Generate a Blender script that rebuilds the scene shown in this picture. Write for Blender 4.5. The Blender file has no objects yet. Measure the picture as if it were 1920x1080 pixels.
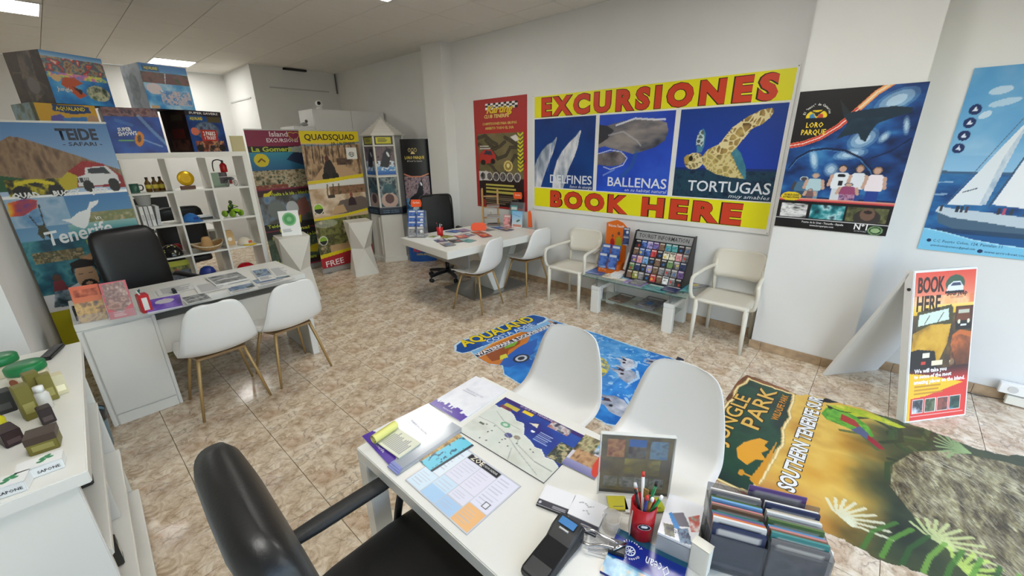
import bpy, bmesh, math, random
import numpy as np
from mathutils import Vector, Matrix
random.seed(7)
S = bpy.context.scene
COL = S.collection
PI = math.pi

# ---------------------------------------------------------------- camera
CAM = Vector((3.2053, -1.8860, 1.7665)); FPX = 765.5
YAW, PIT, ROL = math.radians(42.350), math.radians(19.225), math.radians(-0.9934)
FW = Vector((-math.sin(YAW)*math.cos(PIT), math.cos(YAW)*math.cos(PIT), -math.sin(PIT)))
R0 = Vector((math.cos(YAW), math.sin(YAW), 0)); U0 = R0.cross(FW)
RT = R0*math.cos(ROL)+U0*math.sin(ROL); UP = -R0*math.sin(ROL)+U0*math.cos(ROL)
cd = bpy.data.cameras.new('camera'); cam = bpy.data.objects.new('camera', cd); COL.objects.link(cam)
cd.sensor_width = 36; cd.lens = 36*FPX/1920; cd.clip_start = .02
m = Matrix((RT, UP, -FW)).transposed().to_4x4(); m.translation = CAM; cam.matrix_world = m
S.camera = cam
# ---------------------------------------------------------------- sky, daylight, exposure
W = bpy.data.worlds.new('sky'); S.world = W; W.use_nodes = True
nt = W.node_tree; bg = nt.nodes['Background']
sk = nt.nodes.new('ShaderNodeTexSky'); sk.sky_type = 'NISHITA'; sk.sun_elevation = math.radians(50); sk.sun_rotation = math.radians(200)
sk.sun_disc = False; sk.air_density = 1.2; sk.dust_density = 2.0
nt.links.new(sk.outputs['Color'], bg.inputs['Color']); bg.inputs['Strength'].default_value = 0.33
vs = S.view_settings; vs.view_transform = 'Standard'; vs.look = 'None'; vs.gamma = 1; vs.use_curve_mapping = False
vs.exposure = 1.62
PANEL_EMIT = 9.0
# ---------------------------------------------------------------- pixel (1920x1080) -> point on a real plane
def ray(x, y): return FW + RT*((x-960)/FPX) - UP*((y-540)/FPX)
def onz(x, y, z): d = ray(x, y); return CAM + d*((z-CAM.z)/d.z)
def ony(x, y, v): d = ray(x, y); return CAM + d*((v-CAM.y)/d.y)
def onx(x, y, v): d = ray(x, y); return CAM + d*((v-CAM.x)/d.x)
def px(p):
    d = Vector(p)-CAM; z = d.dot(FW)
    return (960+FPX*d.dot(RT)/z, 540-FPX*d.dot(UP)/z, z)
# ---------------------------------------------------------------- materials
def lin(c):
    return tuple((v/255/12.92 if v/255 <= .04045 else ((v/255+.055)/1.055)**2.4) for v in c)
_M = {}
def mat(c, rough=.5, metal=0., noise=0., scale=8., spec=.5, trans=0., bump=0., alpha=1., coat=0., emit=0.):
    k = (tuple(c), rough, metal, noise, scale, spec, trans, bump, alpha, coat, emit)
    if k in _M: return _M[k]
    M = bpy.data.materials.new('material'); M.use_nodes = True; n = M.node_tree.nodes; L = M.node_tree.links
    b = n['Principled BSDF']; lc = lin(c)
    b.inputs['Base Color'].default_value = (*lc, 1); b.inputs['Roughness'].default_value = rough; b.inputs['Metallic'].default_value = metal
    b.inputs['Specular IOR Level'].default_value = spec; b.inputs['Transmission Weight'].default_value = trans; b.inputs['Alpha'].default_value = alpha
    b.inputs['Coat Weight'].default_value = coat
    if emit: b.inputs['Emission Color'].default_value = (*lc, 1); b.inputs['Emission Strength'].default_value = emit
    if noise or bump:
        tc = n.new('ShaderNodeTexCoord'); t = n.new('ShaderNodeTexNoise'); t.inputs['Scale'].default_value = scale; t.inputs['Detail'].default_value = 5
        L.new(tc.outputs['Object'], t.inputs['Vector'])
        if noise:
            r = n.new('ShaderNodeValToRGB'); r.color_ramp.elements[0].position = .3; r.color_ramp.elements[1].position = .7
            r.color_ramp.elements[0].color = (*[v*(1-noise) for v in lc], 1); r.color_ramp.elements[1].color = (*[min(1, v*(1+noise)) for v in lc], 1)
            L.new(t.outputs['Fac'], r.inputs['Fac']); L.new(r.outputs['Color'], b.inputs['Base Color'])
        if bump:
            q = n.new('ShaderNodeBump'); q.inputs['Strength'].default_value = bump; q.inputs['Distance'].default_value = .01
            L.new(t.outputs['Fac'], q.inputs['Height']); L.new(q.outputs['Normal'], b.inputs['Normal'])
    _M[k] = M; return M
def printmat(rough=.35, coat=0.):
    k = ('print', rough, coat)
    if k in _M: return _M[k]
    M = bpy.data.materials.new('printed'); M.use_nodes = True; n = M.node_tree.nodes
    a = n.new('ShaderNodeVertexColor'); a.layer_name = 'Col'; b = n['Principled BSDF']
    M.node_tree.links.new(a.outputs['Color'], b.inputs['Base Color']); b.inputs['Roughness'].default_value = rough; b.inputs['Coat Weight'].default_value = coat
    _M[k] = M; return M
def glassmat(c=(235, 245, 240), rough=.03, alpha=.16):
    return mat(c, rough, 0, spec=.6, alpha=alpha)
WHITE = mat((236, 235, 230), .35); WALL = mat((226, 226, 223), .75, noise=.015, scale=3, bump=.05)
WHITE_D = mat((228, 227, 220), .28); BLACK = mat((16, 16, 17), .42); BLACK_L = mat((20, 20, 21), .38, bump=.06, scale=160)
PLAST = mat((222, 217, 202), .4); GOLD = mat((176, 146, 96), .38, metal=.35); CHROME = mat((200, 200, 205), .15, metal=1)
# ---------------------------------------------------------------- mesh helpers
def link(o, parent=None):
    COL.objects.link(o)
    if parent is not None: o.parent = parent
    return o
class MB:
    def __init__(s): s.v = []; s.f = []
    def add(s, v, f):
        o = len(s.v); s.v += [tuple(p) for p in v]; s.f += [tuple(i+o for i in q) for q in f]; return s
    def box(s, x0, x1, y0, y1, z0, z1, M=None):
        v = [Vector((x, y, z)) for z in (z0, z1) for y in (y0, y1) for x in (x0, x1)]
        if M is not None: v = [M @ p for p in v]
        return s.add(v, [(0, 2, 3, 1), (4, 5, 7, 6), (0, 1, 5, 4), (2, 6, 7, 3), (0, 4, 6, 2), (1, 3, 7, 5)])
    def prism(s, pts, z0, z1, M=None):       # pts counter-clockwise
        n = len(pts); v = [Vector((p[0], p[1], z)) for z in (z0, z1) for p in pts]
        if M is not None: v = [M @ p for p in v]
        return s.add(v, [tuple(range(n-1, -1, -1)), tuple(range(n, 2*n))]+[(i, (i+1) % n, n+(i+1) % n, n+i) for i in range(n)])
    def loft(s, rings, cap=True, closed=True):
        n = len(rings[0]); v = [p for r in rings for p in r]; f = []
        for k in range(len(rings)-1):
            for i in range(n if closed else n-1):
                j = (i+1) % n; f.append((k*n+i, k*n+j, (k+1)*n+j, (k+1)*n+i))
        if cap: f += [tuple(range(n-1, -1, -1)), tuple(range((len(rings)-1)*n, len(rings)*n))]
        return s.add(v, f)
    def tube(s, path, r, n=8):
        P = [Vector(p) for p in path]; rings = []
        rr = r if isinstance(r, (list, tuple)) else [r]*len(P)
        up = Vector((0.123, 0.31, 0.94))
        for i, p in enumerate(P):
            t = ((P[min(i+1, len(P)-1)]-p).normalized()+(p-P[max(i-1, 0)]).normalized()).normalized()
            if i == 0:
                a = t.cross(up).normalized()
            else: a = (a-t*a.dot(t)).normalized()
            b = t.cross(a); rings.append([p+(a*math.cos(k*2*PI/n)+b*math.sin(k*2*PI/n))*rr[i] for k in range(n)])
        return s.loft(rings)
    def lathe(s, prof, n=16, c=(0, 0, 0), M=None):   # prof: (r,z)
        rings = [[Vector((c[0]+r*math.cos(k*2*PI/n), c[1]+r*math.sin(k*2*PI/n), c[2]+z)) for k in range(n)] for r, z in prof]
        if M is not None: rings = [[M @ p for p in q] for q in rings]
        return s.loft(rings)
    def build(s, name, ma, parent=None, smooth=False, bevel=0., seg=2, sub=0):
        me = bpy.data.meshes.new(name); me.from_pydata(s.v, [], s.f)
        if bevel:
            b = bmesh.new(); b.from_mesh(me); bmesh.ops.remove_doubles(b, verts=b.verts, dist=1e-6)
            bmesh.ops.recalc_face_normals(b, faces=b.faces)
            es = [e for e in b.edges if len(e.link_faces) == 2 and e.calc_face_angle(0) > .5]
            bmesh.ops.bevel(b, geom=es, offset=bevel, segments=seg, affect='EDGES', clamp_overlap=True)
            b.to_mesh(me); b.free()
        else:
            b = bmesh.new(); b.from_mesh(me); bmesh.ops.recalc_face_normals(b, faces=b.faces); b.to_mesh(me); b.free()
        me.materials.append(ma)
        if smooth or bevel:
            me.polygons.foreach_set('use_smooth', [True]*len(me.polygons))
            if not smooth or bevel: me.set_sharp_from_angle(angle=.7)
        o = bpy.data.objects.new(name, me); link(o, parent)
        if sub:
            d = o.modifiers.new('subsurf', 'SUBSURF'); d.levels = sub; d.render_levels = sub
        return o
def tag(o, label, cat, group=None):
    o['label'] = label; o['category'] = cat
    if group: o['group'] = group
    return o
def thing(name, label, cat, loc=(0, 0, 0), rz=0., group=None):
    o = bpy.data.objects.new(name, None); o.empty_display_size = .05; link(o); o.location = loc; o.rotation_euler = (0, 0, rz)
    return tag(o, label, cat, group)
def struct(o): o['kind'] = 'structure'; return o
def dup(root, loc=None, rot=None, label=None, group=None, parent=None):
    r = root.copy(); COL.objects.link(r); r.parent = parent
    if loc is not None: r.location = loc
    if rot is not None: r.rotation_euler = (0, 0, rot) if not isinstance(rot, tuple) else rot
    if label: r['label'] = label
    if group: r['group'] = group
    for c in root.children: dup(c, parent=r)
    return r
# ---------------------------------------------------------------- printed pictures: a fine grid of coloured vertices
_rng = np.random.default_rng(3)
def fbm(h, w, s, seed, octv=4, ax=1., ay=1.):
    r = np.random.default_rng(seed); out = np.zeros((h, w)); amp = 1; tot = 0
    for o in range(octv):
        gy = max(2, int(h/max(1, s*ay)*2**o)+2); gx = max(2, int(w/max(1, s*ax)*2**o)+2)
        g = r.random((gy, gx)); yy = np.linspace(0, gy-1.001, h); xx = np.linspace(0, gx-1.001, w)
        y0 = yy.astype(int); x0 = xx.astype(int); fy = (yy-y0)[:, None]; fx = (xx-x0)[None]
        fy = fy*fy*(3-2*fy); fx = fx*fx*(3-2*fx)
        a = g[y0][:, x0]; b = g[y0][:, x0+1]; c = g[y0+1][:, x0]; d = g[y0+1][:, x0+1]
        out += amp*((a*(1-fx)+b*fx)*(1-fy)+(c*(1-fx)+d*fx)*fy); tot += amp; amp *= .55
    out /= tot
    return np.clip((out-.5)*1.9+.5, 0, 1)
class Cv:
    def __init__(s, w, h, c=(255, 255, 255)):
        s.w, s.h = w, h; s.a = np.ones((h, w, 3))*np.array(c)/255.; s.k = np.ones((h, w), bool)
        s.V, s.U = np.meshgrid((np.arange(h)+.5)/h, (np.arange(w)+.5)/w, indexing='ij'); s.asp = w/h
    def pm(s, pts):
        m = np.zeros((s.h, s.w), bool); n = len(pts)
        for i in range(n):
            (x1, y1), (x2, y2) = pts[i], pts[(i+1) % n]
            if y1 == y2: continue
            c = ((y1 > s.V) != (y2 > s.V)) & (s.U < (x2-x1)*(s.V-y1)/(y2-y1)+x1); m ^= c
        return m
    def em(s, cx, cy, rx, ry, rot=0.):
        dx = (s.U-cx)*s.asp; dy = s.V-cy; c, q = math.cos(rot), math.sin(rot)
        return ((dx*c+dy*q)/(rx*s.asp))**2+((-dx*q+dy*c)/ry)**2 < 1
    def rm(s, u0, v0, u1, v1): return (s.U >= u0) & (s.U < u1) & (s.V >= v0) & (s.V < v1)
    def put(s, m, c, al=1.):
        s.a[m] = s.a[m]*(1-al)+np.array(c)/255.*al; return s
    def p(s, pts, c, al=1.): return s.put(s.pm(pts), c, al)
    def e(s, cx, cy, rx, ry, c, rot=0., al=1.): return s.put(s.em(cx, cy, rx, ry, rot), c, al)
    def r(s, u0, v0, u1, v1, c, al=1.): return s.put(s.rm(u0, v0, u1, v1), c, al)
    def g(s, u0, v0, u1, v1, c0, c1, m=None):
        mm = s.rm(u0, v0, u1, v1) if m is None else m & s.rm(u0, v0, u1, v1)
        t = ((s.V-v0)/(v1-v0))[..., None]; s.a[mm] = (np.array(c0)/255*(1-t)+np.array(c1)/255*t)[mm]; return s
    def n(s, m, cols, sc=20, seed=1, al=1., ax=1., ay=1., octv=4):
        if isinstance(m, tuple): m = s.rm(*m)
        f = fbm(s.h, s.w, sc, seed, octv, ax, ay)*(len(cols)-1.001); i = f.astype(int); t = (f-i)[..., None]
        P = np.array(cols)/255.; c = P[i]*(1-t)+P[i+1]*t; s.a[m] = s.a[m]*(1-al)+c[m]*al; return s
    def sp(s, m, c, thr=.65, sc=6, seed=1, al=1., ax=1., ay=1.):
        if isinstance(m, tuple): m = s.rm(*m)
        return s.put(m & (fbm(s.h, s.w, sc, seed, 3, ax, ay) > thr), c, al)
    def s(s, pts, wd, c, al=1.):
        d = np.full((s.h, s.w), 9.)
        for (x1, y1), (x2, y2) in zip(pts[:-1], pts[1:]):
            ax, ay = (x2-x1)*s.asp, y2-y1; L = ax*ax+ay*ay+1e-12
            t = np.clip((((s.U-x1)*s.asp)*ax+(s.V-y1)*ay)/L, 0, 1)
            d = np.minimum(d, np.hypot((s.U-x1)*s.asp-t*ax, s.V-y1-t*ay))
        return s.put(d < wd/2, c, al)
    def lines(s, u0, v0, u1, v1, n, c, seed=0, fill=.55, al=.8):     # rows of unreadably small print
        r = random.Random(seed); hh = (v1-v0)/n
        for i in range(n): s.r(u0, v1-(i+1)*hh+hh*(1-fill)/2, u0+(u1-u0)*r.uniform(.6, 1), v1-i*hh-hh*(1-fill)/2, c, al)
        return s
def pr(cv, W_, H_, parent, x=0., z=0., y=-.0008, name='print', rough=.35, coat=0.):
    w, h = cv.w, cv.h
    X, Z = np.meshgrid(np.linspace(x, x+W_, w), np.linspace(z, z+H_, h))
    co = np.zeros((h*w, 3)); co[:, 0] = X.ravel(); co[:, 1] = y; co[:, 2] = Z.ravel()
    i = np.arange((h-1)*w).reshape(h-1, w)[:, :-1].ravel(); F = np.stack([i, i+1, i+w+1, i+w], 1)
    K = cv.k.ravel(); F = F[K[F].all(1)]
    me = bpy.data.meshes.new(name); me.vertices.add(h*w); me.vertices.foreach_set('co', co.ravel())
    me.loops.add(len(F)*4); me.loops.foreach_set('vertex_index', F.ravel().astype(np.int32))
    me.polygons.add(len(F)); me.polygons.foreach_set('loop_start', np.arange(0, len(F)*4, 4, dtype=np.int32))
    me.update(calc_edges=True)
    A = np.clip(cv.a, 0, 1).reshape(-1, 3); A = np.where(A <= .04045, A/12.92, ((A+.055)/1.055)**2.4)
    at = me.color_attributes.new('Col', 'FLOAT_COLOR', 'POINT'); at.data.foreach_set('color', np.hstack([A, np.ones((len(A), 1))]).ravel())
    me.materials.append(printmat(rough, coat))
    o = bpy.data.objects.new(name, me); link(o, parent); return o
def tx(parent, t, x, z, h, c, al='C', w=None, bold=0., sh=0., y=-.0016, rot=0., rough=.4, name='lettering', sp=1.):
    cu = bpy.data.curves.new('t', 'FONT'); cu.body = t; cu.size = 1; cu.align_x = {'C': 'CENTER', 'L': 'LEFT', 'R': 'RIGHT'}[al]
    cu.offset = bold; cu.shear = sh; cu.resolution_u = 3 if h > .05 else 1; cu.space_character = sp
    o = bpy.data.objects.new('t', cu); me = bpy.data.meshes.new_from_object(o); bpy.data.objects.remove(o); bpy.data.curves.remove(cu)
    n = len(me.vertices)
    if n == 0: return None
    v = np.zeros(n*3); me.vertices.foreach_get('co', v); v = v.reshape(-1, 3); k = h/.70; kx = k
    if w: kx = w/max(1e-6, v[:, 0].max()-v[:, 0].min())
    X, Z = v[:, 0]*kx, v[:, 1]*k; ca, sa = math.cos(rot), math.sin(rot)
    q = np.zeros_like(v); q[:, 0] = x+X*ca-Z*sa; q[:, 1] = y; q[:, 2] = z+X*sa+Z*ca
    me.vertices.foreach_set('co', q.ravel()); me.materials.clear(); me.materials.append(mat(c, rough)); me.name = name; me.update()
    o = bpy.data.objects.new(name, me); return link(o, parent)
def tarc(parent, t, cx, cz, r, a0, a1, h, c, y=-.0016):
    for i, ch in enumerate(t):
        if ch == ' ': continue
        a = a0+(a1-a0)*(i+.5)/len(t); tx(parent, ch, cx+r*math.cos(a), cz+r*math.sin(a), h, c, rot=a-PI/2, y=y, bold=.02)
def board(name, label, cat, W_, H_, t, ma, loc, rot=(0, 0, 0), group=None, bevel=0.):
    o = MB().box(0, W_, 0, t, 0, H_).build(name, ma, bevel=bevel); o.location = loc; o.rotation_euler = rot
    return tag(o, label, cat, group)
def flat(name, label, cat, q, z, t=.002, ma=None, group=None, dz=0.):   # a sheet on a surface; q: pixels of BL, BR, TR, TL as read
    P = [onz(a, b, z) for a, b in q]; u = (P[1]-P[0]+P[2]-P[3])/2; v = (P[3]-P[0]+P[2]-P[1])/2
    ang = math.atan2(u.y, u.x); a2 = math.atan2(v.y, v.x)-PI/2
    d = (a2-ang+PI) % (2*PI)-PI; ang += d/2; W_, H_ = u.length, v.length
    c = (P[0]+P[1]+P[2]+P[3])/4; X = Vector((math.cos(ang), math.sin(ang), 0)); Y = Vector((-X.y, X.x, 0))
    o = c-X*W_/2-Y*H_/2; o.z = z+t+dz
    b = board(name, label, cat, W_, H_, t, ma or WHITE, o, (-PI/2, 0, ang), group); return b, W_, H_
# ================================================================ the room
YW, YC, ZC, T = 2.28, 2.03, 3.10, .44
def wall(name, *b): return struct(MB().box(*b).build(name, WALL))
wall('wall_back', -5.0, 5.6, YW, YW+.12, 0, ZC)
wall('wall_back_pier', 2.56, 3.24, YC, YW, 0, ZC)
wall('wall_back_pillar', -2.08, -1.65, 2.10, YW, 0, ZC)
wall('wall_far', -5.15, -5.0, .82, YW+.12, 0, ZC)
wall('wall_alcove_side', -6.45, -5.15, .82, .94, 0, ZC)
wall('wall_alcove_end', -6.57, -6.45, -3.6, .94, 0, ZC)
wall('wall_left', -2.7, 0.0, -3.6, -2.17, 0, ZC)
wall('wall_left_far', -6.45, -2.7, -3.72, -3.6, 0, ZC)
wall('wall_behind_camera', 0.0, 5.6, -3.72, -3.6, 0, ZC)
# shop front on the street side: posts and lintel, open to daylight
fr = MB()
for y in (-3.6, -1.65, .3, YW-.08): fr.box(5.52, 5.60, y, y+.08, 0, 2.7)
fr.box(5.52, 5.6, -3.6, YW, 2.7, ZC)
o = struct(fr.build('window_1', mat((150, 150, 150), .5)))
# floor
fl = struct(MB().box(-6.45, 5.6, -3.6, YW, -.08, -.004).build('floor', mat((96, 80, 64), .7)))
def marble():
    M = bpy.data.materials.new('marble_tile'); M.use_nodes = True; n = M.node_tree.nodes; L = M.node_tree.links; b = n['Principled BSDF']
    tc = n.new('ShaderNodeTexCoord'); geo = tc.outputs['Object']
    def noise(sc, det, rough, dist=0., vec=None):
        t = n.new('ShaderNodeTexNoise'); t.inputs['Scale'].default_value = sc; t.inputs['Detail'].default_value = det
        t.inputs['Roughness'].default_value = rough; t.inputs['Distortion'].default_value = dist; L.new(vec or geo, t.inputs['Vector']); return t.outputs['Fac']
    def ramp(fac, *st):
        r = n.new('ShaderNodeValToRGB'); e = r.color_ramp.elements
        while len(e) < len(st): e.new(.5)
        for q, (p, c) in zip(e, st): q.position = p; q.color = (*c, 1) if len(c) == 3 else c
        L.new(fac, r.inputs['Fac']); return r.outputs['Color']
    def mix(fac, a, c, bl='MIX'):
        x = n.new('ShaderNodeMix'); x.data_type = 'RGBA'; x.blend_type = bl
        if isinstance(fac, float): x.inputs[0].default_value = fac
        else: L.new(fac, x.inputs[0])
        L.new(a, x.inputs[6])
        if isinstance(c, tuple): x.inputs[7].default_value = (*c, 1)
        else: L.new(c, x.inputs[7])
        return x.outputs[2]
    base = ramp(noise(11, 9, .68, 1.0), (.30, lin((152, 126, 100))), (.42, lin((200, 178, 150))), (.53, lin((228, 212, 188))), (.70, lin((242, 233, 216))))
    warm = ramp(noise(4.2, 5, .6, .5), (.50, (0, 0, 0)), (.66, (1, 1, 1)))
    c1 = mix(warm, base, mix(.42, base, lin((176, 128, 92))))
    # the darker brown bloom near one corner of every tile print
    mp = n.new('ShaderNodeVectorMath'); mp.operation = 'DISTANCE'; mp.inputs[1].default_value = (-.10, .10, 0); L.new(geo, mp.inputs[0])
    ad = n.new('ShaderNodeMath'); ad.operation = 'MULTIPLY_ADD'; L.new(noise(14, 5, .65), ad.inputs[0]); ad.inputs[1].default_value = .32; L.new(mp.outputs['Value'], ad.inputs[2])
    bloom = ramp(ad.outputs[0], (.16, (1, 1, 1)), (.29, (0, 0, 0)))
    fm = n.new('ShaderNodeMath'); fm.operation = 'MULTIPLY'; L.new(bloom, fm.inputs[0]); fm.inputs[1].default_value = .62
    c2 = mix(fm.outputs[0], c1, mix(.6, base, lin((128, 86, 54))))
    # veins
    v = n.new('ShaderNodeTexVoronoi'); v.feature = 'DISTANCE_TO_EDGE'; v.inputs['Scale'].default_value = 11
    wv = n.new('ShaderNodeVectorMath'); wv.operation = 'MULTIPLY_ADD'; ns = n.new('ShaderNodeTexNoise'); ns.inputs['Scale'].default_value = 9; ns.inputs['Detail'].default_value = 5
    L.new(geo, ns.inputs['Vector']); L.new(ns.outputs['Color'], wv.inputs[0]); wv.inputs[1].default_value = (.16, .16, 0); L.new(geo, wv.inputs[2]); L.new(wv.outputs[0], v.inputs['Vector'])
    vein = ramp(v.outputs['Distance'], (0.0, (1, 1, 1)), (.045, (0, 0, 0)))
    vm = n.new('ShaderNodeMath'); vm.operation = 'MULTIPLY'; L.new(vein, vm.inputs[0])
    vn = ramp(noise(7, 3, .5), (.48, (0, 0, 0)), (.62, (.55, .55, .55))); L.new(vn, vm.inputs[1])
    c3 = mix(vm.outputs[0], c2, lin((84, 60, 44)))
    gr = ramp(noise(16, 7, .7, 1.2), (.56, (0, 0, 0)), (.68, (.55, .55, .55)))
    c4 = mix(gr, c3, lin((122, 102, 84)))
    L.new(c4, b.inputs['Base Color']); b.inputs['Roughness'].default_value = .13; b.inputs['Specular IOR Level'].default_value = .5
    return M
MARBLE = marble()
tme = None; near = []; rest = MB()
for i in range(-15, 13):
    for j in range(-9, 6):
        x0, y0 = i*T, j*T
        x1, y1 = min(x0+T, 5.6), min(y0+T, YW)
        if x0 < -6.45 or y0 < -3.6 or x1-x0 < .1: continue
        full = (x1-x0 > .43 and y1-y0 > .43)
        vis = False
        for a in (0, .5, 1):
            for b in (0, .5, 1):
                q = px((x0+a*T, y0+b*T, 0))
                if q[2] > .1 and -10 < q[0] < 1930 and -10 < q[1] < 1090: vis = True; dd = q[2]
        if y0+T < -2.17 and x0 < 0: vis = False
        if vis and x0 > -5.1: near.append((i, j, x1, y1, full))
        else: rest.box(x0+.0015, x1-.0015, y0+.0015, y1-.0015, -.004, 0)
def tilemesh(w, h):
    b = MB().box(.0012, w-.0012, .0012, h-.0012, -.0035, 0); ob = b.build('floor_tile', MARBLE, fl, bevel=.0012, seg=1); return ob
# every tile print is centred on its own tile
full0 = None
for i, j, x1, y1, full in near[:300]:
    if full and full0: o = full0.copy(); COL.objects.link(o)
    else:
        w, h = x1-i*T, y1-j*T
        ob = MB().box(-T/2+.0012, -T/2+w-.0012, -T/2+.0012, -T/2+h-.0012, -.0035, 0).build('floor_tile', MARBLE, fl, bevel=.001, seg=1); o = ob
        if full: full0 = o
    o.location = (i*T+T/2, j*T+T/2, 0)
o = rest.build('floor_tile_rest', MARBLE, fl); o['kind'] = 'stuff'
print('floor tiles', len(near))
# tiled skirting
bbm = mat((176, 150, 120), .3, noise=.25, scale=14)
def skirt(name, a, b, y, axis='x', t=.012, sgn=-1):
    root = struct(MB().box(*((a, b, y-.004 if sgn < 0 else y, y if sgn < 0 else y+.004) if axis == 'x' else (y, y+.004, a, b)), 0, .072).build(name, mat((120, 100, 80), .6)))
    k = math.floor(a/T); p = a
    while p < b-.01:
        k += 1; q = min(k*T, b)
        if q-p > .02:
            if axis == 'x': MB().box(p+.001, q-.001, y-t if sgn < 0 else y, y if sgn < 0 else y+t, .001, .076).build('baseboard_tile', bbm, root, bevel=.001, seg=1)
            else: MB().box(y, y+t, p+.001, q-.001, .001, .076).build('baseboard_tile', bbm, root, bevel=.001, seg=1)
        p = q
skirt('baseboard_back', -1.65, 2.545, YW); skirt('baseboard_pier', 2.545, 3.255, YC); skirt('baseboard_right', 3.255, 5.5, YW)
skirt('baseboard_pillar', -2.08, -1.65, 2.10); skirt('baseboard_far', .82, 2.26, -5.0, 'y'); skirt('baseboard_back_far', -4.98, -2.1, YW)
# ceiling
CEI = mat((228, 224, 215), .85, noise=.015, scale=2)
cl = struct(MB().box(-6.57, 5.6, -3.72, YW+.12, ZC+.02, ZC+.10).build('ceiling', mat((170, 166, 158), .8)))
PX_, PY_ = .574, .565
lights = {(-11, -4): 1, (-7, -7): 1, (-2, -3): 1, (3, -3): 0, (3, -7): 0, (-2, -7): 0, (7, -4): 0, (-7, 9): 0}
names = {(-11, -4): 'lit square ceiling panel above the bookshelf and its stacked boxes', (-7, -7): 'lit square ceiling panel at the top left corner of the view',
         (-2, -3): 'ceiling panel light cut by the top edge of the view, above the second desk', (3, -3): 'added unseen ceiling panel light over the floor stickers', (3, -7): 'added unseen ceiling panel light over the near desk',  # sticker and near-desk panels are out of view, added to brighten the room
         (7, -4): 'added unseen ceiling panel light close to the shop front'}  # another out-of-view panel, added for the room's brightness
cen = {}
LED = mat((255, 253, 248), .5, emit=PANEL_EMIT)
ct0 = None; rest = MB()
for i in range(-12, 10):
    for j in range(-10, 1):
        x0, y0 = .36+i*PX_, 1.91+j*PY_
        x1, y1 = min(x0+PX_, 5.55), min(y0+PY_, YW)
        x0 = max(x0, -6.45); y0 = max(y0, -3.6)
        if x1-x0 < .05 or y1-y0 < .05: continue
        if (i, j) in names:
            t = thing('ceiling_light', names[(i, j)], 'ceiling light', ((x0+x1)/2, (y0+y1)/2, ZC), 0, 'ceiling light panels')
            w, h = (x1-x0)/2-.004, (y1-y0)/2-.004
            f = MB()
            for q in ((-w, w, -h, -h+.02), (-w, w, h-.02, h), (-w, -w+.02, -h+.02, h-.02), (w-.02, w, -h+.02, h-.02)): f.box(*q, -.006, .019)
            f.build('frame', WHITE, t); MB().box(-w+.021, w-.021, -h+.021, h-.021, -.002, .010).build('diffuser', LED, t); continue
        q = px(((x0+x1)/2, (y0+y1)/2, ZC)); vis = q[2] > 0 and -120 < q[0] < 2040 and -120 < q[1] < 500
        full = x1-x0 > PX_-.01 and y1-y0 > PY_-.01
        if not vis: rest.box(x0+.002, x1-.002, y0+.002, y1-.002, ZC, ZC+.019); continue
        if full and ct0: o = ct0.copy(); COL.objects.link(o)
        else:
            o = MB().box(.0025, x1-x0-.0025, .0025, y1-y0-.0025, 0, .019).build('ceiling_tile', CEI, cl, bevel=.002, seg=1)
            if full: ct0 = o
        o.location = (x0, y0, ZC)
o = rest.build('ceiling_tile_rest', CEI, cl); o['kind'] = 'stuff'
# air slot and hairline fittings on the far wall
t = tag(MB().box(-4.995, -4.93, 1.34, 1.72, ZC-.035, ZC-.006).build('ceiling_vent', mat((40, 38, 36), .6)), 'narrow dark air slot where the ceiling meets the far wall', 'vent')
for k in range(3): MB().box(-4.935, -4.925, 1.35, 1.71, ZC-.031+k*.009, ZC-.027+k*.009).build('slat', mat((70, 68, 64), .5), t)
tag(MB().tube([(-4.98, 2.255, 3.09), (-4.98, 2.255, 2.75)], .012).build('cable_trunking', mat((92, 88, 82), .6)), 'thin dark vertical trunking in the far ceiling corner', 'trunking')
tag(MB().box(-4.999, -4.985, 1.08, 2.1, 2.765, 2.785).build('cable_trunking', mat((190, 190, 188), .6)), 'thin horizontal trunking across the far grey wall', 'trunking')
tag(MB().box(-6.3, -5.2, .806, .819, 2.60, 2.62).build('cable_trunking', mat((196, 196, 194), .6)), 'thin horizontal trunking on the white alcove wall', 'trunking')
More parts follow.
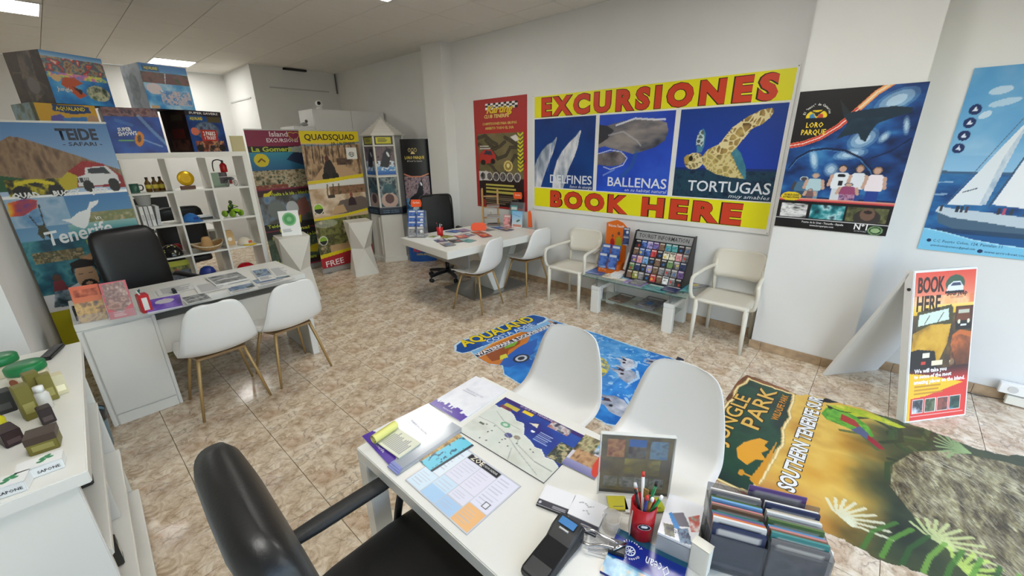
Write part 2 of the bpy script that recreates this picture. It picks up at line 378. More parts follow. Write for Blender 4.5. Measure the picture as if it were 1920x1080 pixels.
# ================================================================ chairs
def cr(pts, n):     # Catmull-Rom through points
    P = [Vector(p) for p in pts]; P = [P[0]*2-P[1]]+P+[P[-1]*2-P[-2]]; out = []
    for i in range(1, len(P)-2):
        for k in range(n):
            t = k/n; a, b, c, d = P[i-1], P[i], P[i+1], P[i+2]
            out.append(.5*((2*b)+(c-a)*t+(2*a-5*b+4*c-d)*t*t+(3*b-a-3*c+d)*t**3))
    out.append(P[-2]); return out
def shell_chair(label, group, loc, rz):
    t = thing('shell_chair', label, 'chair', loc, rz, group)      # faces +y
    prof = [(.225, .432, .135), (.215, .446, .185), (.17, .455, .215), (.06, .448, .232), (-.06, .442, .236), (-.14, .452, .236), (-.195, .492, .232),
            (-.225, .56, .220), (-.248, .65, .200), (-.266, .74, .176), (-.278, .80, .146), (-.283, .828, .108), (-.285, .838, .055)]
    C = cr(prof, 3); n = 15; top = []; bot = []
    for i, c in enumerate(C):
        a = C[min(i+1, len(C)-1)]-C[max(i-1, 0)]; nv = Vector((0, a.z and -a.y*0+0, 0)); tn = Vector((a.x, a.y)).normalized(); nn = Vector((tn.y, -tn.x))  # normal pointing to sitter
        if nn.y < 0 and c.y < .5: nn = -nn
        if c.y > .5 and nn.x < 0: nn = -nn
        seat = max(0., min(1., (.62-c.y)/.15)); r1 = []; r2 = []
        for k in range(n):
            s = -1+2*k/(n-1); cur = .028*s*s*(seat)+.020*s*s*(1-seat)*min(1., c.z/.18)+(.010*s**4 if c.x < 0 else 0)
            p = Vector((s*c.z, c.x+nn.x*cur, c.y+nn.y*cur)); r1.append(p); r2.append(p-Vector((0, nn.x, nn.y))*.009)
        top.append(r1); bot.append(r2)
    rings = [a+list(reversed(b)) for a, b in zip(top, bot)]
    MB().loft(rings).build('seat_shell', mat((230, 229, 225), .32), t, smooth=True)
    MB().loft([[Vector((x*.80, y*.9-.0, z)) for x, y in ((-.2, .16), (.2, .16), (.215, -.02), (.18, -.155), (-.18, -.155), (-.215, -.02))] for z in (.418, .434)]).build('seat_support', mat((150, 118, 78), .45), t)
    for sx in (-1, 1):
        for sy in (-1, 1):
            MB().tube([(sx*.135, sy*.115-.005, .43), (sx*.172, sy*.16, .24), (sx*.212, sy*.205, .0015)], [.0125, .0115, .0085], 8).build('leg', GOLD, t, smooth=True)
    return t
GS = 'white shell chairs with golden legs'
c0 = shell_chair('white shell chair at the front desk, nearest the purple-edged folders', GS, (2.115, -.46, 0), PI+.05)
dup(c0, (2.69, -.465, 0), PI-.05, 'white shell chair at the front desk, beside the tall brochure holder')
dup(c0, (-.17, -1.365, 0), PI/2, 'white shell chair at the left desk, nearest its cabinet door')
dup(c0, (-.22, -.88, 0), PI/2+.12, 'white shell chair at the left desk, by its open right leg')
dup(c0, (-.075, 1.13, 0), PI/2+.18, 'white shell chair at the pedestal desk, standing before its steel base plate')
dup(c0, (-.02, 1.94, 0), PI/2-.08, 'white shell chair at the pedestal desk, close to the sign wall')

def arm_chair(label, loc, rz):
    t = thing('arm_chair', label, 'chair', loc, rz, 'cream plastic armchairs')      # faces -y
    # seat pan with a shallow dish
    g = []
    for j in range(9):
        for i in range(9):
            u, v = -1+i/4, -1+j/4; d = .014*(1-u*u)*(1-v*v); g.append(Vector((u*.225, v*.215, .43-d)))
    f = [(j*9+i, j*9+i+1, j*9+i+10, j*9+i+9) for j in range(8) for i in range(8)]
    m = MB().add(g, f); m.add([p-Vector((0, 0, .028)) for p in g], [q[::-1] for q in f])
    ed = [i for i in range(9)]+[9*j+8 for j in range(1, 9)]+[72+i for i in range(7, -1, -1)]+[9*j for j in range(7, 0, -1)]
    m.f += [(ed[k], ed[k]+81, ed[(k+1) % 32]+81, ed[(k+1) % 32]) for k in range(32)]
    m.build('seat', PLAST, t, smooth=True)
    # bowed backrest panel
    rows = []
    for z, w, y in ((.555, .175, .195), (.60, .215, .205), (.68, .228, .222), (.76, .222, .24), (.80, .20, .248), (.815, .165, .25)):
        a = [Vector((s/6*w, y-.035*(s/6)**2+.018, z)) for s in range(-6, 7)]; rows.append(a+[p+Vector((0, .016, 0)) for p in reversed(a)])
    MB().loft(rows).build('backrest', PLAST, t, smooth=True)
    for s in (-1, 1):
        MB().tube([(s*.205, -.20, .42), (s*.208, -.205, .2), (s*.212, -.21, .001)], [.021, .019, .016], 10).build('leg', PLAST, t, smooth=True)
        MB().tube([(s*.185, .20, .42), (s*.19, .205, .2), (s*.195, .21, .001)], [.021, .019, .016], 10).build('leg', PLAST, t, smooth=True)
        MB().tube([(s*.18, .195, .42), (s*.19, .21, .56), (s*.195, .225, .72)], .018, 10).build('back_post', PLAST, t, smooth=True)
        P = cr([(s*.225, -.16, .405), (s*.255, -.19, .43), (s*.268, -.205, .50), (s*.268, -.205, .58), (s*.262, -.19, .622), (s*.25, -.10, .636), (s*.232, .10, .645), (s*.205, .215, .655)], 4)
        MB().tube(P, .0165, 10).build('armrest', PLAST, t, smooth=True)
    return t
a0 = arm_chair('cream plastic armchair between the coffee table and the pedestal desk', (.645, 2.01, 0), 0)
dup(a0, (2.315, 2.01, 0), 0, 'cream plastic armchair between the coffee table and the white pier')

def slab(prof, half, n=9, r=.75):       # upholstered slab: prof = list of (y,z,thickness_y,thickness_z, width factor)
    pass
def office_chair(label, loc, rz, mesh_back=False, back_h=1.14):
    t = thing('office_chair', label, 'chair', loc, rz, 'black office chairs')       # faces +y
    cs = MB(); 
    for k in range(5):
        a = k*2*PI/5+.3; d = Vector((math.cos(a), math.sin(a), 0)); e = Vector((-d.y, d.x, 0)); o = Vector((0, 0, 0))
        m = MB().loft([[o+d*r+e*sx*w+Vector((0, 0, z+sz)) for sx, sz in ((-1, 0), (1, 0), (1, h), (-1, h))] for r, w, z, h in ((.02, .03, .09, .045), (.15, .024, .085, .04), (.30, .018, .07, .03))])
        arm = m.build('base_arm', BLACK, t, bevel=.004)
        c = d*.29; w = MB()
        for q in (-1, 1):
            Mx = Matrix.Translation(c+e*q*.016+Vector((0, 0, .029))) @ Matrix.Rotation(a, 4, 'Z') @ Matrix.Rotation(PI/2, 4, 'X')
            w.lathe([(.006, -.011), (.024, -.011), (.0285, -.006), (.0285, .006), (.024, .011), (.006, .011)], 14, M=Mx)
        w.tube([c+Vector((0, 0, .04)), c+Vector((0, 0, .085))], .008, 6); w.build('caster', mat((24, 24, 25), .5), arm, smooth=True)
    MB().lathe([(.028, .09), (.028, .26), (.018, .262), (.018, .40), (.05, .405), (.05, .42)], 16).build('gas_column', mat((30, 30, 32), .3, metal=.4), t, smooth=True)
    MB().box(-.11, .11, -.12, .12, .405, .43).build('seat_plate', BLACK, t, bevel=.006)
    seat_h = .43
    rows = []
    for y, w, z, th in ((-.24, .20, .445, .06), (-.22, .235, .435, .085), (-.1, .25, .43, .10), (.1, .255, .43, .105), (.2, .25, .43, .105), (.245, .235, .425, .09), (.265, .205, .432, .055)):
        ring = []
        for k in range(24):
            a = k*2*PI/24; c, s = math.cos(a), math.sin(a); ring.append(Vector((w*math.copysign(abs(c)**.35, c), y, z+th/2+th/2*math.copysign(abs(s)**.5, s))))
        rows.append(ring)
    so = MB().loft(rows).build('seat', BLACK_L, t, smooth=True)
    if mesh_back:
        bk = MB().loft([[Vector((sx*w, y+ty, z)) for sx, ty in ((-1, .0), (-.9, -.016), (.9, -.016), (1, 0), (.9, .016), (-.9, .016))] for z, w, y in ((.54, .17, -.225), (.56, .205, -.23), (.74, .22, -.245), (.94, .225, -.262), (1.10, .215, -.285), (1.12, .19, -.288))])
        bo = bk.build('backrest', mat((26, 27, 28), .6, bump=.3, scale=220), t, smooth=True)
        P = cr([(.19, -.228, .535), (.222, -.235, .58), (.232, -.25, .79), (.235, -.268, .98), (.222, -.285, 1.11), (.12, -.29, 1.132), (-.12, -.29, 1.132), (-.222, -.285, 1.11), (-.235, -.268, .98), (-.232, -.25, .79), (-.222, -.235, .58), (-.19, -.228, .535)], 4)
        MB().tube(P, .012, 8).build('frame', BLACK, bo, smooth=True)
        MB().tube([(-.2, -.262, .74), (0, -.25, .735), (.2, -.262, .74)], .008, 8).build('lumbar_bar', BLACK, bo, smooth=True)
    else:
        rows = []
        spec = ((.50, .19, -.215, .05), (.53, .225, -.222, .085), (.62, .24, -.232, .105), (.75, .245, -.243, .10), (.9, .245, -.262, .10), (1.02, .24, -.285, .105), (1.09, .225, -.30, .10), (1.125, .195, -.308, .075), (1.138, .15, -.312, .035))
        for z, w, y, th in spec:
            z = .5+(z-.5)*(back_h-.5)/.64; ring = []
            for k in range(28):
                a = k*2*PI/28; c, s = math.cos(a), math.sin(a); ring.append(Vector((w*math.copysign(abs(c)**.4, c), y+th/2*math.copysign(abs(s)**.7, s)+.012*(c*c), z)))
            rows.append(ring)
        bo = MB().loft(rows).build('backrest', BLACK_L, t, smooth=True)
        for s in (-1, 1):
            MB().tube(cr([(s*.19, -.262, .56), (s*.215, -.285, .75), (s*.215, -.305, .95), (s*.19, -.335, 1.08)], 4), .004, 6).build('seam', mat((12, 12, 12), .5), bo, smooth=True)
    MB().loft([[Vector((sx*.035, y, z+sz)) for sx, sz in ((-1, -.008), (1, -.008), (1, .008), (-1, .008))] for y, z in ((-.1, .42), (-.27, .425), (-.30, .47), (-.285, .62))]).build('back_bracket', BLACK, t, bevel=.003)
    for s in (-1, 1):
        P = cr([(s*.13, .10, .425), (s*.245, .13, .43), (s*.275, .155, .50), (s*.28, .19, .62), (s*.278, .165, .668), (s*.272, .05, .675), (s*.268, -.12, .672), (s*.262, -.22, .66)], 4)
        ar = MB().tube(P, .014, 10).build('armrest', BLACK, t, smooth=True)
        rows = [[Vector((s*.272+q[0]*w, y, .672+q[1]*.02*h)) for q in [(math.cos(k*PI/6), math.sin(k*PI/6)) for k in range(12)]] for y, w, h in ((.205, .012, .4), (.19, .026, .9), (.1, .031, 1), (-.1, .030, 1), (-.19, .026, .9), (-.21, .012, .4))]
        MB().loft(rows).build('arm_pad', mat((34, 34, 33), .55, bump=.2, scale=60), ar, smooth=True)
    return t
k0 = office_chair('black leather office chair at the front desk, seen from behind its armrest', (2.385, -1.495, 0), -.03, back_h=1.15)
dup(k0, (-1.42, -1.47, 0), -PI/2+.32, 'black leather office chair behind the left desk, in front of the cube shelf')
office_chair('black office chair with a framed mesh back behind the pedestal desk', (-1.22, 1.62, 0), -PI/2-.3, mesh_back=True)
dup(k0, (-3.35, -.92, 0), PI/2, 'black office chair half hidden behind the white cube shelf')

# ================================================================ desks
def bx(name, b, ma, parent, bevel=.003): return MB().box(*b).build(name, ma, parent, bevel=bevel)
# left desk
t = thing('desk', 'white left desk with a cabinet and a red hand-sanitiser-like holder on top', 'desk', (-.37, -2.0, 0))
t['label'] = 'white desk with a side cabinet, two shell chairs along its long front'
bx('desk_top', (-.66, 0, 0, 1.40, .712, .76), WHITE_D, t)
cb = bx('cabinet', (-.60, -.012, .012, .375, .0, .710), WHITE_D, t)
bx('door', (-.012, .004, .03, .36, .085, .70), WHITE_D, cb); bx('plinth', (-.012, -.002, .03, .36, .0, .075), WHITE_D, cb)
bx('side_panel', (-.62, -.002, .362, .382, 0, .711), WHITE_D, t); bx('side_panel', (-.62, -.002, .0, .018, 0, .711), WHITE_D, t)
bx('side_panel', (-.62, 0, 1.345, 1.40, 0, .711), WHITE_D, t); bx('modesty_panel', (-.05, -.03, .383, 1.344, .40, .655), WHITE_D, t)
bx('drawer_shelf', (-.6, -.055, .383, 1.344, .62, .635), WHITE_D, t)
# pedestal desk (slightly turned)
va = math.atan2(.64-.81, .018+.977)
t = thing('pedestal_desk', 'white pedestal desk with a v-shaped leg on a steel base plate', 'desk', (.018, .644, 0), va+.06)
bx('desk_top', (-1.0, 0, 0, 1.44, .68, .76), WHITE_D, t, .004)
bx('base_plate', (-.98, -.30, .54, 1.42, .0, .022), mat((160, 157, 150), .3, metal=.75), t, .003)
for s in (-1, 1):
    MB().loft([[Vector((x, 1.0+s*(.03+.29*k)+dy*.05, .022+.657*k)) for x, dy in ((-.84, -1), (-.40, -1), (-.40, 1), (-.84, 1))] for k in (0, 1)]).build('leg', WHITE_D, t, bevel=.004)
bx('under_panel', (-.95, -.06, .30, .32, .50, .679), mat((150, 152, 154), .3, metal=.6), t)
# front desk
t = thing('desk', 'white desk in the foreground covered with folders, maps and a card terminal', 'desk', (1.962, -1.378, 0))
bx('desk_top', (0, 1.335, 0, .64, .692, .74), WHITE_D, t)
for x in (0.0, 1.275):
    for y in (0.0, .57): bx('leg', (x, x+.06, y, y+.07, 0, .6915), WHITE_D, t)
    bx('rail', (x+.005, x+.055, .071, .569, .62, .6915), WHITE_D, t); bx('rail', (x+.005, x+.055, .071, .569, .02, .07), WHITE_D, t)
bx('modesty_panel', (.061, 1.274, .585, .605, .25, .6915), WHITE_D, t)
# product counter
t = thing('display_counter', 'white product display counter with open side shelves at the left edge', 'counter', (.56, -2.615, 0), -.038)
bx('counter_top', (-.01, 1.15, -.01, .648, .905, .945), WHITE_D, t); bx('end_panel', (1.115, 1.14, .0, .62, 0, .904), WHITE_D, t); bx('end_panel', (0, .025, 0, .62, 0, .904), WHITE_D, t)
bx('back_panel', (.026, 1.114, .0, .02, 0, .904), WHITE_D, t)
for z, d in ((.08, .655), (.34, .645), (.62, .635)): bx('shelf', (.026, 1.114, .021, d-.01, z, z+.025), WHITE_D, t)
bx('divider', (.56, .58, .021, .61, .366, .619), WHITE_D, t)
for i, (x, z, h, c, lb) in enumerate([(.35, .646, .10, (38, 36, 34), 'small black box on the upper side shelf of the counter'), (.72, .646, .09, (45, 44, 40), 'dark little carton on the upper side shelf of the counter'), (.42, .366, .12, (112, 116, 62), 'olive carton on the middle side shelf of the counter'), (.85, .366, .10, (50, 50, 46), 'black carton on the middle side shelf of the counter'), (.62, .106, .17, (214, 208, 196), 'pale leaning packet on the lowest side shelf of the counter')]):
    o = MB().box(-.03, .03, -.045, .045, 0, h).build('product_box', mat(c, .5), bevel=.003); o.location = (.56+x, -2.09, z); tag(o, lb, 'box', 'boxes on the counter shelves')
    MB().box(-.024, .024, .0455, .046, h*.3, h*.7).build('product_label', mat((210, 208, 196), .6), o)
# coffee table
t = thing('coffee_table', 'low coffee table with a glass top on four white blocky legs', 'table', (.9, 1.80, 0))
GL = mat((190, 210, 200), .04, alpha=.30, spec=.6); GLE = mat((62, 104, 92), .1, alpha=.8)
n = 14; front = [(1.12*k/n, -.012*math.sin(PI*k/n)) for k in range(n+1)]
tp = MB().prism(front+[(1.12, .45), (0, .45)], .400, .410).build('glass_top', GL, t)
MB().tube([(x, y-.001, .405) for x, y in front], .0045, 6).build('glass_edge', GLE, tp)
for x in (.10, .91):
    P = [(-.045, 0), (.045, 0), (.045, .24), (-.045, .24)]
    for y in (.02, .36):
        MB().box(x, x+.10, y, y+.06, .0, .265).build('leg', WHITE_D, t, bevel=.006)
        MB().lathe([(.010, .305), (.010, .3995), (.017, .3997)], 10, c=(x+.05, y+.03, 0)).build('chrome_post', CHROME, t, smooth=True)
    MB().loft([[Vector((x+a*.10, y, z+b*.04)) for a, b in ((0, 0), (1, 0), (1, 1), (0, 1))] for y, z in ((.02, .2655), (.10, .2655), (.38, .2655), (.42, .2655))]).build('leg_bridge', WHITE_D, t, bevel=.004)
bx('glass_shelf', (.13, .98, .06, .40, .150, .158), GL, t, .001)
for x in (.205, .905):
    for y in (.08, .36): MB().tube([(x, y, .158), (x, y, .30)], .006, 8).build('shelf_rod', CHROME, t)
# cube shelf
def cube_shelf():
    t = thing('cube_shelf', 'white open-backed cube shelf behind the left desk, boxes stacked on it', 'shelf', (-2.2, -2.10, 0))
    H, Wd, D = 1.755, 1.79, .38
    for z in [0, 1.707]: bx('board', (-D, 0, 0, Wd, z, z+.048), WHITE_D, t)
    for y in [0, Wd-.048]: bx('side', (-D, 0, y, y+.048, .0481, 1.7069), WHITE_D, t)
    zs = [.048+k*(1.707-.048)/5 for k in range(6)]; ys = [.048+k*(Wd-.096)/5 for k in range(6)]
    for k in range(1, 5): bx('shelf_board', (-D, -.002, .0481, Wd-.0481, zs[k]-.009, zs[k]+.009), WHITE_D, t, .002)
    for k in range(1, 5):
        for j in range(5): bx('divider', (-D, -.004, ys[k]-.009, ys[k]+.009, zs[j]+.0095, zs[j+1]-.0095), WHITE_D, t, .002)
    return [z+.0095 for z in zs], [-2.10+y for y in ys]
ZS, YS = cube_shelf()
# ================================================================ wall prints
RED, YEL, NAVY = (206, 62, 30), (232, 226, 14), (10, 62, 140)
def otx(p, t, x, z, h, c, oc=(40, 20, 10), b=.02, ob=.055, **k):
    tx(p, t, x, z, h, oc, bold=ob, y=-.0014, **k); tx(p, t, x, z, h, c, bold=b, y=-.0022, **k)
# --- big EXCURSIONES sign, x -0.19..2.50, z 0.99..2.34
sg = board('wall_sign', 'large yellow EXCURSIONES BOOK HERE sign with three sea-animal photos on the wall', 'sign', 2.69, 1.345, .012, mat((228, 228, 224), .4), (-.195, YW-.014, .985))
def band(x0, x1, z0, z1): return MB().box(x0, x1, -.0012, 0, z0, z1).build('colour_band', mat(YEL, .4), sg)
band(.035, 2.67, 1.09, 1.322); band(.035, 2.665, .045, .272)
for a, b_, x in ((.0, .0, 0),):
    otx(sg, 'EXCURSIONES', 1.345, 1.113, .178, RED, w=2.43, sp=1.38, b=.055, ob=.08)
    otx(sg, 'BOOK', .785, .068, .172, RED, w=1.05, sp=1.3, b=.055, ob=.08); otx(sg, 'HERE', 1.965, .068, .172, RED, w=.97, sp=1.3, b=.055, ob=.08)
# dolphins
c = Cv(150, 140); c.g(0, 0, 1, 1, (8, 58, 128), (6, 44, 110)); c.n((0, 0, 1, 1), [(6, 40, 100), (10, 66, 140), (14, 80, 150)], 40, 5, .35)
for pts in ([(0, 0), (0, .30), (.05, .42), (.14, .55), (.24, .635), (.33, .67), (.385, .735), (.40, .73), (.375, .64), (.34, .53), (.28, .40), (.20, .22), (.14, .06), (.12, 0)],
            [(.33, 0), (.345, .22), (.40, .40), (.48, .53), (.60, .66), (.70, .74), (.765, .815), (.785, .81), (.76, .72), (.74, .60), (.69, .46), (.61, .30), (.55, .12), (.52, 0)]):
    mk = c.pm(pts); c.n(mk, [(120, 134, 152), (176, 184, 196), (226, 226, 230), (196, 200, 208)], 26, 8, 1., ax=.6, ay=2)
    c.s(pts[1:7], .012, (90, 110, 140), .6)
c.s([(.33, .68), (.30, .5), (.25, .25)], .008, (70, 120, 190)); c.s([(.72, .70), (.62, .42)], .008, (220, 225, 230))
pr(c, .852, .79, sg, .035, .285)
# whale
c = Cv(150, 140); c.g(0, 0, 1, 1, (30, 76, 196), (34, 62, 168)); c.n((0, 0, 1, 1), [(24, 60, 170), (36, 84, 206), (60, 108, 220)], 46, 12, .4)
wh = [(0, .58), (0, .88), (.12, .86), (.30, .90), (.52, .93), (.75, .92), (.90, .86), (.93, .77), (.90, .66), (.78, .58), (.62, .53), (.50, .50), (.40, .53), (.25, .56), (.10, .60)]
mk = c.pm(wh); c.n(mk, [(50, 54, 66), (92, 92, 100), (126, 120, 120), (150, 142, 138)], 30, 4, 1., ax=2, ay=.7)
c.p([(0, .62), (0, .88), (.12, .86), (.22, .80), (.14, .70)], (50, 50, 58)); c.s([(.25, .86), (.50, .93), (.75, .905), (.88, .90)], .022, (222, 226, 236), .9); c.s([(.15, .74), (.35, .78), (.55, .66), (.60, .60)], .02, (176, 176, 184), .7)
ca = [(0, .36), (0, .50), (.14, .52), (.28, .54), (.40, .50), (.41, .42), (.34, .36), (.2, .34)]
mk = c.pm(ca); c.n(mk, [(66, 62, 66), (104, 98, 100), (140, 132, 130)], 18, 6); c.s([(0, .50), (.18, .55), (.34, .53), (.43, .45), (.38, .36), (.20, .30), (.1, .33)], .012, (214, 222, 236), .85)
c.s([(.55, .52), (.50, .35), (.38, .22)], .05, (40, 92, 150), .6); c.s([(.1, .22), (.26, .30)], .02, (190, 205, 235), .5)
pr(c, .82, .79, sg, .932, .283)
# turtle
c = Cv(170, 150); c.g(0, 0, 1, 1, (10, 34, 86), (20, 66, 160)); c.g(0, .35, 1, 1, (16, 60, 170), (14, 58, 140)); c.n((0, 0, 1, .32), [(6, 28, 52), (14, 52, 74), (24, 70, 84), (8, 36, 62)], 9, 3, .9)
fl1 = [(.36, .50), (.44, .62), (.54, .78), (.66, .88), (.78, .945), (.86, .955), (.885, .92), (.86, .86), (.80, .80), (.72, .76), (.66, .66), (.60, .56), (.55, .50)]
shell = [(.50, .62), (.58, .60), (.66, .50), (.72, .36), (.74, .23), (.66, .25), (.56, .32), (.48, .42)]
body = [(.26, .44), (.33, .55), (.42, .60), (.52, .56), (.58, .48), (.64, .36), (.72, .24), (.58, .25), (.44, .28), (.35, .33), (.30, .38)]
c.put(c.pm(shell), (62, 130, 150)); c.n(c.pm(shell), [(40, 100, 120), (90, 160, 176)], 12, 4, .6)
c.p([(.22, .52), (.20, .66), (.22, .76), (.26, .78), (.29, .72), (.29, .60), (.27, .52)], (70, 130, 160))
def scales(mk, base, line, sc, seed):
    r = np.random.default_rng(seed); P = r.random((sc, 2)); d = np.stack([np.hypot((c.U-a)*c.asp, c.V-b) for a, b in P]); d.sort(0)
    c.n(mk, base, 14, seed); c.put(mk & ((d[1]-d[0]) < .011), line)
scales(c.pm([(.20, .60), (.20, .70), (.23, .76), (.26, .76), (.28, .66), (.27, .58)]), [(60, 70, 60), (110, 130, 130)], (190, 210, 210), 500, 4)
scales(c.pm(body), [(130, 110, 60), (190, 170, 100), (110, 92, 48)], (214, 200, 140), 420, 6)
scales(c.pm(fl1), [(96, 70, 36), (150, 122, 66), (200, 172, 100)], (226, 212, 160), 330, 5)
hd = c.em(.20, .42, .10, .095, .15); scales(hd, [(96, 80, 46), (170, 150, 92)], (220, 208, 160), 520, 7)
c.p([(.10, .40), (.09, .46), (.13, .50), (.15, .44), (.14, .38)], (176, 150, 70)); c.e(.165, .45, .022, .03, (30, 26, 20)); c.s([(.10, .385), (.17, .37)], .008, (60, 50, 30))
pr(c, .862, .79, sg, 1.80, .283)
for t_, x, z, w in (('DELFINES', .872, .345, .59), ('BALLENAS', 1.735, .345, .66), ('TORTUGAS', 2.645, .345, .70)):
    tx(sg, t_, x, z, .095, (222, 228, 236), 'R', w=w, bold=.012)
for t_, x, w in (('llenos de energia', .872, .30), ('en su habitat natural', 1.735, .46), ('muy amables', 2.645, .33)):
    tx(sg, t_, x, .298, .034, (222, 228, 236), 'R', w=w, sh=.25)
for x, z in ((.012, 1.333), (2.678, 1.333), (.012, .012), (2.678, .012)): MB().lathe([(.006, 0), (.004, .004)], 8, M=Matrix.Translation((x, 0, z)) @ Matrix.Rotation(PI/2, 4, 'X')).build('fixing_screw', CHROME, sg)

# --- karting poster
kp = board('poster', 'tall red karting poster left of the big yellow sign', 'poster', .945, 1.41, .006, mat((168, 46, 44), .4), (-1.235, YW-.008, .94))
c = Cv(120, 185, (172, 48, 46)); c.r(.07, .02, .94, .30, (40, 26, 28)); c.n((.07, .29, .94, .70), [(86, 78, 48), (104, 96, 62), (120, 108, 74)], 30, 4)
for pts in ([(.07, .66), (.22, .68), (.36, .62), (.45, .60), (.42, .56), (.30, .60), (.22, .64)], [(.60, .66), (.80, .60), (.84, .57), (.70, .57), (.62, .50), (.45, .47), (.38, .52)], [(.94, .45), (.78, .50), (.70, .42), (.60, .34), (.50, .32), (.40, .36), (.30, .42), (.2, .44)], [(.08, .60), (.2, .56), (.35, .55), (.5, .58), (.6, .62)]):
    c.s(pts, .030, (48, 42, 34)); c.s(pts, .018, (74, 66, 52))
c.p([(.70, .66), (.80, .68), (.88, .64), (.80, .62)], (222, 216, 210))
c.p([(.08, .46), (.10, .52), (.20, .555), (.34, .55), (.42, .50), (.40, .44), (.2, .42), (.10, .43)], (182, 52, 44)); c.p([(.18, .51), (.22, .545), (.33, .54), (.36, .50)], (60, 56, 70)); c.e(.16, .435, .05, .026, (30, 26, 26)); c.e(.36, .445, .045, .026, (30, 26, 26)); c.lines(.10, .555, .36, .59, 2, (230, 226, 220), 3, .6)
c.e(.655, .405, .085, .05, (222, 200, 120)); c.e(.655, .405, .06, .036, (150, 128, 62)); c.e(.655, .41, .03, .02, (232, 216, 150))
c.p([(.07, .29), (.07, .35), (.22, .355), (.33, .33), (.33, .27), (.07, .26)], (206, 200, 196))
for k in range(6): c.e(.145+k*.135, .305, .062, .042, (214, 210, 206)); c.e(.145+k*.135, .305, .05, .034, (64, 58, 58)); c.n(c.em(.145+k*.135, .305, .045, .03), [(40, 36, 38), (120, 116, 116), (60, 50, 52)], 6, k)
for k in range(10):
    v = .70-k*.034; c.p([(.83, v), (.88, v-.022), (.93, v), (.93, v-.016), (.88, v-.040), (.83, v-.016)], (214, 206, 40))
c.lines(.20, .14, .86, .24, 3, (206, 196, 90), 5, .5, .9); c.lines(.18, .04, .86, .13, 5, (170, 156, 120), 6, .5, .7); c.e(.15, .05, .05, .03, (150, 60, 56))
for i in range(12):
    for j in range(3):
        if (i+j) % 2 == 0: c.p([(.24+i*.05, .905+j*.018), (.29+i*.05, .905+j*.018), (.295+i*.05, .923+j*.018), (.245+i*.05, .923+j*.018)], (236, 232, 230))
        else: c.p([(.24+i*.05, .905+j*.018), (.29+i*.05, .905+j*.018), (.295+i*.05, .923+j*.018), (.245+i*.05, .923+j*.018)], (30, 24, 28))
pr(c, .945, 1.41, kp, 0, 0)
for dx, col, y in ((.004, (30, 20, 40), -.0014), (0, (226, 190, 40), -.0022)): tx(kp, 'Karting', .47+dx, 1.235-dx, .085, col, w=.48, bold=.04, sh=.3, y=y)
tx(kp, 'CLUB TENERIFE', .42, 1.175, .042, (232, 222, 130), w=.46, bold=.02, sh=.2); tx(kp, 'COMPETICIONES PARA GRUPOS', .47, 1.09, .03, (206, 190, 90), w=.62, bold=.03); tx(kp, 'ABIERTO TODO EL DIA', .47, 1.035, .03, (206, 190, 90), w=.52, bold=.03)
# --- wall socket by the wooden rack
o = MB().box(-.04, .04, -.009, 0, -.04, .04).build('wall_socket', WHITE, bevel=.002); o.location = (-.97, YW-.001, .86); tag(o, 'white wall socket under the karting poster', 'socket'); MB().lathe([(.022, .0), (.022, .002), (.018, .0022)], 16, M=Matrix.Translation((0, -.0085, 0)) @ Matrix.Rotation(PI/2, 4, 'X')).build('socket_face', mat((210, 208, 202), .5), o)

# --- parque poster on the pier
lp = board('poster', 'dark blue aquarium tunnel poster with a shark on the white pier', 'poster', .69, .995, .005, mat((14, 14, 20), .4), (2.565, YC-.007, 1.112))
c = Cv(160, 230, (10, 40, 90)); c.n((0, .25, 1, 1), [(6, 22, 56), (12, 52, 110), (24, 84, 150), (60, 130, 186)], 40, 21, 1., ax=1.3, ay=.7)
for cx, cy, rx, ry, ro in ((.80, .90, .13, .05, .5), (.62, .66, .10, .05, .6), (.78, .67, .05, .02, 1.1), (.25, .52, .03, .07, .3), (.55, .56, .11, .03, .2), (.42, .45, .05, .04, .3), (.92, .74, .02, .05, .2)):
    for q, al in ((1.3, .25), (1., .4), (.6, .6)): c.e(cx, cy, rx*q, ry*q, (205, 228, 240), ro, al)
c.p([(0, 1), (.72, 1), (.60, .93), (.48, .82), (.36, .71), (.20, .645), (0, .61)], (14, 12, 14))
arc = [(.78, 1.03), (.64, .955), (.52, .85), (.40, .75), (.26, .675), (.12, .635), (0, .62)]
c.s(arc, .036, (226, 120, 70)); c.s(arc, .026, (238, 186, 120)); c.s(arc[2:], .030, (206, 60, 50)); c.s(arc, .006, (240, 226, 210))
c.p([(.36, .93), (.40, .87), (.47, .84), (.62, .855), (.80, .865), (.93, .85), (.93, .82), (.80, .79), (.70, .76), (.665, .70), (.645, .64), (.60, .66), (.57, .70), (.46, .68), (.40, .66), (.44, .71), (.47, .77), (.42, .82)], (22, 46, 62))
c.p([(.36, .93), (.395, .90), (.47, .84), (.42, .82)], (34, 40, 46)); c.n(c.pm([(.44, .72), (.5, .80), (.75, .80), (.66, .72)]), [(20, 44, 62), (34, 66, 84)], 16, 9, .7)
tun = [(.04, .46), (.10, .535), (.20, .585), (.34, .60), (.50, .585), (.64, .535), (.74, .46), (.80, .38)]; c.s(tun, .014, (6, 26, 66)); c.s([(a, b-.012) for a, b in tun], .004, (70, 130, 190)); c.s([(.72, .53), (.86, .58), (.98, .66)], .008, (6, 24, 60))
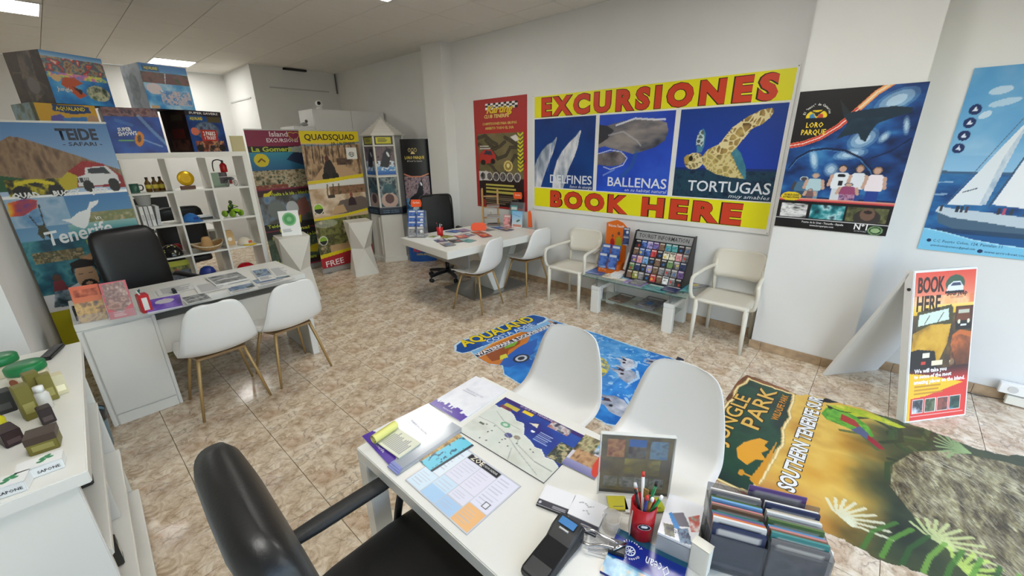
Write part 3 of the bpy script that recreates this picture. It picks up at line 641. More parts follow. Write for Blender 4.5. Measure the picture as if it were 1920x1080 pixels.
def person(cx, base, h, shirt, trousers, hair, skin=(196, 160, 140), w=1.):
    s_ = h/1.; c.p([(cx-.05*w, base), (cx-.05*w, base+.42*s_), (cx+.05*w, base+.42*s_), (cx+.05*w, base)], trousers)
    c.p([(cx-.065*w, base+.36*s_), (cx-.075*w, base+.70*s_), (cx-.04*w, base+.78*s_), (cx+.04*w, base+.78*s_), (cx+.075*w, base+.70*s_), (cx+.065*w, base+.36*s_)], shirt)
    c.s([(cx-.07*w, base+.70*s_), (cx-.085*w, base+.45*s_)], .02, skin); c.s([(cx+.07*w, base+.70*s_), (cx+.085*w, base+.45*s_)], .02, skin)
    c.e(cx, base+.89*s_, .036*w, .095*s_, hair); c.e(cx, base+.875*s_, .028*w, .075*s_, skin)
person(.20, .22, .18, (70, 110, 140), (40, 70, 100), (190, 206, 212), (70, 66, 70), 1.1); person(.30, .22, .21, (176, 206, 214), (110, 150, 170), (120, 130, 136), w=1.0); person(.28, .22, .09, (120, 90, 90), (90, 80, 96), (50, 46, 54), w=.6)
person(.52, .22, .27, (226, 232, 238), (206, 214, 220), (60, 50, 46), w=1.1); person(.66, .22, .27, (222, 228, 236), (40, 70, 140), (140, 110, 80), w=.9); person(.80, .21, .27, (236, 226, 232), (30, 60, 140), (150, 116, 84)); person(.60, .22, .145, (150, 70, 110), (90, 60, 110), (80, 90, 110), w=1.0)
c.n(c.rm(.54, .22, .67, .28), [(70, 40, 90), (190, 150, 180), (110, 30, 60)], 4, 5); c.s([(.50, .41), (.54, .41)], .02, (26, 28, 34)); c.r(.505, .34, .545, .375, (26, 26, 34))
c.r(0, 0, 1, .222, (14, 13, 15)); c.g(0, .215, 1, .235, (196, 50, 60), (232, 180, 150))
c.e(.11, .245, .095, .034, (222, 196, 30)); c.n((.04, .085, .29, .19), [(60, 60, 62), (190, 190, 190), (236, 236, 236), (120, 120, 120)], 8, 3, ax=2, ay=.7); c.n((.32, .085, .62, .19), [(10, 60, 70), (20, 120, 130), (180, 220, 224), (6, 40, 54)], 16, 6); c.n((.64, .085, .97, .19), [(40, 44, 30), (80, 84, 52), (110, 110, 70)], 6, 8); c.e(.81, .12, .11, .06, (52, 48, 46)); c.e(.81, .145, .06, .045, (110, 84, 70)); c.e(.81, .16, .035, .012, (40, 34, 32)); c.r(0, .074, 1, .0765, (230, 230, 230))
c.e(.905, .035, .06, .032, (120, 160, 110)); c.e(.905, .035, .048, .026, (24, 50, 30)); c.e(.905, .035, .036, .018, (150, 180, 130))
c.e(.19, .825, .09, .042, (236, 206, 30)); c.r(.09, .78, .29, .815, (14, 12, 14)); c.p([(.13, .815), (.13, .835), (.16, .845), (.185, .815)], (60, 130, 180)); c.p([(.2, .815), (.215, .84), (.245, .84), (.25, .815)], (196, 70, 50)); c.p([(.13, .865), (.19, .85), (.25, .865), (.22, .842), (.195, .82), (.165, .842)], (20, 20, 24))
pr(c, .69, .995, lp)
tarc(lp, 'El "must" de Canarias', .131, .822, .072, PI*.95, PI*.05, .015, (226, 226, 220)); tx(lp, 'LORO', .131, .745, .035, (244, 214, 60), w=.105, bold=.02); tx(lp, 'PARQUE', .131, .695, .036, (244, 214, 60), w=.15, bold=.02)
tx(lp, 'WORLD-CLASS', .077, .247, .014, (40, 30, 20), w=.10, bold=.03); tx(lp, 'ATTRACTIONS', .077, .228, .014, (40, 30, 20), w=.11, bold=.03)
tx(lp, 'Puerto de la Cruz - Tenerife - España', .31, .046, .014, (226, 226, 226), w=.26, bold=.02); tx(lp, 'www.loroparque.com', .31, .024, .013, (226, 226, 226), w=.15, bold=.02); tx(lp, 'Nº1', .545, .03, .042, (240, 240, 240), w=.075, bold=.02); tx(lp, 'IN THE WORLD', .545, .014, .009, (220, 220, 220), w=.07)

# --- sailing poster on the right wall
P0 = ony(1720, 466, YW-.008); P1 = ony(1827, 128, YW-.008)
sp_ = board('poster', 'light blue sailing catamaran poster at the right edge on the white wall', 'poster', .56, P1.z-P0.z, .005, mat((110, 180, 220), .4), (P0.x, YW-.008, P0.z))
Hs = P1.z-P0.z
c = Cv(170, 220); c.g(0, .4, 1, 1, (150, 196, 226), (64, 140, 196)); c.n((0, .55, 1, 1), [(84, 156, 204), (110, 176, 214), (200, 222, 234)], 40, 17, .35, ax=2); c.g(0, 0, 1, .46, (24, 92, 150), (20, 74, 132)); c.n((0, .12, 1, .46), [(14, 58, 112), (30, 96, 154), (60, 130, 180)], 12, 3, .8, ax=4)
c.e(.36, .88, .09, .02, (220, 232, 240), .1, .7); c.e(.30, .76, .05, .018, (230, 238, 242), .3, .7); c.e(.42, .82, .12, .018, (226, 236, 242), .15, .6); c.r(.02, .452, 1, .462, (60, 96, 130))
c.r(0, .455, .14, .468, (70, 90, 110)); c.s([(.05, .40), (.22, .405)], .008, (200, 220, 234), .6); c.s([(0, .33), (.2, .335)], .010, (200, 220, 234), .6)
c.p([(.16, .24), (.30, .215), (.62, .205), (1, .17), (1, .11), (.4, .13), (.2, .17)], (70, 100, 124)); c.p([(.15, .235), (.17, .265), (.3, .255), (.6, .245), (1, .225), (1, .165), (.6, .19), (.3, .205)], (190, 206, 216)); c.r(.2, .115, 1, .14, (16, 50, 84), .6)
c.p([(.23, .275), (.55, .285), (.60, .50), (.66, .75), (.52, .60), (.40, .46), (.30, .35)], (222, 230, 234)); c.n(c.pm([(.5, .285), (.55, .285), (.60, .50), (.66, .75), (.56, .55)]), [(150, 176, 196), (206, 218, 226)], 10, 4, .8)
c.p([(.60, .29), (1, .27), (1, .95), (.93, .96), (.80, .70)], (232, 236, 238)); c.n(c.pm([(.85, .3), (1, .28), (1, .7), (.95, .68)]), [(160, 190, 214), (226, 232, 236)], 14, 9, .7); c.s([(.58, .28), (.74, .60), (.90, .98)], .010, (60, 80, 104)); c.s([(.22, .275), (.50, .62), (.80, .97)], .005, (80, 104, 128)); c.s([(.33, .35), (.44, .375)], .006, (70, 90, 110))
for x, col in ((.18, (60, 60, 70)), (.32, (40, 50, 66)), (.36, (50, 60, 76)), (.40, (80, 70, 80)), (.66, (60, 50, 60)), (.70, (180, 80, 110)), (.76, (50, 60, 70)), (.86, (90, 70, 60))): c.r(x, .235, x+.025, .275, col)
c.p([(0, 0), (0, .125), (.12, .13), (.3, .115), (.55, .085), (.8, .07), (1, .065), (1, 0)], (120, 196, 230)); c.s([(0, .125), (.12, .13), (.3, .115), (.55, .085), (.8, .07), (1, .065)], .006, (170, 220, 240))
c.a = np.roll(c.a, -16, axis=1)
for k in range(4):
    u, v = .115-.012*k, .79-k*.067; c.e(u, v, .052, .027, (16, 44, 96)); c.p([(u-.022, v-.008), (u+.002, v+.016), (u+.01, v), (u+.024, v-.002), (u+.02, v-.010)], (222, 230, 240))
pr(c, .56, Hs, sp_)
tx(sp_, 'C.C. Puerto Colon, 124, Pantalan 11', .065, .062, .019, (24, 54, 96), 'L', w=.33); tx(sp_, 'arriroboatexperience@gmail.com', .06, .030, .016, (24, 54, 96), 'L', w=.22); tx(sp_, 'www.arriroboat.com', .325, .020, .016, (24, 54, 96), 'L', w=.19)
MB().lathe([(.012, 0), (.012, .0005)], 12, M=Matrix.Translation((.045, -.001, .070)) @ Matrix.Rotation(PI/2, 4, 'X')).build('pin_icon', mat((24, 54, 96), .4), sp_)
MB().lathe([(.013, 0), (.013, .0005)], 12, M=Matrix.Translation((.305, -.001, .028)) @ Matrix.Rotation(PI/2, 4, 'X')).build('globe_icon', mat((24, 54, 96), .4), sp_)

# ================================================================ A-frame pavement sign
t = thing('a_frame_sign', 'white A-frame board with a red BOOK HERE jeep poster by the wall', 'sign', (3.60, 1.483, 0), math.atan2(.777, .63))
WS, HS = .485, 1.005; tilt = -math.radians(12.6)
fb = MB().box(0, WS, 0, .055, 0, HS).build('front_panel', mat((232, 232, 230), .3), t, bevel=.004); fb.rotation_euler = (tilt, 0, 0)
rb = MB().add([(.0, .235, .955), (WS, .235, .955), (WS, .255, .955), (0, .255, .955), (0, .60, 0), (WS, .60, 0), (WS, .63, 0), (0, .63, 0)], [(0, 1, 2, 3), (7, 6, 5, 4), (4, 5, 1, 0), (6, 7, 3, 2), (5, 6, 2, 1), (7, 4, 0, 3)]).build('rear_panel', mat((224, 224, 222), .4), t, bevel=.002)
MB().lathe([(.010, -.004), (.010, .004)], 10, M=Matrix.Translation((-.002, .215, .86)) @ Matrix.Rotation(PI/2, 4, 'Y')).build('hinge_bolt', mat((90, 90, 92), .4, metal=.8), t)
c = Cv(120, 245, (222, 66, 52)); c.g(0, .62, 1, 1, (244, 214, 170), (222, 74, 56)); c.n((0, .74, 1, .84), [(240, 180, 90), (250, 226, 160), (226, 120, 70)], 30, 4, .6)
c.n((0, .30, 1, .76), [(40, 34, 34), (70, 56, 44), (110, 84, 50)], 26, 3); c.g(0, .72, 1, .78, (226, 176, 40), (244, 210, 120))
c.p([(.06, .62), (.07, .74), (.62, .775), (.66, .75), (.66, .65)], (74, 70, 44)); c.p([(.09, .645), (.10, .72), (.58, .75), (.60, .675)], (206, 220, 206)); c.s([(.2, .66), (.27, .71)], .006, (60, 60, 50)); c.s([(.42, .67), (.5, .725)], .006, (60, 60, 50))
c.p([(.0, .46), (.02, .60), (.30, .65), (.64, .645), (.60, .52), (.48, .40), (.1, .44)], (186, 140, 42)); c.n(c.pm([(.0, .46), (.02, .60), (.30, .65), (.64, .645), (.60, .52), (.48, .40), (.1, .44)]), [(120, 92, 40), (206, 156, 50), (226, 180, 70)], 24, 6, .7)
c.p([(0, .32), (0, .48), (.12, .49), (.40, .47), (.44, .38), (.5, .30)], (36, 34, 38)); c.r(.20, .43, .32, .46, (232, 228, 200)); c.r(.18, .385, .26, .405, (206, 70, 60)); c.r(.36, .37, .54, .405, (236, 228, 190)); c.e(.70, .385, .045, .022, (226, 226, 170))
c.r(.70, .64, 1, .76, (80, 46, 34)); c.p([(.72, .66), (.74, .745), (.94, .75), (.96, .66)], (110, 62, 40)); c.r(.75, .71, .93, .735, (190, 190, 170)); c.r(.72, .60, .98, .66, (34, 30, 32)); c.e(.77, .655, .025, .014, (226, 220, 190)); c.e(.93, .655, .025, .014, (226, 220, 190)); c.r(.80, .625, .9, .635, (220, 220, 214))
c.p([(.66, .50), (.68, .57), (.80, .60), (1, .58), (1, .36), (.78, .36)], (196, 104, 50)); c.n(c.pm([(.66, .36), (.68, .55), (.80, .57), (1, .54), (1, .33), (.7, .33)]), [(50, 36, 36), (96, 56, 44), (196, 104, 56)], 24, 12, .7)
c.g(0, .25, 1, .35, (222, 62, 56), (60, 40, 44)); c.r(0, .0, 1, .26, (218, 64, 58)); c.p([(0, .14), (0, .33), (.3, .31), (.92, .235), (.3, .165), (.05, .155), (.05, 0), (0, 0)], (240, 190, 50))
c.lines(.10, .175, .74, .245, 3, (190, 130, 50), 4, .5); c.r(.06, .028, .96, .034, (240, 200, 190))
for k, pal in enumerate(([(236, 240, 244), (40, 44, 50), (120, 130, 140)], [(170, 190, 170), (60, 70, 50), (110, 120, 90)], [(90, 100, 80), (150, 80, 70), (60, 60, 64)], [(80, 150, 210), (60, 90, 80), (40, 60, 60)])): c.r(.08+k*.21, .048, .27+k*.21, .145, (232, 220, 210)); c.n((.09+k*.21, .052, .26+k*.21, .141), pal, 14, k+2)
c.e(.66, .91, .16, .06, (60, 90, 70)); c.p([(.52, .86), (.54, .90), (.62, .925), (.74, .925), (.80, .89), (.80, .86)], (220, 224, 230)); c.p([(.58, .90), (.62, .92), (.74, .92), (.76, .90)], (60, 70, 96)); c.r(.5, .848, .82, .866, (40, 40, 44))
pr(c, WS-.026, HS-.026, fb, .013, .013)
tx(fb, 'BOOK', .13, .865, .095, (52, 30, 26), w=.20, bold=.03); tx(fb, 'HERE', .12, .745, .095, (52, 30, 26), w=.18, bold=.03); tx(fb, 'Soul Jeep', .335, .832, .032, (40, 30, 34), w=.16, bold=.02); tx(fb, 'EXCURSIONS', .335, .812, .013, (206, 110, 90), w=.10)
for i, (s_, w) in enumerate((('We will take you', .25), ('to some of the most', .29), ('amazing places on the island.', .40))): tx(fb, s_, .05, .335-i*.037, .026, (244, 240, 236), 'L', w=w, bold=.04)

# --- power strip and socket at the right wall
t = thing('power_strip', 'white double socket block on the skirting at the right edge', 'socket', (4.12, YW-.02, .08))
MB().box(-.055, .19, -.045, 0, .0, .075).build('socket_body', WHITE, t, bevel=.004)
for x in (.01, .12): MB().lathe([(.024, 0), (.024, .003), (.02, .0032)], 16, M=Matrix.Translation((x, -.0455, .038)) @ Matrix.Rotation(PI/2, 4, 'X')).build('socket_face', mat((205, 203, 198), .5), t)
o = MB().box(-.05, .06, -.05, 0, 0, .06).build('adapter', mat((226, 222, 208), .4), bevel=.004); o.location = (4.16, YW-.03, .012); tag(o, 'small cream mains adapter resting below the double socket', 'adapter')
o = MB().tube(cr([(4.11, 2.22, .03), (4.04, 2.235, .012), (3.97, 2.225, .010), (3.90, 2.24, .010), (3.80, 2.235, .010)], 4), .004, 6).build('power_cable', mat((70, 62, 56), .6), smooth=True); tag(o, 'thin dark cable lying along the skirting at the right', 'cable')
# ================================================================ floor stickers (read towards +y)
def sticker(name, label, x1, y0, Wy, Hx, cv):
    o = thing(name, label, 'floor sticker', (x1, y0, .0008)); o.rotation_euler = (-PI/2, 0, PI/2)
    pr(cv, Wy, Hx, o, y=-.0004, name='print', rough=.3); return o
def edge(pts, n, amp, seed):
    r = random.Random(seed); out = []
    for i, a in enumerate(pts):
        b = pts[(i+1) % len(pts)]
        for k in range(n): t = k/n; out.append((a[0]+(b[0]-a[0])*t+r.uniform(-amp, amp), a[1]+(b[1]-a[1])*t+r.uniform(-amp, amp)))
    return out
c = Cv(230, 345, (40, 124, 206))
plq = [(.085, .985), (.02, .93), (.03, .885), (.08, .868), (.90, .805), (.97, .815), (.985, .845), (.965, .925), (.90, .945), (.16, 1.0)]
bod = [(.10, .88), (.06, .80), (.05, .72), (.10, .66), (.02, .60), (.0, .50), (.03, .40), (.0, .30), (.02, .20), (.01, .08), (.05, .02), (.20, .01), (.5, .03), (.8, .0), (.96, .01), (.98, .10), (.97, .3), (.99, .5), (.97, .66), (.98, .78), (.95, .84)]
MBd = c.pm(edge(bod, 4, .006, 2)); MPl = c.pm(plq); c.k = MBd | MPl
c.n((0, 0, 1, 1), [(14, 84, 170), (26, 116, 204), (60, 150, 226), (24, 104, 190)], 44, 7)
c.n((.3, .2, 1, .62), [(30, 120, 200), (110, 180, 230), (200, 226, 240)], 12, 15, .45); c.sp((.3, .1, .95, .6), (206, 230, 244), .80, 7, 9, .6)
c.n(MBd & (c.V > .76), [(150, 200, 234), (190, 222, 240)], 30, 3, .7)
# water slide
c.p([(.05, .70), (.06, .82), (.30, .85), (.60, .83), (.66, .78), (.50, .72), (.30, .71), (.18, .66), (.10, .66)], (206, 122, 40)); c.p([(.10, .72), (.14, .79), (.35, .81), (.55, .79), (.44, .74), (.30, .735), (.2, .69)], (150, 74, 26)); c.s([(.1, .82), (.3, .845), (.6, .825)], .012, (236, 166, 70))
c.p([(.08, .665), (.2, .70), (.4, .72), (.6, .71), (.5, .66), (.3, .61), (.12, .62)], (30, 96, 186)); c.p([(.3, .76), (.36, .80), (.42, .785), (.46, .80), (.45, .76), (.38, .745)], (120, 176, 50)); c.p([(.15, .70), (.2, .73), (.25, .72), (.22, .69)], (216, 210, 60)); c.e(.27, .635, .07, .035, (40, 50, 70)); c.e(.27, .635, .05, .024, (196, 206, 220)); c.e(.27, .635, .03, .014, (40, 46, 60))
# swimmer on a ring, seen from above
sk = (214, 156, 120); c.s([(.93, .79), (.90, .70), (.84, .64)], .022, sk); c.e(.84, .62, .085, .035, (120, 80, 56), .3); c.e(.80, .60, .05, .022, sk); c.s([(.80, .60), (.78, .52), (.74, .46)], .06, sk); c.p([(.72, .545), (.84, .565), (.85, .535), (.74, .515)], (206, 40, 50)); c.p([(.70, .47), (.80, .48), (.78, .445), (.71, .44)], (200, 36, 46)); c.s([(.74, .45), (.62, .40), (.52, .37)], .034, sk); c.s([(.76, .45), (.66, .44), (.56, .44)], .03, (222, 170, 136))
c.e(.50, .34, .16, .075, (196, 176, 60), .4); c.e(.50, .34, .115, .05, (232, 206, 60), .4); c.n(c.em(.50, .34, .15, .07, .4), [(226, 206, 70), (236, 226, 150), (60, 110, 180), (222, 196, 50)], 9, 22, .8); c.e(.40, .37, .05, .03, sk); c.e(.66, .42, .08, .03, (230, 214, 80), .4, .8)
# dolphins with open beaks
def dolph(u, v, s_, a):
    ca, sa = math.cos(a), math.sin(a); f = lambda x, y: (u+(x*ca-y*sa)*s_/c.asp*1., v+(x*sa+y*ca)*s_)
    body = [f(*p) for p in ((-.9, -.5), (-.6, .1), (-.2, .35), (.05, .9), (.18, .95), (.22, .5), (.35, .45), (.55, .85), (.70, .80), (.66, .35), (.75, 0), (.5, -.45), (0, -.75))]
    c.n(c.pm(body), [(130, 140, 160), (176, 182, 196), (222, 224, 230)], 16, int(u*100), 1.); c.p([f(*p) for p in ((.15, .85), (.22, .5), (.35, .45), (.52, .75), (.42, .2), (.2, .1))], (70, 56, 70)); q = f(-.1, .1); c.e(q[0], q[1], .012, .008, (30, 30, 40)); c.s([f(-.9, -.6), f(0, -.85), f(.7, -.5)], .012, (210, 230, 242), .8)
dolph(.20, .125, .085, .4); dolph(.56, .20, .075, .1); dolph(.70, .24, .06, -.1); dolph(.82, .13, .06, .5)
c.n(MPl, [(18, 74, 150), (26, 92, 172)], 40, 3); rim = MPl & ~c.pm([(.5+(x-.5)*.965, .905+(y-.905)*.84) for x, y in plq]); c.put(rim, (206, 230, 244))
c.p([(.22, .862), (.80, .815), (.84, .855), (.26, .902)], (36, 110, 196)); c.p([(.06, .80), (.94, .735), (.95, .765), (.07, .832)], (46, 44, 66)); c.s([(.06, .80), (.94, .735)], .004, (230, 236, 240))
c.put(MBd & ~c.pm([(.5+(x-.5)*.975, .43+(y-.43)*.985) for x, y in bod]) & ~MPl, (190, 226, 244))
s1 = sticker('floor_sticker', 'blue Aqualand water park floor sticker with dolphins behind the front desk chairs', 2.285, .19, 1.205, 1.845, c)
ra = math.atan2(-.075*1.845, .92*1.205)
otx(s1, 'AQUALAND', .60, 1.655, .135, (240, 214, 20), (12, 40, 100), rot=ra, w=.92, b=.03, ob=.055); tx(s1, 'COSTA ADEJE', .645, 1.555, .07, (214, 236, 246), rot=ra, w=.60, bold=.01, y=-.0024); tx(s1, 'WATERPARK & DOLPHINARIUM', .60, 1.425, .052, (240, 240, 244), rot=ra, w=1.0, bold=.03, y=-.0024)
tx(s1, 'S', 1.165, .075, .07, (240, 240, 244), rot=.5, bold=.05, y=-.0024); MB().prism([(1.10, .06), (1.22, .09), (1.23, .15), (1.11, .13)], 0, .0004, Matrix.Rotation(PI/2, 4, 'X') @ Matrix.Translation((0, 0, .001))).build('print_patch', mat((40, 44, 64), .4), s1)
# jungle sticker
c = Cv(270, 370, (60, 70, 46)); bod = [(.0, .995), (.0, .80), (.02, .60), (.0, .55), (.03, .46), (.0, .30), (.02, .0), (.98, 0), (1., .2), (.93, .30), (.97, .40), (.98, .60), (.97, .72), (.91, .80), (.96, .92), (.965, .995), (.6, 1.0), (.3, .99)]
c.k = c.pm(edge(bod, 7, .010, 5)); c.n((0, .70, 1, 1), [(70, 40, 26), (110, 66, 40), (150, 90, 50)], 30, 4); c.n((0, .40, 1, .80), [(214, 158, 56), (230, 190, 90), (196, 142, 52)], 60, 6); yel = c.a.copy()
c.n((0, 0, 1, .80), [(34, 44, 36), (52, 64, 46), (70, 80, 50)], 50, 9); br = np.array([120, 70, 40])/255.; f1 = np.clip((c.V+.05*c.U-.50)/.16+.5*(fbm(c.h, c.w, 60, 77)-.5), 0, 1)[..., None]; f1 = f1*f1*(3-2*f1); c.a = np.where((c.V < .80)[..., None], c.a*(1-f1)+yel*f1, c.a); f2 = np.clip((.22-c.U)/.2, 0, 1)[..., None]*np.clip((c.V-.60)/.1, 0, 1)[..., None]*.75; c.a = c.a*(1-f2)+(np.array([172, 96, 50])/255.)*f2
for k in range(26):
    r = random.Random(k); u, v = r.uniform(.55, 1), r.uniform(.30, .56); a = r.uniform(0, 6.3); c.s([(u, v), (u+.12*math.cos(a), v+.06*math.sin(a)), (u+.2*math.cos(a+.5), v+.1*math.sin(a+.5))], .014, random.Random(k+40).choice([(60, 84, 46), (44, 70, 44), (84, 104, 60), (36, 54, 40)]), .8)
# furry back of the animal: dense short strands
fur = [(.20, .36), (.28, .46), (.42, .515), (.58, .51), (.74, .46), (.84, .38), (.90, .25), (.92, 0), (.10, 0), (.12, .2)]
mk = c.pm(fur); c.n(mk, [(60, 52, 38), (104, 94, 66), (150, 140, 100), (196, 190, 150)], 14, 12, 1., ax=1., ay=.35); 
fl_ = fbm(c.h, c.w, 40, 55)
for k in range(5200):
    r = random.Random(k); u, v = r.uniform(.10, .92), r.uniform(0, .515); i0, j0 = min(c.w-1, int(u*c.w)), min(c.h-1, int(v*c.h))
    if mk[j0, i0]:
        b_ = fl_[j0, i0]*.75+r.uniform(-.22, .42); col = np.array((66, 56, 40))*(1-b_)+np.array((224, 218, 186))*b_; a = .75+1.1*(fl_[j0, i0]-.5)+r.uniform(-.2, .2)
        for q in range(r.randint(5, 11)):
            ii, jj = int(i0-q*math.cos(a)*.9), int(j0-q*math.sin(a)*.7)
            if 0 <= ii < c.w and 0 <= jj < c.h: c.a[jj, ii] = .35*c.a[jj, ii]+.65*np.clip(col, 0, 255)/255
# palm fronds
for bu, bv, col, n_ in ((.10, .585, (226, 226, 196), 9), (.20, .40, (206, 216, 150), 10), (.10, .36, (196, 222, 110), 8), (.88, .33, (150, 180, 120), 9)):
    for k in range(n_):
        a = -1.4+k*.28+(PI if bu > .5 else 0)*.5; c.s([(bu, bv), (bu+.06*math.cos(a), bv+.03*math.sin(a)+.02), (bu+.13*math.cos(a), bv+.08*math.sin(a))], .008, col, .85)
for k in range(16): c.s([(.02, .56-k*.035), (.12, .545-k*.035), (.22, .50-k*.03)], .010, [(70, 120, 50), (96, 150, 60), (50, 92, 44), (120, 168, 70)][k % 4], .85)
# parrot and toucan-like birds
c.p([(.84, .705), (.90, .70), (.95, .66), (.965, .60), (.95, .53), (.925, .48), (.90, .50), (.905, .58), (.87, .64), (.82, .68)], (190, 200, 44)); c.n(c.pm([(.90, .70), (.95, .66), (.965, .60), (.95, .53), (.925, .48), (.91, .56)]), [(216, 206, 50), (150, 180, 40), (230, 220, 90)], 10, 3, .8)
c.p([(.76, .69), (.80, .71), (.87, .70), (.90, .66), (.88, .615), (.82, .575), (.75, .56), (.72, .575), (.75, .63)], (86, 160, 50)); c.n(c.pm([(.76, .69), (.87, .70), (.90, .66), (.82, .575), (.73, .57)]), [(60, 130, 50), (130, 190, 60), (90, 160, 70)], 9, 8, .8); c.p([(.80, .655), (.86, .655), (.84, .615), (.77, .585)], (176, 60, 56)); c.p([(.74, .62), (.80, .60), (.76, .575), (.70, .565)], (90, 96, 130)); c.p([(.66, .545), (.70, .575), (.745, .575), (.72, .555), (.67, .53)], (160, 36, 54)); c.s([(.90, .70), (.88, .66), (.90, .63)], .006, (40, 70, 40)); c.e(.885, .69, .012, .008, (30, 30, 34)); c.p([(.91, .735), (.985, .705), (.98, .66), (.93, .695)], (26, 26, 34)); c.s([(.95, .72), (.97, .76)], .006, (206, 206, 196))
pl = edge([(.04, .985), (.02, .90), (.03, .80), (.30, .785), (.60, .79), (.90, .80), (.91, .88), (.92, .975), (.6, .985), (.3, .99)], 5, .008, 8); P_ = c.pm(pl); c.n(P_, [(20, 56, 44), (28, 72, 54), (22, 46, 44)], 40, 6)
c.s(pl+pl[:1], .012, (206, 170, 96)); c.s(pl+pl[:1], .005, (244, 226, 170))
c.p([(.18, .845), (.20, .875), (.26, .89), (.32, .88), (.36, .865), (.40, .845), (.40, .82), (.36, .825), (.34, .81), (.30, .825), (.26, .805), (.24, .83)], (226, 160, 40)); c.p([(.08, .80), (.10, .825), (.20, .815), (.40, .80), (.46, .80), (.3, .795)], (216, 150, 40)); c.s([(.12, .82), (.12, .845)], .006, (216, 150, 40)); c.e(.12, .85, .02, .008, (216, 150, 40)); c.s([(.12, .955), (.10, .985)], .01, (226, 170, 40)); c.p([(.05, .975), (.12, .985), (.20, .975), (.12, .965)], (230, 170, 40))
s2 = sticker('floor_sticker', 'green and brown Jungle Park floor sticker with a furry animal and parrot', 4.50, .165, 1.37, 1.86, c)
gold, dk = (226, 180, 84), (60, 36, 16)
otx(s2, 'JUNGLE', .66, 1.725, .095, gold, dk, w=.66, b=.01, ob=.05); otx(s2, 'PARK', .90, 1.60, .105, gold, dk, w=.58, b=.01, ob=.05); tx(s2, 'WILDLIFE PARK', 1.0, 1.525, .04, (226, 150, 40), w=.38, bold=.01); tx(s2, 'SOUTHERN TENERIFE SUR', .74, 1.335, .075, (40, 36, 30), w=1.14, bold=.08, y=-.0016); tx(s2, 'SOUTHERN TENERIFE SUR', .74, 1.335, .075, (240, 238, 232), w=1.13, bold=.035, y=-.0024)

# ================================================================ roll-up banners
def rollup(label, loc, rz, W_, H_, cv):
    t = thing('roll_up_banner', label, 'banner', loc, rz, 'roll-up banners')
    MB().box(-.02, W_+.02, -.045, .045, 0, .075).build('base_cassette', mat((176, 176, 174), .35, metal=.6), t, bevel=.012)
    for x in (.08, W_-.08): MB().box(x-.02, x+.02, -.09, .12, 0, .012).build('foot', mat((150, 150, 150), .4, metal=.6), t, bevel=.004)
    sh = MB().box(0, W_, -.0015, 0, .06, H_-.012).build('banner_sheet', mat((236, 236, 234), .5), t)
    MB().box(-.004, W_+.004, -.008, .008, H_-.012, H_+.004).build('top_rail', mat((190, 190, 188), .35, metal=.5), t, bevel=.003)
    MB().tube([(W_/2, .03, .05), (W_/2, .012, H_-.01)], .009, 8).build('support_pole', mat((150, 150, 150), .35, metal=.7), t)
    p = pr(cv, W_, H_-.085, sh, 0, .073, y=-.0024, rough=.45); return t, sh
# teide safari
c = Cv(130, 330); hh = 1.93
z_ = lambda z: (z-.073)/hh
c.g(0, z_(1.45), 1, 1, (176, 200, 226), (92, 140, 196)); mtn = [(0, .73), (0, .885), (.10, .915), (.22, .945), (.30, .94), (.42, .915), (.6, .88), (.8, .84), (1, .80), (1, .73)]
c.n(c.pm(mtn), [(84, 64, 50), (126, 98, 74), (156, 128, 98), (110, 84, 66)], 20, 4, 1., ax=.5, ay=1.5); c.p([(0, .73), (0, .80), (.2, .78), (.3, .73)], (40, 90, 56)); c.n(c.pm([(.52, .74), (.55, .80), (.70, .845), (.86, .83), (1, .77), (1, .72)]), [(140, 30, 36), (170, 44, 46), (120, 26, 34)], 12, 6)
c.n((.06, .71, .5, .775), [(30, 30, 24), (60, 56, 26), (206, 190, 30), (34, 34, 30)], 9, 8); c.e(.16, .725, .07, .026, (24, 24, 24)); c.e(.42, .725, .07, .026, (24, 24, 24)); c.p([(.45, .76), (.55, .80), (.62, .78), (.58, .73), (.48, .72)], (190, 172, 30)); c.s([(.14, .76), (.28, .77), (.40, .755)], .014, (216, 200, 30))
c.p([(.60, .735), (.61, .775), (.68, .785), (.70, .815), (.88, .82), (.95, .78), (.96, .74)], (222, 222, 224)); c.p([(.71, .79), (.72, .81), (.86, .815), (.90, .785)], (50, 54, 62)); c.e(.68, .735, .045, .025, (30, 30, 30)); c.e(.90, .735, .05, .03, (34, 32, 32))
for k in range(6): c.r(.61+k*.016, .752, .619+k*.016, .772, (60, 60, 64))
c.g(0, .40, 1, .70, (150, 190, 210), (70, 126, 180)); c.n((0, .58, .45, .70), [(90, 140, 186), (200, 214, 224), (150, 186, 210)], 24, 5, .7); c.n((.5, .575, 1, .62), [(196, 176, 140), (120, 130, 84), (160, 150, 110)], 8, 6); c.g(.4, .52, 1, .575, (60, 150, 160), (150, 190, 186)); c.n((0, .28, 1, .52), [(20, 70, 90), (40, 110, 124), (80, 150, 156), (24, 84, 100)], 22, 9)
par = [(0, .63), (.02, .685), (.16, .70), (.24, .69), (.22, .66), (.1, .63)]; c.n(c.pm(par), [(120, 60, 130), (206, 70, 50), (230, 140, 40), (226, 190, 60)], 20, 3); c.s([(.14, .63), (.18, .57)], .004, (60, 50, 40)); c.s([(.24, .67), (.22, .57)], .004, (60, 50, 40)); c.p([(.15, .55), (.18, .585), (.22, .585), (.25, .55), (.24, .52), (.2, .545), (.18, .52)], (70, 70, 46))
c.p([(.36, .60), (.44, .60), (.52, .625), (.60, .635), (.64, .665), (.72, .672), (.70, .655), (.63, .635), (.60, .60), (.56, .565), (.52, .55), (.46, .565), (.42, .585)], (240, 242, 242))
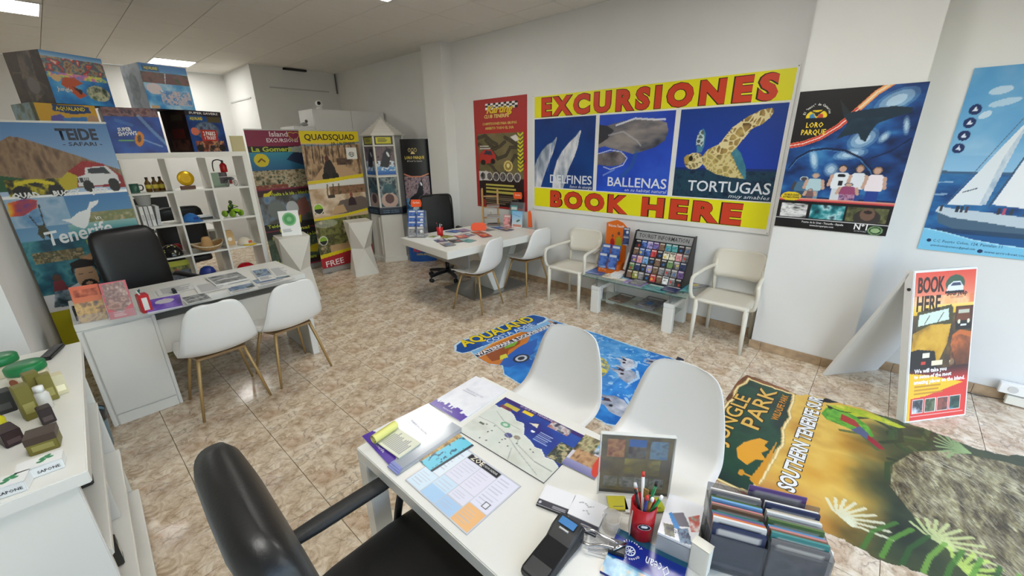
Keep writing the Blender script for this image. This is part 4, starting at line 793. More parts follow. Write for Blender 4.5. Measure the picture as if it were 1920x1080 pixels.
c.n((.05, .42, .45, .47), [(110, 96, 60), (170, 150, 110), (70, 70, 44), (200, 170, 130)], 6, 9); c.n(c.pm([(.3, .40), (.5, .44), (.6, .43), (.55, .40)]), [(190, 140, 100), (206, 160, 120)], 10, 4)
c.n(c.pm([(.05, .22), (.12, .31), (.3, .31), (.55, .29), (.62, .26), (.4, .2)]), [(40, 60, 70), (120, 140, 150), (206, 214, 220)], 10, 14); c.e(.16, .35, .035, .016, (90, 60, 46)); c.p([(.10, .29), (.12, .335), (.2, .335), (.22, .29)], (130, 50, 56)); c.p([(.2, .29), (.32, .315), (.48, .30), (.4, .275)], (230, 232, 234))
# bearded drawn faces
for fx, fy, sk_, sh_ in ((.60, .365, (150, 110, 96), (96, 84, 110)), (.40, .335, (214, 170, 130), (60, 40, 34))):
    c.p([(fx-.15, fy-.13), (fx-.12, fy-.07), (fx+.12, fy-.07), (fx+.16, fy-.13)], sh_); c.e(fx, fy, .095, .066, sk_); c.p([(fx-.11, fy+.01), (fx-.10, fy+.07), (fx, fy+.085), (fx+.10, fy+.07), (fx+.11, fy+.01), (fx+.085, fy+.045), (fx-.085, fy+.045)], (36, 26, 24)); c.e(fx, fy-.045, .075, .032, (44, 30, 26)); c.e(fx, fy-.032, .032, .008, sk_); c.r(fx-.06, fy+.012, fx-.02, fy+.018, (40, 30, 28)); c.r(fx+.02, fy+.012, fx+.06, fy+.018, (40, 30, 28))
c.r(0, 0, 1, .20, (196, 186, 20)); c.e(.45, .12, .05, .02, (226, 220, 150)); c.r(.60, .06, .8, .09, (230, 226, 200)); c.n((.2, .19, .55, .225), [(196, 186, 20), (60, 60, 56), (90, 90, 80)], 8, 3); c.p([(.50, .478), (.72, .486), (.72, .508), (.50, .50)], (196, 206, 30))
t, sh = rollup('tall TEIDE SAFARI roll-up banner at the left behind the desk chair', (-2.0, -2.152, 0), PI/2, .745, 2.015, c)
tx(sh, 'TEIDE', .545, 1.875, .085, (36, 44, 66), w=.245, bold=.04, y=-.0036); tx(sh, '- SAFARI -', .56, 1.825, .03, (36, 44, 66), w=.24, bold=.02, y=-.0036)
for s_, x, w in (('QUAD', .13, .15), ('BUGGY', .36, .16), ('JEEP', .57, .11)): tx(sh, s_, x, 1.43, .04, (236, 236, 236), w=w, bold=.05, y=-.0036)
tx(sh, 'Tenerife', .352, 1.05, .115, (244, 246, 246), w=.42, bold=.02, sh=.2, y=-.0036, rot=.12); tx(sh, 'in', .50, 1.205, .04, (244, 246, 246), rot=.2, y=-.0036); tx(sh, 'EXPERIENCE', .46, 1.003, .022, (40, 44, 30), w=.15, bold=.03, y=-.0036, rot=.02)
# island excursions
c = Cv(120, 300, (40, 60, 60)); c.r(0, .895, 1, 1, (142, 40, 76)); c.r(0, .852, 1, .895, (40, 30, 34))
c.g(0, .69, 1, .855, (30, 80, 130), (60, 150, 176)); c.p([(.55, .80), (.7, .855), (1, .87), (1, .78), (.8, .76)], (40, 56, 90)); c.p([(.6, .855), (.62, .885), (1, .90), (1, .84)], (190, 200, 190)); c.n((0, .60, 1, .73), [(60, 70, 44), (150, 130, 100), (206, 190, 160), (46, 60, 36)], 8, 6); c.n((0, .60, .5, .63), [(170, 80, 56), (120, 60, 46), (190, 160, 120)], 7, 8)
c.e(.17, .80, .11, .045, (226, 206, 30)); c.s([(.12, .79), (.17, .81), (.22, .79)], .008, (120, 84, 30)); c.r(0, .55, 1, .60, (60, 26, 34)); c.r(0, .595, 1, .603, (142, 40, 76)); c.p([(.06, .53), (.10, .575), (.16, .575), (.24, .595), (.2, .56), (.14, .54)], (226, 206, 30))
c.n((0, .35, 1, .55), [(70, 110, 170), (130, 150, 170), (90, 84, 80), (60, 70, 64)], 30, 11); c.p([(.5, .35), (.6, .50), (.75, .53), (.8, .42)], (140, 90, 80)); c.e(.25, .45, .14, .06, (120, 126, 124)); c.e(.5, .45, .10, .055, (196, 200, 200)); c.r(0, .24, 1, .35, (34, 30, 32)); c.r(0, .295, 1, .302, (120, 40, 60)); c.n((0, .06, 1, .24), [(40, 60, 56), (80, 100, 84), (60, 76, 60), (110, 120, 96)], 16, 16); c.p([(.62, .10), (.70, .15), (.85, .16), (.8, .09)], (206, 186, 30)); c.r(0, 0, 1, .06, (50, 26, 36)); c.r(0, .0, 1, .015, (150, 46, 70)); c.p([(.55, .38), (.62, .40), (.60, .33)], (210, 190, 30))
t, sh = rollup('Island Excursions roll-up banner with a crimson header, left of the yellow one', (-3.28, .03, 0), PI/2, .84, 2.03, c)
tx(sh, 'Island', .42, 1.94, .065, (236, 220, 226), w=.24, bold=.02, y=-.0036); tx(sh, 'EXCURSIONS', .46, 1.865, .05, (240, 226, 232), w=.42, bold=.02, y=-.0036)
MB().tube([(.62+.07*math.sin(a)**3*1.1, -.004, 1.95+.055*(math.cos(a)-.35*math.cos(2*a)-.15*math.cos(3*a))) for a in [k*2*PI/24 for k in range(25)]], .006, 5).build('heart_logo', mat((206, 170, 70), .4), sh)
for s_, x, z, h, w in (('La Gomera', .30, 1.745, .06, .52), ('Vuelta a la isla - Island tour', .47, 1.145, .045, .62), ('Teide Parque', .25, .70, .045, .42), ('Nacional', .40, .625, .045, .42), ('Masca - Taganana - La Laguna', .44, .525, .045, .74), ('Loro Parque - Siam', .36, .165, .05, .56)): tx(sh, s_, x, z, h, (190, 206, 60), w=w, bold=.03, y=-.0036)
# quad squad
c = Cv(130, 310, (206, 176, 140)); c.r(0, .915, 1, 1, (222, 200, 20)); c.n((0, .66, 1, .905), [(96, 76, 56), (150, 120, 90), (196, 166, 130), (70, 56, 42)], 14, 5, 1., ax=.5, ay=1.6); c.s([(0, .905), (.4, .90), (1, .92)], .012, (110, 130, 140))
for k in range(9): c.s([(.05+k*.11, .78), (.06+k*.11, .905)], .007, (70, 52, 40), .8)
c.p([(.1, .66), (.35, .78), (.6, .78), (1, .66)], (190, 156, 120)); c.p([(.28, .665), (.30, .74), (.36, .80), (.44, .80), (.50, .74), (.52, .67)], (46, 38, 36)); c.e(.32, .68, .06, .03, (28, 26, 26)); c.e(.49, .68, .06, .03, (28, 26, 26)); c.e(.38, .81, .035, .02, (90, 50, 46)); c.n((.55, .76, .8, .81), [(60, 46, 40), (110, 84, 66)], 6, 7); c.r(.74, .80, .93, .885, (232, 232, 226)); c.e(.83, .835, .05, .018, (60, 62, 60)); c.e(.83, .835, .04, .013, (220, 220, 214)); c.e(.815, .835, .01, .006, (60, 62, 60)); c.e(.845, .835, .01, .006, (60, 62, 60))
c.p([(0, .63), (0, .655), (.5, .67), (1, .69), (1, .665), (.5, .645)], (222, 200, 20)); c.n((0, .40, 1, .64), [(206, 180, 150), (226, 206, 180), (180, 150, 116)], 24, 12); c.g(0, .60, 1, .655, (220, 216, 206), (226, 226, 222), c.pm([(0, .56), (0, .63), (.5, .645), (1, .665), (1, .57)])); c.n((.35, .55, 1, .61), [(110, 80, 56), (150, 110, 80), (84, 66, 46)], 9, 4); c.p([(.35, .40), (.5, .50), (.9, .52), (1, .50), (1, .40)], (110, 96, 86)); c.p([(.4, .46), (.55, .47), (.6, .41), (.3, .40)], (196, 160, 120)); c.p([(.64, .455), (.66, .50), (.72, .53), (.78, .50), (.80, .455)], (56, 36, 40)); c.e(.72, .535, .03, .016, (140, 70, 60)); c.r(.3, .525, .42, .55, (70, 60, 52))
for k in range(3): c.s([(.30+k*.1, .55), (.32+k*.1, .625)], .01, (90, 80, 56), .8)
c.e(.11, .455, .085, .04, (236, 236, 226)); c.e(.11, .455, .075, .035, (150, 190, 50)); c.r(.035, .42, .185, .455, (40, 40, 36)); c.put(c.em(.11, .455, .085, .04) & ~c.em(.11, .455, .075, .035), (236, 236, 226))
c.p([(0, .36), (0, .385), (.5, .395), (1, .42), (1, .40), (.5, .375)], (222, 200, 20)); c.n((0, .09, 1, .37), [(90, 96, 50), (130, 130, 70), (70, 70, 40), (190, 170, 130)], 14, 22); c.n((.2, .09, 1, .17), [(196, 160, 116), (180, 146, 104)], 20, 5); c.e(.2, .34, .2, .03, (206, 210, 206), 0, .5); c.e(.10, .215, .075, .036, (236, 236, 226)); c.e(.10, .215, .065, .031, (140, 180, 50)); c.put(c.em(.10, .215, .065, .031) & (c.V < .212), (40, 40, 36))
c.p([(0, .08), (0, .11), (.5, .125), (1, .15), (1, .10)], (222, 200, 20)); c.p([(0, 0), (0, .08), (1, .125), (1, 0)], (176, 36, 46))
t, sh = rollup('QUADSQUAD roll-up banner with a yellow header and forest quad photos', (-2.83, .548, 0), PI/2, .845, 2.012, c)
tx(sh, 'QUADSQUAD', .42, 1.885, .075, (56, 40, 20), w=.72, bold=.02, y=-.0036); tx(sh, 'NR. 1 IN TENERIFE', .60, 1.815, .04, (56, 40, 20), w=.36, bold=.02, y=-.0036); tx(sh, 'FREE', .20, .095, .085, (240, 232, 228), w=.28, bold=.01, y=-.0036, rot=.06)

# ================================================================ lantern display, totem, plinths
t = thing('lighthouse_display', 'white hexagonal lighthouse-shaped display stand with photo panes and a stepped roof', 'display stand', (-2.83, 1.80, 0), -PI/6)
hexa = lambda r, z: [Vector((r*math.cos(PI/6+k*PI/3), r*math.sin(PI/6+k*PI/3), z)) for k in range(6)]     # facet normals at k*60 deg
LW = mat((226, 223, 214), .5)
MB().loft([hexa(.355, 0), hexa(.355, .07)]).build('plinth', LW, t, bevel=.003); MB().loft([hexa(.335, .0701), hexa(.315, .765)]).build('cabinet', LW, t, bevel=.003)
MB().loft([hexa(.335, .7651), hexa(.345, .785), hexa(.345, .855), hexa(.33, .875)]).build('text_band', mat((34, 44, 60), .4), t)
MB().loft([hexa(.30, .8751), hexa(.285, 1.945)]).build('lantern_core', mat((190, 192, 192), .5), t)
rf = MB().loft([hexa(.335, 1.9451), hexa(.335, 1.965)]).build('roof', LW, t)
for k in range(6): MB().loft([hexa(.31-.047*k, 1.9652+k*.036), hexa(.285-.047*k, 1.9652+k*.036+.034)]).build('roof_step', LW, rf, bevel=.002)
MB().loft([hexa(.035, 2.182), hexa(.004, 2.215)]).build('finial', LW, rf)
for k in range(6):
    a, b = hexa(.307, .876)[k], hexa(.292, 1.944)[k]; MB().tube([a, b], .017, 4).build('corner_post', LW, t)
for k, seeds in ((0, 0), (5, 3)):           # the two facets in view
    rot = k*PI/3+PI/2; W_ = .27; ap = .30*math.cos(PI/6)
    f = bpy.data.objects.new('photo_facet', None); link(f, t); f.rotation_euler = (0, 0, rot); f.location = (0, 0, 0)
    for i, (z0, z1) in enumerate(((.885, 1.335), (1.375, 1.785), (1.81, 1.93))):
        c = Cv(50, 70)
        if i == 0: c.n((0, 0, 1, 1), [(30, 44, 50), (70, 90, 96), (150, 160, 160), (40, 50, 54)], 12, 3+k); c.e(.5, .22, .45, .26, (206, 176, 160)); c.e(.5, .28, .25, .16, (96, 64, 64)); c.e(.5, .62, .3, .16, (40, 84, 96), 0, .8)
        if i == 1: c.n((0, .3, 1, 1), [(60, 50, 56), (120, 100, 100), (90, 80, 96)], 7, 5+k); c.g(0, 0, 1, .3, (30, 90, 180), (120, 170, 210)); c.sp((0, .15, 1, .5), (214, 228, 240), .5, 8, 6+k); c.p([(.2, .3), (.4, .75), (.65, .95), (.85, .9), (.75, .55), (.6, .25)], (26, 30, 40)); c.e(.66, .72, .06, .1, (226, 228, 230), .4)
        if i == 2: c.r(0, 0, 1, 1, (40, 42, 40)); c.r(.1, .15, .9, .9, (206, 200, 40)); c.lines(.2, .3, .8, .8, 3, (60, 60, 40), 3)
        if k == 5: c.a = c.a*.8+np.array([.1, .16, .3])*.2
        p = pr(c, W_, z1-z0, f, -W_/2, z0, y=-ap-.004+.0125*(z0-.88)); MB().box(-W_/2-.012, W_/2+.012, -ap-.016+.0125*(z0-.88), -ap-.002+.0125*(z0-.88), z1+.004, z1+.026).build('glazing_bar', LW, f)
    for z in (.795, .825): tx(f, 'AQUALAND   LORO PARQUE', 0, z, .014, (150, 196, 226), w=.24, y=-.345*math.cos(PI/6)-.002)
    MB().box(-.12, .12, -.2985, -.285, .12, .72).build('cabinet_panel', LW, f, bevel=.004)
# totem
ta = math.atan2(.71, .70)
t = thing('totem_display', 'dark curved orca show totem with a blue drum base, beside the lighthouse stand', 'display stand', (-2.275, 1.985, 0), ta)
lens = lambda hw, ht, z: [Vector((hw*math.cos(a), ht*math.sin(a), z)) for a in [k*2*PI/28 for k in range(28)]]
MB().loft([lens(.235, .10, 0), lens(.235, .10, .30)]).build('base_drum', mat((26, 84, 160), .35), t, smooth=False)
MB().loft([lens(.212, .075, .3001), lens(.212, .075, 1.885)]).build('body', mat((20, 24, 36), .4), t)
c = Cv(90, 260, (12, 12, 16)); c.g(0, 0, 1, .45, (20, 70, 130), (60, 120, 170)); c.n((0, 0, 1, .5), [(10, 40, 90), (30, 90, 150), (120, 170, 200), (16, 60, 120)], 16, 4, .8); c.n((0, .45, 1, .66), [(50, 44, 60), (130, 110, 120), (170, 150, 150), (70, 60, 90)], 5, 8); c.s([(0, .685), (.3, .66), (.7, .66), (1, .685)], .012, (206, 130, 100)); c.p([(.1, .40), (.2, .46), (.45, .50), (.62, .60), (.70, .64), (.74, .60), (.72, .50), (.60, .40), (.35, .36)], (16, 20, 30)); c.e(.67, .59, .03, .02, (232, 234, 236), .6); c.n(c.pm([(.2, .30), (.3, .38), (.7, .40), (.8, .30)]), [(150, 190, 214), (220, 232, 240), (60, 120, 170)], 7, 3)
for k in range(3): c.e(.32+k*.12, .905, .05, .018, (206, 186, 120), 0, .9); c.e(.32+k*.12, .905, .035, .012, (12, 12, 16))
c.p([(.36, .87), (.40, .89), (.50, .885), (.54, .87)], (222, 200, 140))
p = pr(c, .38, 1.57, t, -.19, .305); me = p.data; n = len(me.vertices); v = np.zeros(n*3); me.vertices.foreach_get('co', v); v = v.reshape(-1, 3); v[:, 1] = -.075*np.sqrt(1-(v[:, 0]/.2121)**2)-.002; me.vertices.foreach_set('co', v.ravel()); me.update()
tx(p, 'LORO PARQUE', 0, 1.60, .042, (232, 206, 90), w=.29, bold=.02, y=-.080); tx(p, 'El "must" de Canarias', 0, 1.56, .02, (226, 220, 210), w=.22, y=-.080)
otx_ = tx(t, 'AQUALAND', 0, .17, .07, (206, 60, 60), w=.30, bold=.04, y=-.106); tx(t, 'COSTA ADEJE', 0, .11, .03, (226, 206, 90), w=.2, bold=.02, y=-.106)
# faceted plinths
def plinth(label, loc, rz, H_=.75, r=.20, lv=3):
    t = thing('faceted_plinth', label, 'plinth', loc, rz, 'white faceted cardboard plinths')
    m = MB(); R = [[Vector(((r if k % 2 == 0 else r*.62)*math.cos(q*PI/2+PI/4*(k % 2)), (r if k % 2 == 0 else r*.62)*math.sin(q*PI/2+PI/4*(k % 2)), H_*k/(lv-1))) for q in range(4)] for k in range(lv)]
    v = [p for q in R for p in q]; f = [(3, 2, 1, 0), tuple(range((lv-1)*4, lv*4))]
    for k in range(lv-1):
        for q in range(4):
            a, b = k*4+q, k*4+(q+1) % 4; 
            if k % 2 == 0: c_, d_ = (k+1)*4+q, (k+1)*4+(q+1) % 4; f += [(a, b, c_), (b, d_, c_)]
            else: c_, d_ = (k+1)*4+q, (k+1)*4+(q+1) % 4; f += [(a, b, d_), (a, d_, c_)]
    m.add(v, f); o = m.build('folded_body', mat((226, 222, 212), .55), t)
    top = MB().add([p*1. for p in R[-1]]+[p+Vector((0, 0, .004)) for p in R[-1]], [(3, 2, 1, 0), (4, 5, 6, 7)]+[(i, (i+1) % 4, 4+(i+1) % 4, 4+i) for i in range(4)]).build('top_plate', mat((226, 222, 212), .5), t)
    return t
PB = onz(688, 512, 0)
plinth('white zigzag plinth standing before the QUADSQUAD banner', (-2.40, .98, 0), .55, .78, .235)
plinth('white zigzag plinth beside the left desk, carrying a green award sheet', (-1.95, -.10, 0), .62, .80, .235)
o = board('award_sheet', 'white sheet with a round green award on the zigzag plinth', 'sheet', .21, .29, .004, WHITE, (-1.95, -.20, .8065), (-.18, 0, PI/2-.35))
c = Cv(60, 80, (236, 236, 232)); c.e(.5, .66, .34, .26, (110, 180, 110)); c.e(.5, .66, .26, .2, (70, 150, 80)); c.e(.5, .66, .12, .09, (120, 186, 120)); c.lines(.1, .16, .7, .3, 4, (150, 150, 150), 4); pr(c, .21, .29, o)
MB().box(0, .21, .0045, .055, 0, .004).build('stand_foot', mat((220, 222, 224), .2, alpha=.5), o)

# ================================================================ printed cubes on the shelf
def cube(label, F, a, s, z0, h, cf, cl_, side=(60, 60, 64)):
    o = MB().box(0, s, 0, s, 0, h).build('display_cube', mat(side, .5)); o.location = (F[0], F[1], z0); o.rotation_euler = (0, 0, math.radians(a)); tag(o, label, 'box', 'printed cardboard cubes on the shelf')
    pr(cf, s, h, o, name='front_print'); p = pr(cl_, s, h, o, name='side_print'); p.location = (0, s, 0); p.rotation_euler = (0, 0, -PI/2); return o
def ph(cols, sc, seed, ax=1, ay=1): c = Cv(70, 66); c.n((0, 0, 1, 1), cols, sc, seed, 1, ax, ay); return c
ZT = 1.757; hc = .405
A = ph([(20, 90, 160), (40, 140, 210), (90, 180, 226)], 26, 2); A.n((0, .60, 1, .9), [(110, 70, 60), (196, 160, 120), (60, 110, 130), (206, 60, 50), (226, 210, 200)], 7, 4); A.g(0, .9, 1, 1, (150, 196, 226), (60, 130, 196)); A.n((0, .5, 1, .60), [(60, 160, 220), (226, 120, 190), (230, 230, 90), (40, 120, 210)], 9, 6); A.p([(.18, .38), (.24, .52), (.42, .54), (.55, .44), (.40, .36), (.55, .20), (.40, .12), (.30, .26)], (196, 84, 40)); A.p([(.34, .36), (.50, .30), (.46, .20)], (60, 20, 20)); A.n(A.em(.76, .26, .2, .16), [(60, 90, 60), (206, 206, 170), (30, 50, 40)], 8, 8); A.e(.14, .50, .07, .07, (226, 190, 130))
A2 = ph([(50, 40, 34), (84, 68, 56), (60, 48, 40)], 20, 5); A2.n(A2.pm([(.35, 0), (.3, .5), (.4, 1), (.75, 1), (.7, .5), (.8, .2)]), [(96, 84, 76), (130, 116, 104), (80, 70, 64)], 16, 4); A2.e(.55, .36, .16, .16, (130, 120, 116)); A2.s([(.1, .62), (.4, .6), (.6, .5), (.9, .3)], .02, (110, 96, 84))
B = Cv(70, 66, (214, 166, 40)); B.n((0, 0, .06, 1), [(60, 60, 50), (90, 90, 60)], 10, 3); B.p([(.3, .86), (.32, .98), (.88, .96), (.90, .84), (.6, .80)], (24, 60, 120)); B.p([(.2, .4), (.24, .75), (.4, .80), (.55, .6), (.4, .3)], (96, 90, 170)); B.p([(.4, .72), (.8, .76), (.84, .68), (.45, .64)], (60, 130, 200)); B.e(.9, .7, .1, .1, (190, 150, 110))
B2 = ph([(60, 76, 60), (110, 120, 90), (130, 160, 176), (70, 90, 60)], 18, 9)
Cc = ph([(14, 50, 130), (24, 76, 170), (40, 100, 196)], 30, 12); Cc.n((0, .80, 1, 1), [(90, 50, 60), (150, 110, 110), (60, 40, 60)], 7, 4); Cc.s([(.62, .82), (.80, .5), (1, .2)], .07, (150, 190, 230), .6); Cc.s([(.2, .72), (.45, .62)], .07, (70, 120, 196), .7); Cc.e(.52, .32, .08, .17, (226, 140, 40), -.3); Cc.e(.52, .33, .035, .09, (90, 60, 60), -.3); Cc.s([(.6, .3), (.9, .15)], .03, (190, 214, 236), .6); Cc.r(.15, .27, .42, .30, (110, 180, 110))
C2 = ph([(60, 50, 46), (110, 96, 80), (40, 40, 44)], 14, 3)
D = ph([(10, 40, 90), (20, 70, 140), (16, 50, 110)], 24, 21); D.r(0, .86, 1, 1, (30, 26, 40)); D.e(.5, .52, .34, .22, (70, 90, 110)); D.n(D.em(.5, .52, .3, .2), [(50, 70, 96), (110, 130, 150), (60, 60, 80)], 8, 5); D.r(.3, .28, .76, .54, (170, 44, 34)); D.n((.1, .02, .9, .28), [(60, 36, 30), (130, 60, 44), (196, 150, 110), (40, 30, 34)], 9, 6); D.r(.06, .74, .46, .88, (30, 80, 130)); D.r(.56, .72, .94, .86, (80, 70, 40)); D.e(.16, .5, .11, .09, (206, 110, 84)); D.e(.2, .1, .1, .09, (30, 26, 26)); D.e(.82, .1, .1, .09, (30, 26, 26))
D2 = ph([(30, 20, 22), (56, 36, 36), (40, 26, 28)], 20, 22); D2.r(.3, .34, .8, .56, (96, 36, 32)); D2.n((.2, .04, .9, .3), [(50, 30, 28), (110, 70, 60), (60, 36, 32)], 9, 7); D2.r(.4, .76, .86, .9, (70, 60, 46))
E_ = ph([(50, 140, 206), (120, 186, 226), (206, 226, 236)], 18, 31); E_.n((0, .58, 1, .82), [(90, 70, 66), (130, 90, 84), (70, 84, 60)], 12, 4); E_.p([(.40, .58), (.52, .82), (.62, .82), (.72, .58)], (110, 74, 74)); E_.s([(.5, .8), (.46, .6)], .02, (220, 220, 224)); E_.g(0, .84, 1, 1, (80, 150, 206), (40, 110, 180)); E_.p([(.06, .84), (.06, .95), (.4, .95), (.4, .84)], (24, 90, 130)); E_.e(.2, .45, .16, .12, (226, 214, 216)); E_.n((.3, .1, .95, .42), [(90, 160, 214), (226, 200, 196), (60, 130, 200), (240, 240, 244)], 6, 8); E_.r(.04, .02, .22, .08, (206, 170, 120))
E2 = ph([(150, 160, 168), (176, 184, 190), (130, 142, 150)], 22, 33); E2.n(E2.em(.5, .5, .25, .3), [(120, 130, 136), (150, 158, 162)], 8, 4)
F_ = cube('display cube with a crocodile and dinosaur ride, upper left of the stack', (-2.1, -1.66), 117, .43, ZT+hc+.002, .395, A, A2); tx(F_, 'Jungle', .04, .10, .03, (226, 222, 214), 'L', y=-.0022, bold=.02)
F_ = cube('yellow Aqualand display cube behind the top of the TEIDE banner', (-2.1, -1.81), 106, .40, ZT, hc, B, B2); otx(F_, 'AQUALAND', .235, .355, .03, (236, 216, 40), (20, 40, 80), w=.19)
F_ = cube('blue SUPER SHOWS display cube with an orange kayak', (-2.27, -1.385), 88, .40, ZT, hc, Cc, C2); tx(F_, 'SUPER', .12, .20, .03, (236, 240, 244), w=.10, bold=.04, rot=.08); tx(F_, 'SHOWS', .135, .16, .035, (236, 240, 244), w=.14, bold=.04, rot=.08)
F_ = cube('dark red and blue two parks display cube with a truck', (-2.25, -.77), 112, .375, ZT, hc, D, D2); otx(F_, 'AQUALAND', .10, .315, .028, (236, 216, 40), (20, 40, 80), w=.13); tx(F_, '2 PARKS', .20, .165, .04, (240, 236, 230), w=.13, bold=.03); tx(F_, '1 TICKET', .20, .125, .03, (240, 236, 230), w=.12, bold=.03); tx(F_, 'SUPER SAVERS', .19, .372, .02, (230, 226, 220), w=.3, bold=.02)
F_ = cube('light blue Aqualand display cube, upper right of the stack', (-2.25, -1.03), 103, .39, ZT+hc+.002, .395, E_, E2); otx(F_, 'AQUALAND', .09, .345, .025, (236, 226, 90), (20, 80, 110), w=.11)

# ================================================================ things further back
t = thing('storage_cabinet', 'tall plain white storage cabinet behind the lighthouse stand', 'cabinet', (-3.45, 1.05, 0))
bx('body', (-.50, 0, 0, 1.20, 0, 2.335), mat((222, 222, 220), .5), t); bx('door', (.0005, .018, .01, .60, .08, 2.325), mat((224, 224, 222), .45), t); bx('door', (.0005, .018, .605, 1.19, .08, 2.325), mat((224, 224, 222), .45), t)
t = thing('storage_cabinet', 'lower white cabinet next to the tall one, behind the banners', 'cabinet', (-3.45, .74, 0))
bx('body', (-.50, 0, 0, .305, 0, 2.09), mat((222, 222, 220), .5), t); bx('door', (.0005, .018, .01, .295, .08, 2.08), mat((224, 224, 222), .45), t)
t = thing('security_camera', 'small white round security camera on the tall cabinet', 'camera', (-3.52, 1.20, 2.336))
MB().lathe([(.045, 0), (.045, .02), (.03, .03)], 16).build('camera_base', WHITE, t, smooth=True); MB().lathe([(.02, .03), (.042, .045), (.052, .075), (.046, .108), (.02, .125)], 16).build('camera_head', WHITE, t, smooth=True); MB().lathe([(.0, .0), (.026, .002), (.022, .008), (.0, .010)], 14, M=Matrix.Translation((.04, -.018, .085)) @ Matrix.Rotation(-.4, 4, 'Z') @ Matrix.Rotation(PI/2, 4, 'Y')).build('camera_lens', BLACK, t, smooth=True)
t = thing('figurine', 'small grey figurine lying on the lower white cabinet', 'figurine', (-3.50, .92, 2.091), .3)
MB().lathe([(.01, 0), (.05, .01), (.055, .03), (.03, .05), (.01, .055)], 12).build('figurine_body', mat((150, 150, 150), .6), t, smooth=True); MB().lathe([(.004, .045), (.022, .06), (.018, .085), (.004, .092)], 10, c=(.03, .02, 0)).build('figurine_head', mat((90, 84, 80), .6), t, smooth=True)
o = MB().box(-2.73, -2.69, -.30, -.165, 0, 1.93).build('leaning_panel', mat((216, 206, 158), .6), bevel=.003); tag(o, 'narrow pale yellow panel standing right behind the cube shelf', 'panel')
t = thing('desk', 'white desk behind the cube shelf, seen through its openings', 'desk', (-4.3, -1.75, 0))
bx('desk_top', (0, .62, 0, 1.35, .71, .74), WHITE_D, t); bx('side_panel', (0, .6, 0, .03, 0, .709), WHITE_D, t); bx('side_panel', (0, .6, 1.32, 1.35, 0, .709), WHITE_D, t); bx('modesty_panel', (.02, .04, .031, 1.319, .3, .709), WHITE_D, t)
t = thing('monitor', 'black computer monitor on the desk behind the cube shelf', 'monitor', (-4.08, -1.10, .741))
bx('screen', (-.015, .015, -.26, .26, .12, .45), BLACK, t); bx('stand_neck', (-.03, -.016, -.03, .03, .01, .2), BLACK, t); bx('stand_base', (-.10, .08, -.1, .1, 0, .010), BLACK, t)
# ================================================================ leaflets and desk things
CN = {'red': (176, 52, 54), 'blue': (58, 92, 160), 'navy': (34, 48, 86), 'teal': (70, 140, 140), 'brown': (110, 84, 64), 'cream': (214, 204, 180), 'grey': (120, 118, 120), 'purple': (110, 84, 140), 'green': (90, 120, 70), 'black': (40, 38, 42), 'orange': (206, 110, 50), 'lilac': (150, 140, 190), 'white': (222, 222, 220), 'pink': (196, 130, 130), 'olive': (140, 140, 60), 'sky': (110, 160, 206)}
def leafcv(cn, seed, w=16, h=22):
    b = np.array(CN[cn]); r = random.Random(seed); c = Cv(w, h, CN[cn]); d = [tuple(np.clip(b*k+o, 0, 255)) for k, o in ((.6, 0), (1, 0), (1.1, 25), (.8, 10))]
    c.n((0, 0, 1, .75), d, 6, seed); c.r(.1, .78, .9, .93, (226, 222, 214) if sum(CN[cn]) < 500 else (60, 60, 70), .85); c.r(.15, .05, .85, .12, (226, 222, 214), .5)
    if r.random() < .5: c.e(r.uniform(.3, .7), r.uniform(.3, .6), .2, .15, [(206, 60, 50), (230, 200, 60), (240, 240, 240), (60, 120, 190)][r.randint(0, 3)], 0, .8)
    return c
_lf = {}
def leaf(name, label, cn, seed, W_, H_, loc, rot, group, cat='leaflet', t=.0015):
    o = board(name, label, cat, W_, H_, t, mat(CN[cn], .4), loc, rot, group); k = (cn, seed % 4, W_, H_)
    if k in _lf: p = _lf[k].copy(); COL.objects.link(p); p.parent = o
    else: _lf[k] = pr(leafcv(cn, seed), W_, H_, o, rough=.3)
    return o
# ---- tourist information rack on the coffee table
BK = mat((32, 30, 32), .45)
t = thing('leaflet_rack', 'black TOURIST INFORMATION rack full of small leaflets on the coffee table', 'rack', (1.30, 1.975, .411))
for x in (0, .60): MB().add([(x+a, y, z) for a in (0, .010) for y, z in ((0, 0), (.26, 0), (.26, .49), (.195, .49), (.0, .04))], [(0, 1, 2, 3, 4), (9, 8, 7, 6, 5)]+[(i, (i+1) % 5, 5+(i+1) % 5, 5+i) for i in range(5)]).build('side_panel', BK, t)
bx('back_panel', (.011, .599, .252, .26, 0, .48), BK, t, .001); bx('base_board', (.011, .599, 0, .251, 0, .010), BK, t, .001)
hd = MB().box(0, .588, 0, .008, 0, .082).build('header', mat((150, 150, 148), .5), t, bevel=.001); hd.location = (.011, .180, .402); hd.rotation_euler = (-.28, 0, 0)
tx(hd, 'TOURIST INFORMATION', .294, .022, .042, (30, 30, 32), w=.52, bold=.005, y=-.001)
rows = [['brown', 'olive', 'grey', 'black', 'red', 'brown', 'white', 'grey', 'black'], ['green', 'navy', 'black', 'lilac', 'brown', 'grey', 'grey', 'grey', 'purple'], ['purple', 'pink', 'sky', 'black', 'brown', 'black', 'green', 'grey', 'navy'], ['brown', 'blue', 'blue', 'red', 'black', 'cream', 'cream', 'pink', 'grey'], ['black', 'blue', 'lilac', 'purple', 'brown', 'teal', 'teal', 'black', 'grey']]
od = ['bottom', 'second', 'middle', 'fourth', 'top']; nd = ['first', 'second', 'third', 'fourth', 'fifth', 'sixth', 'seventh', 'eighth', 'ninth']
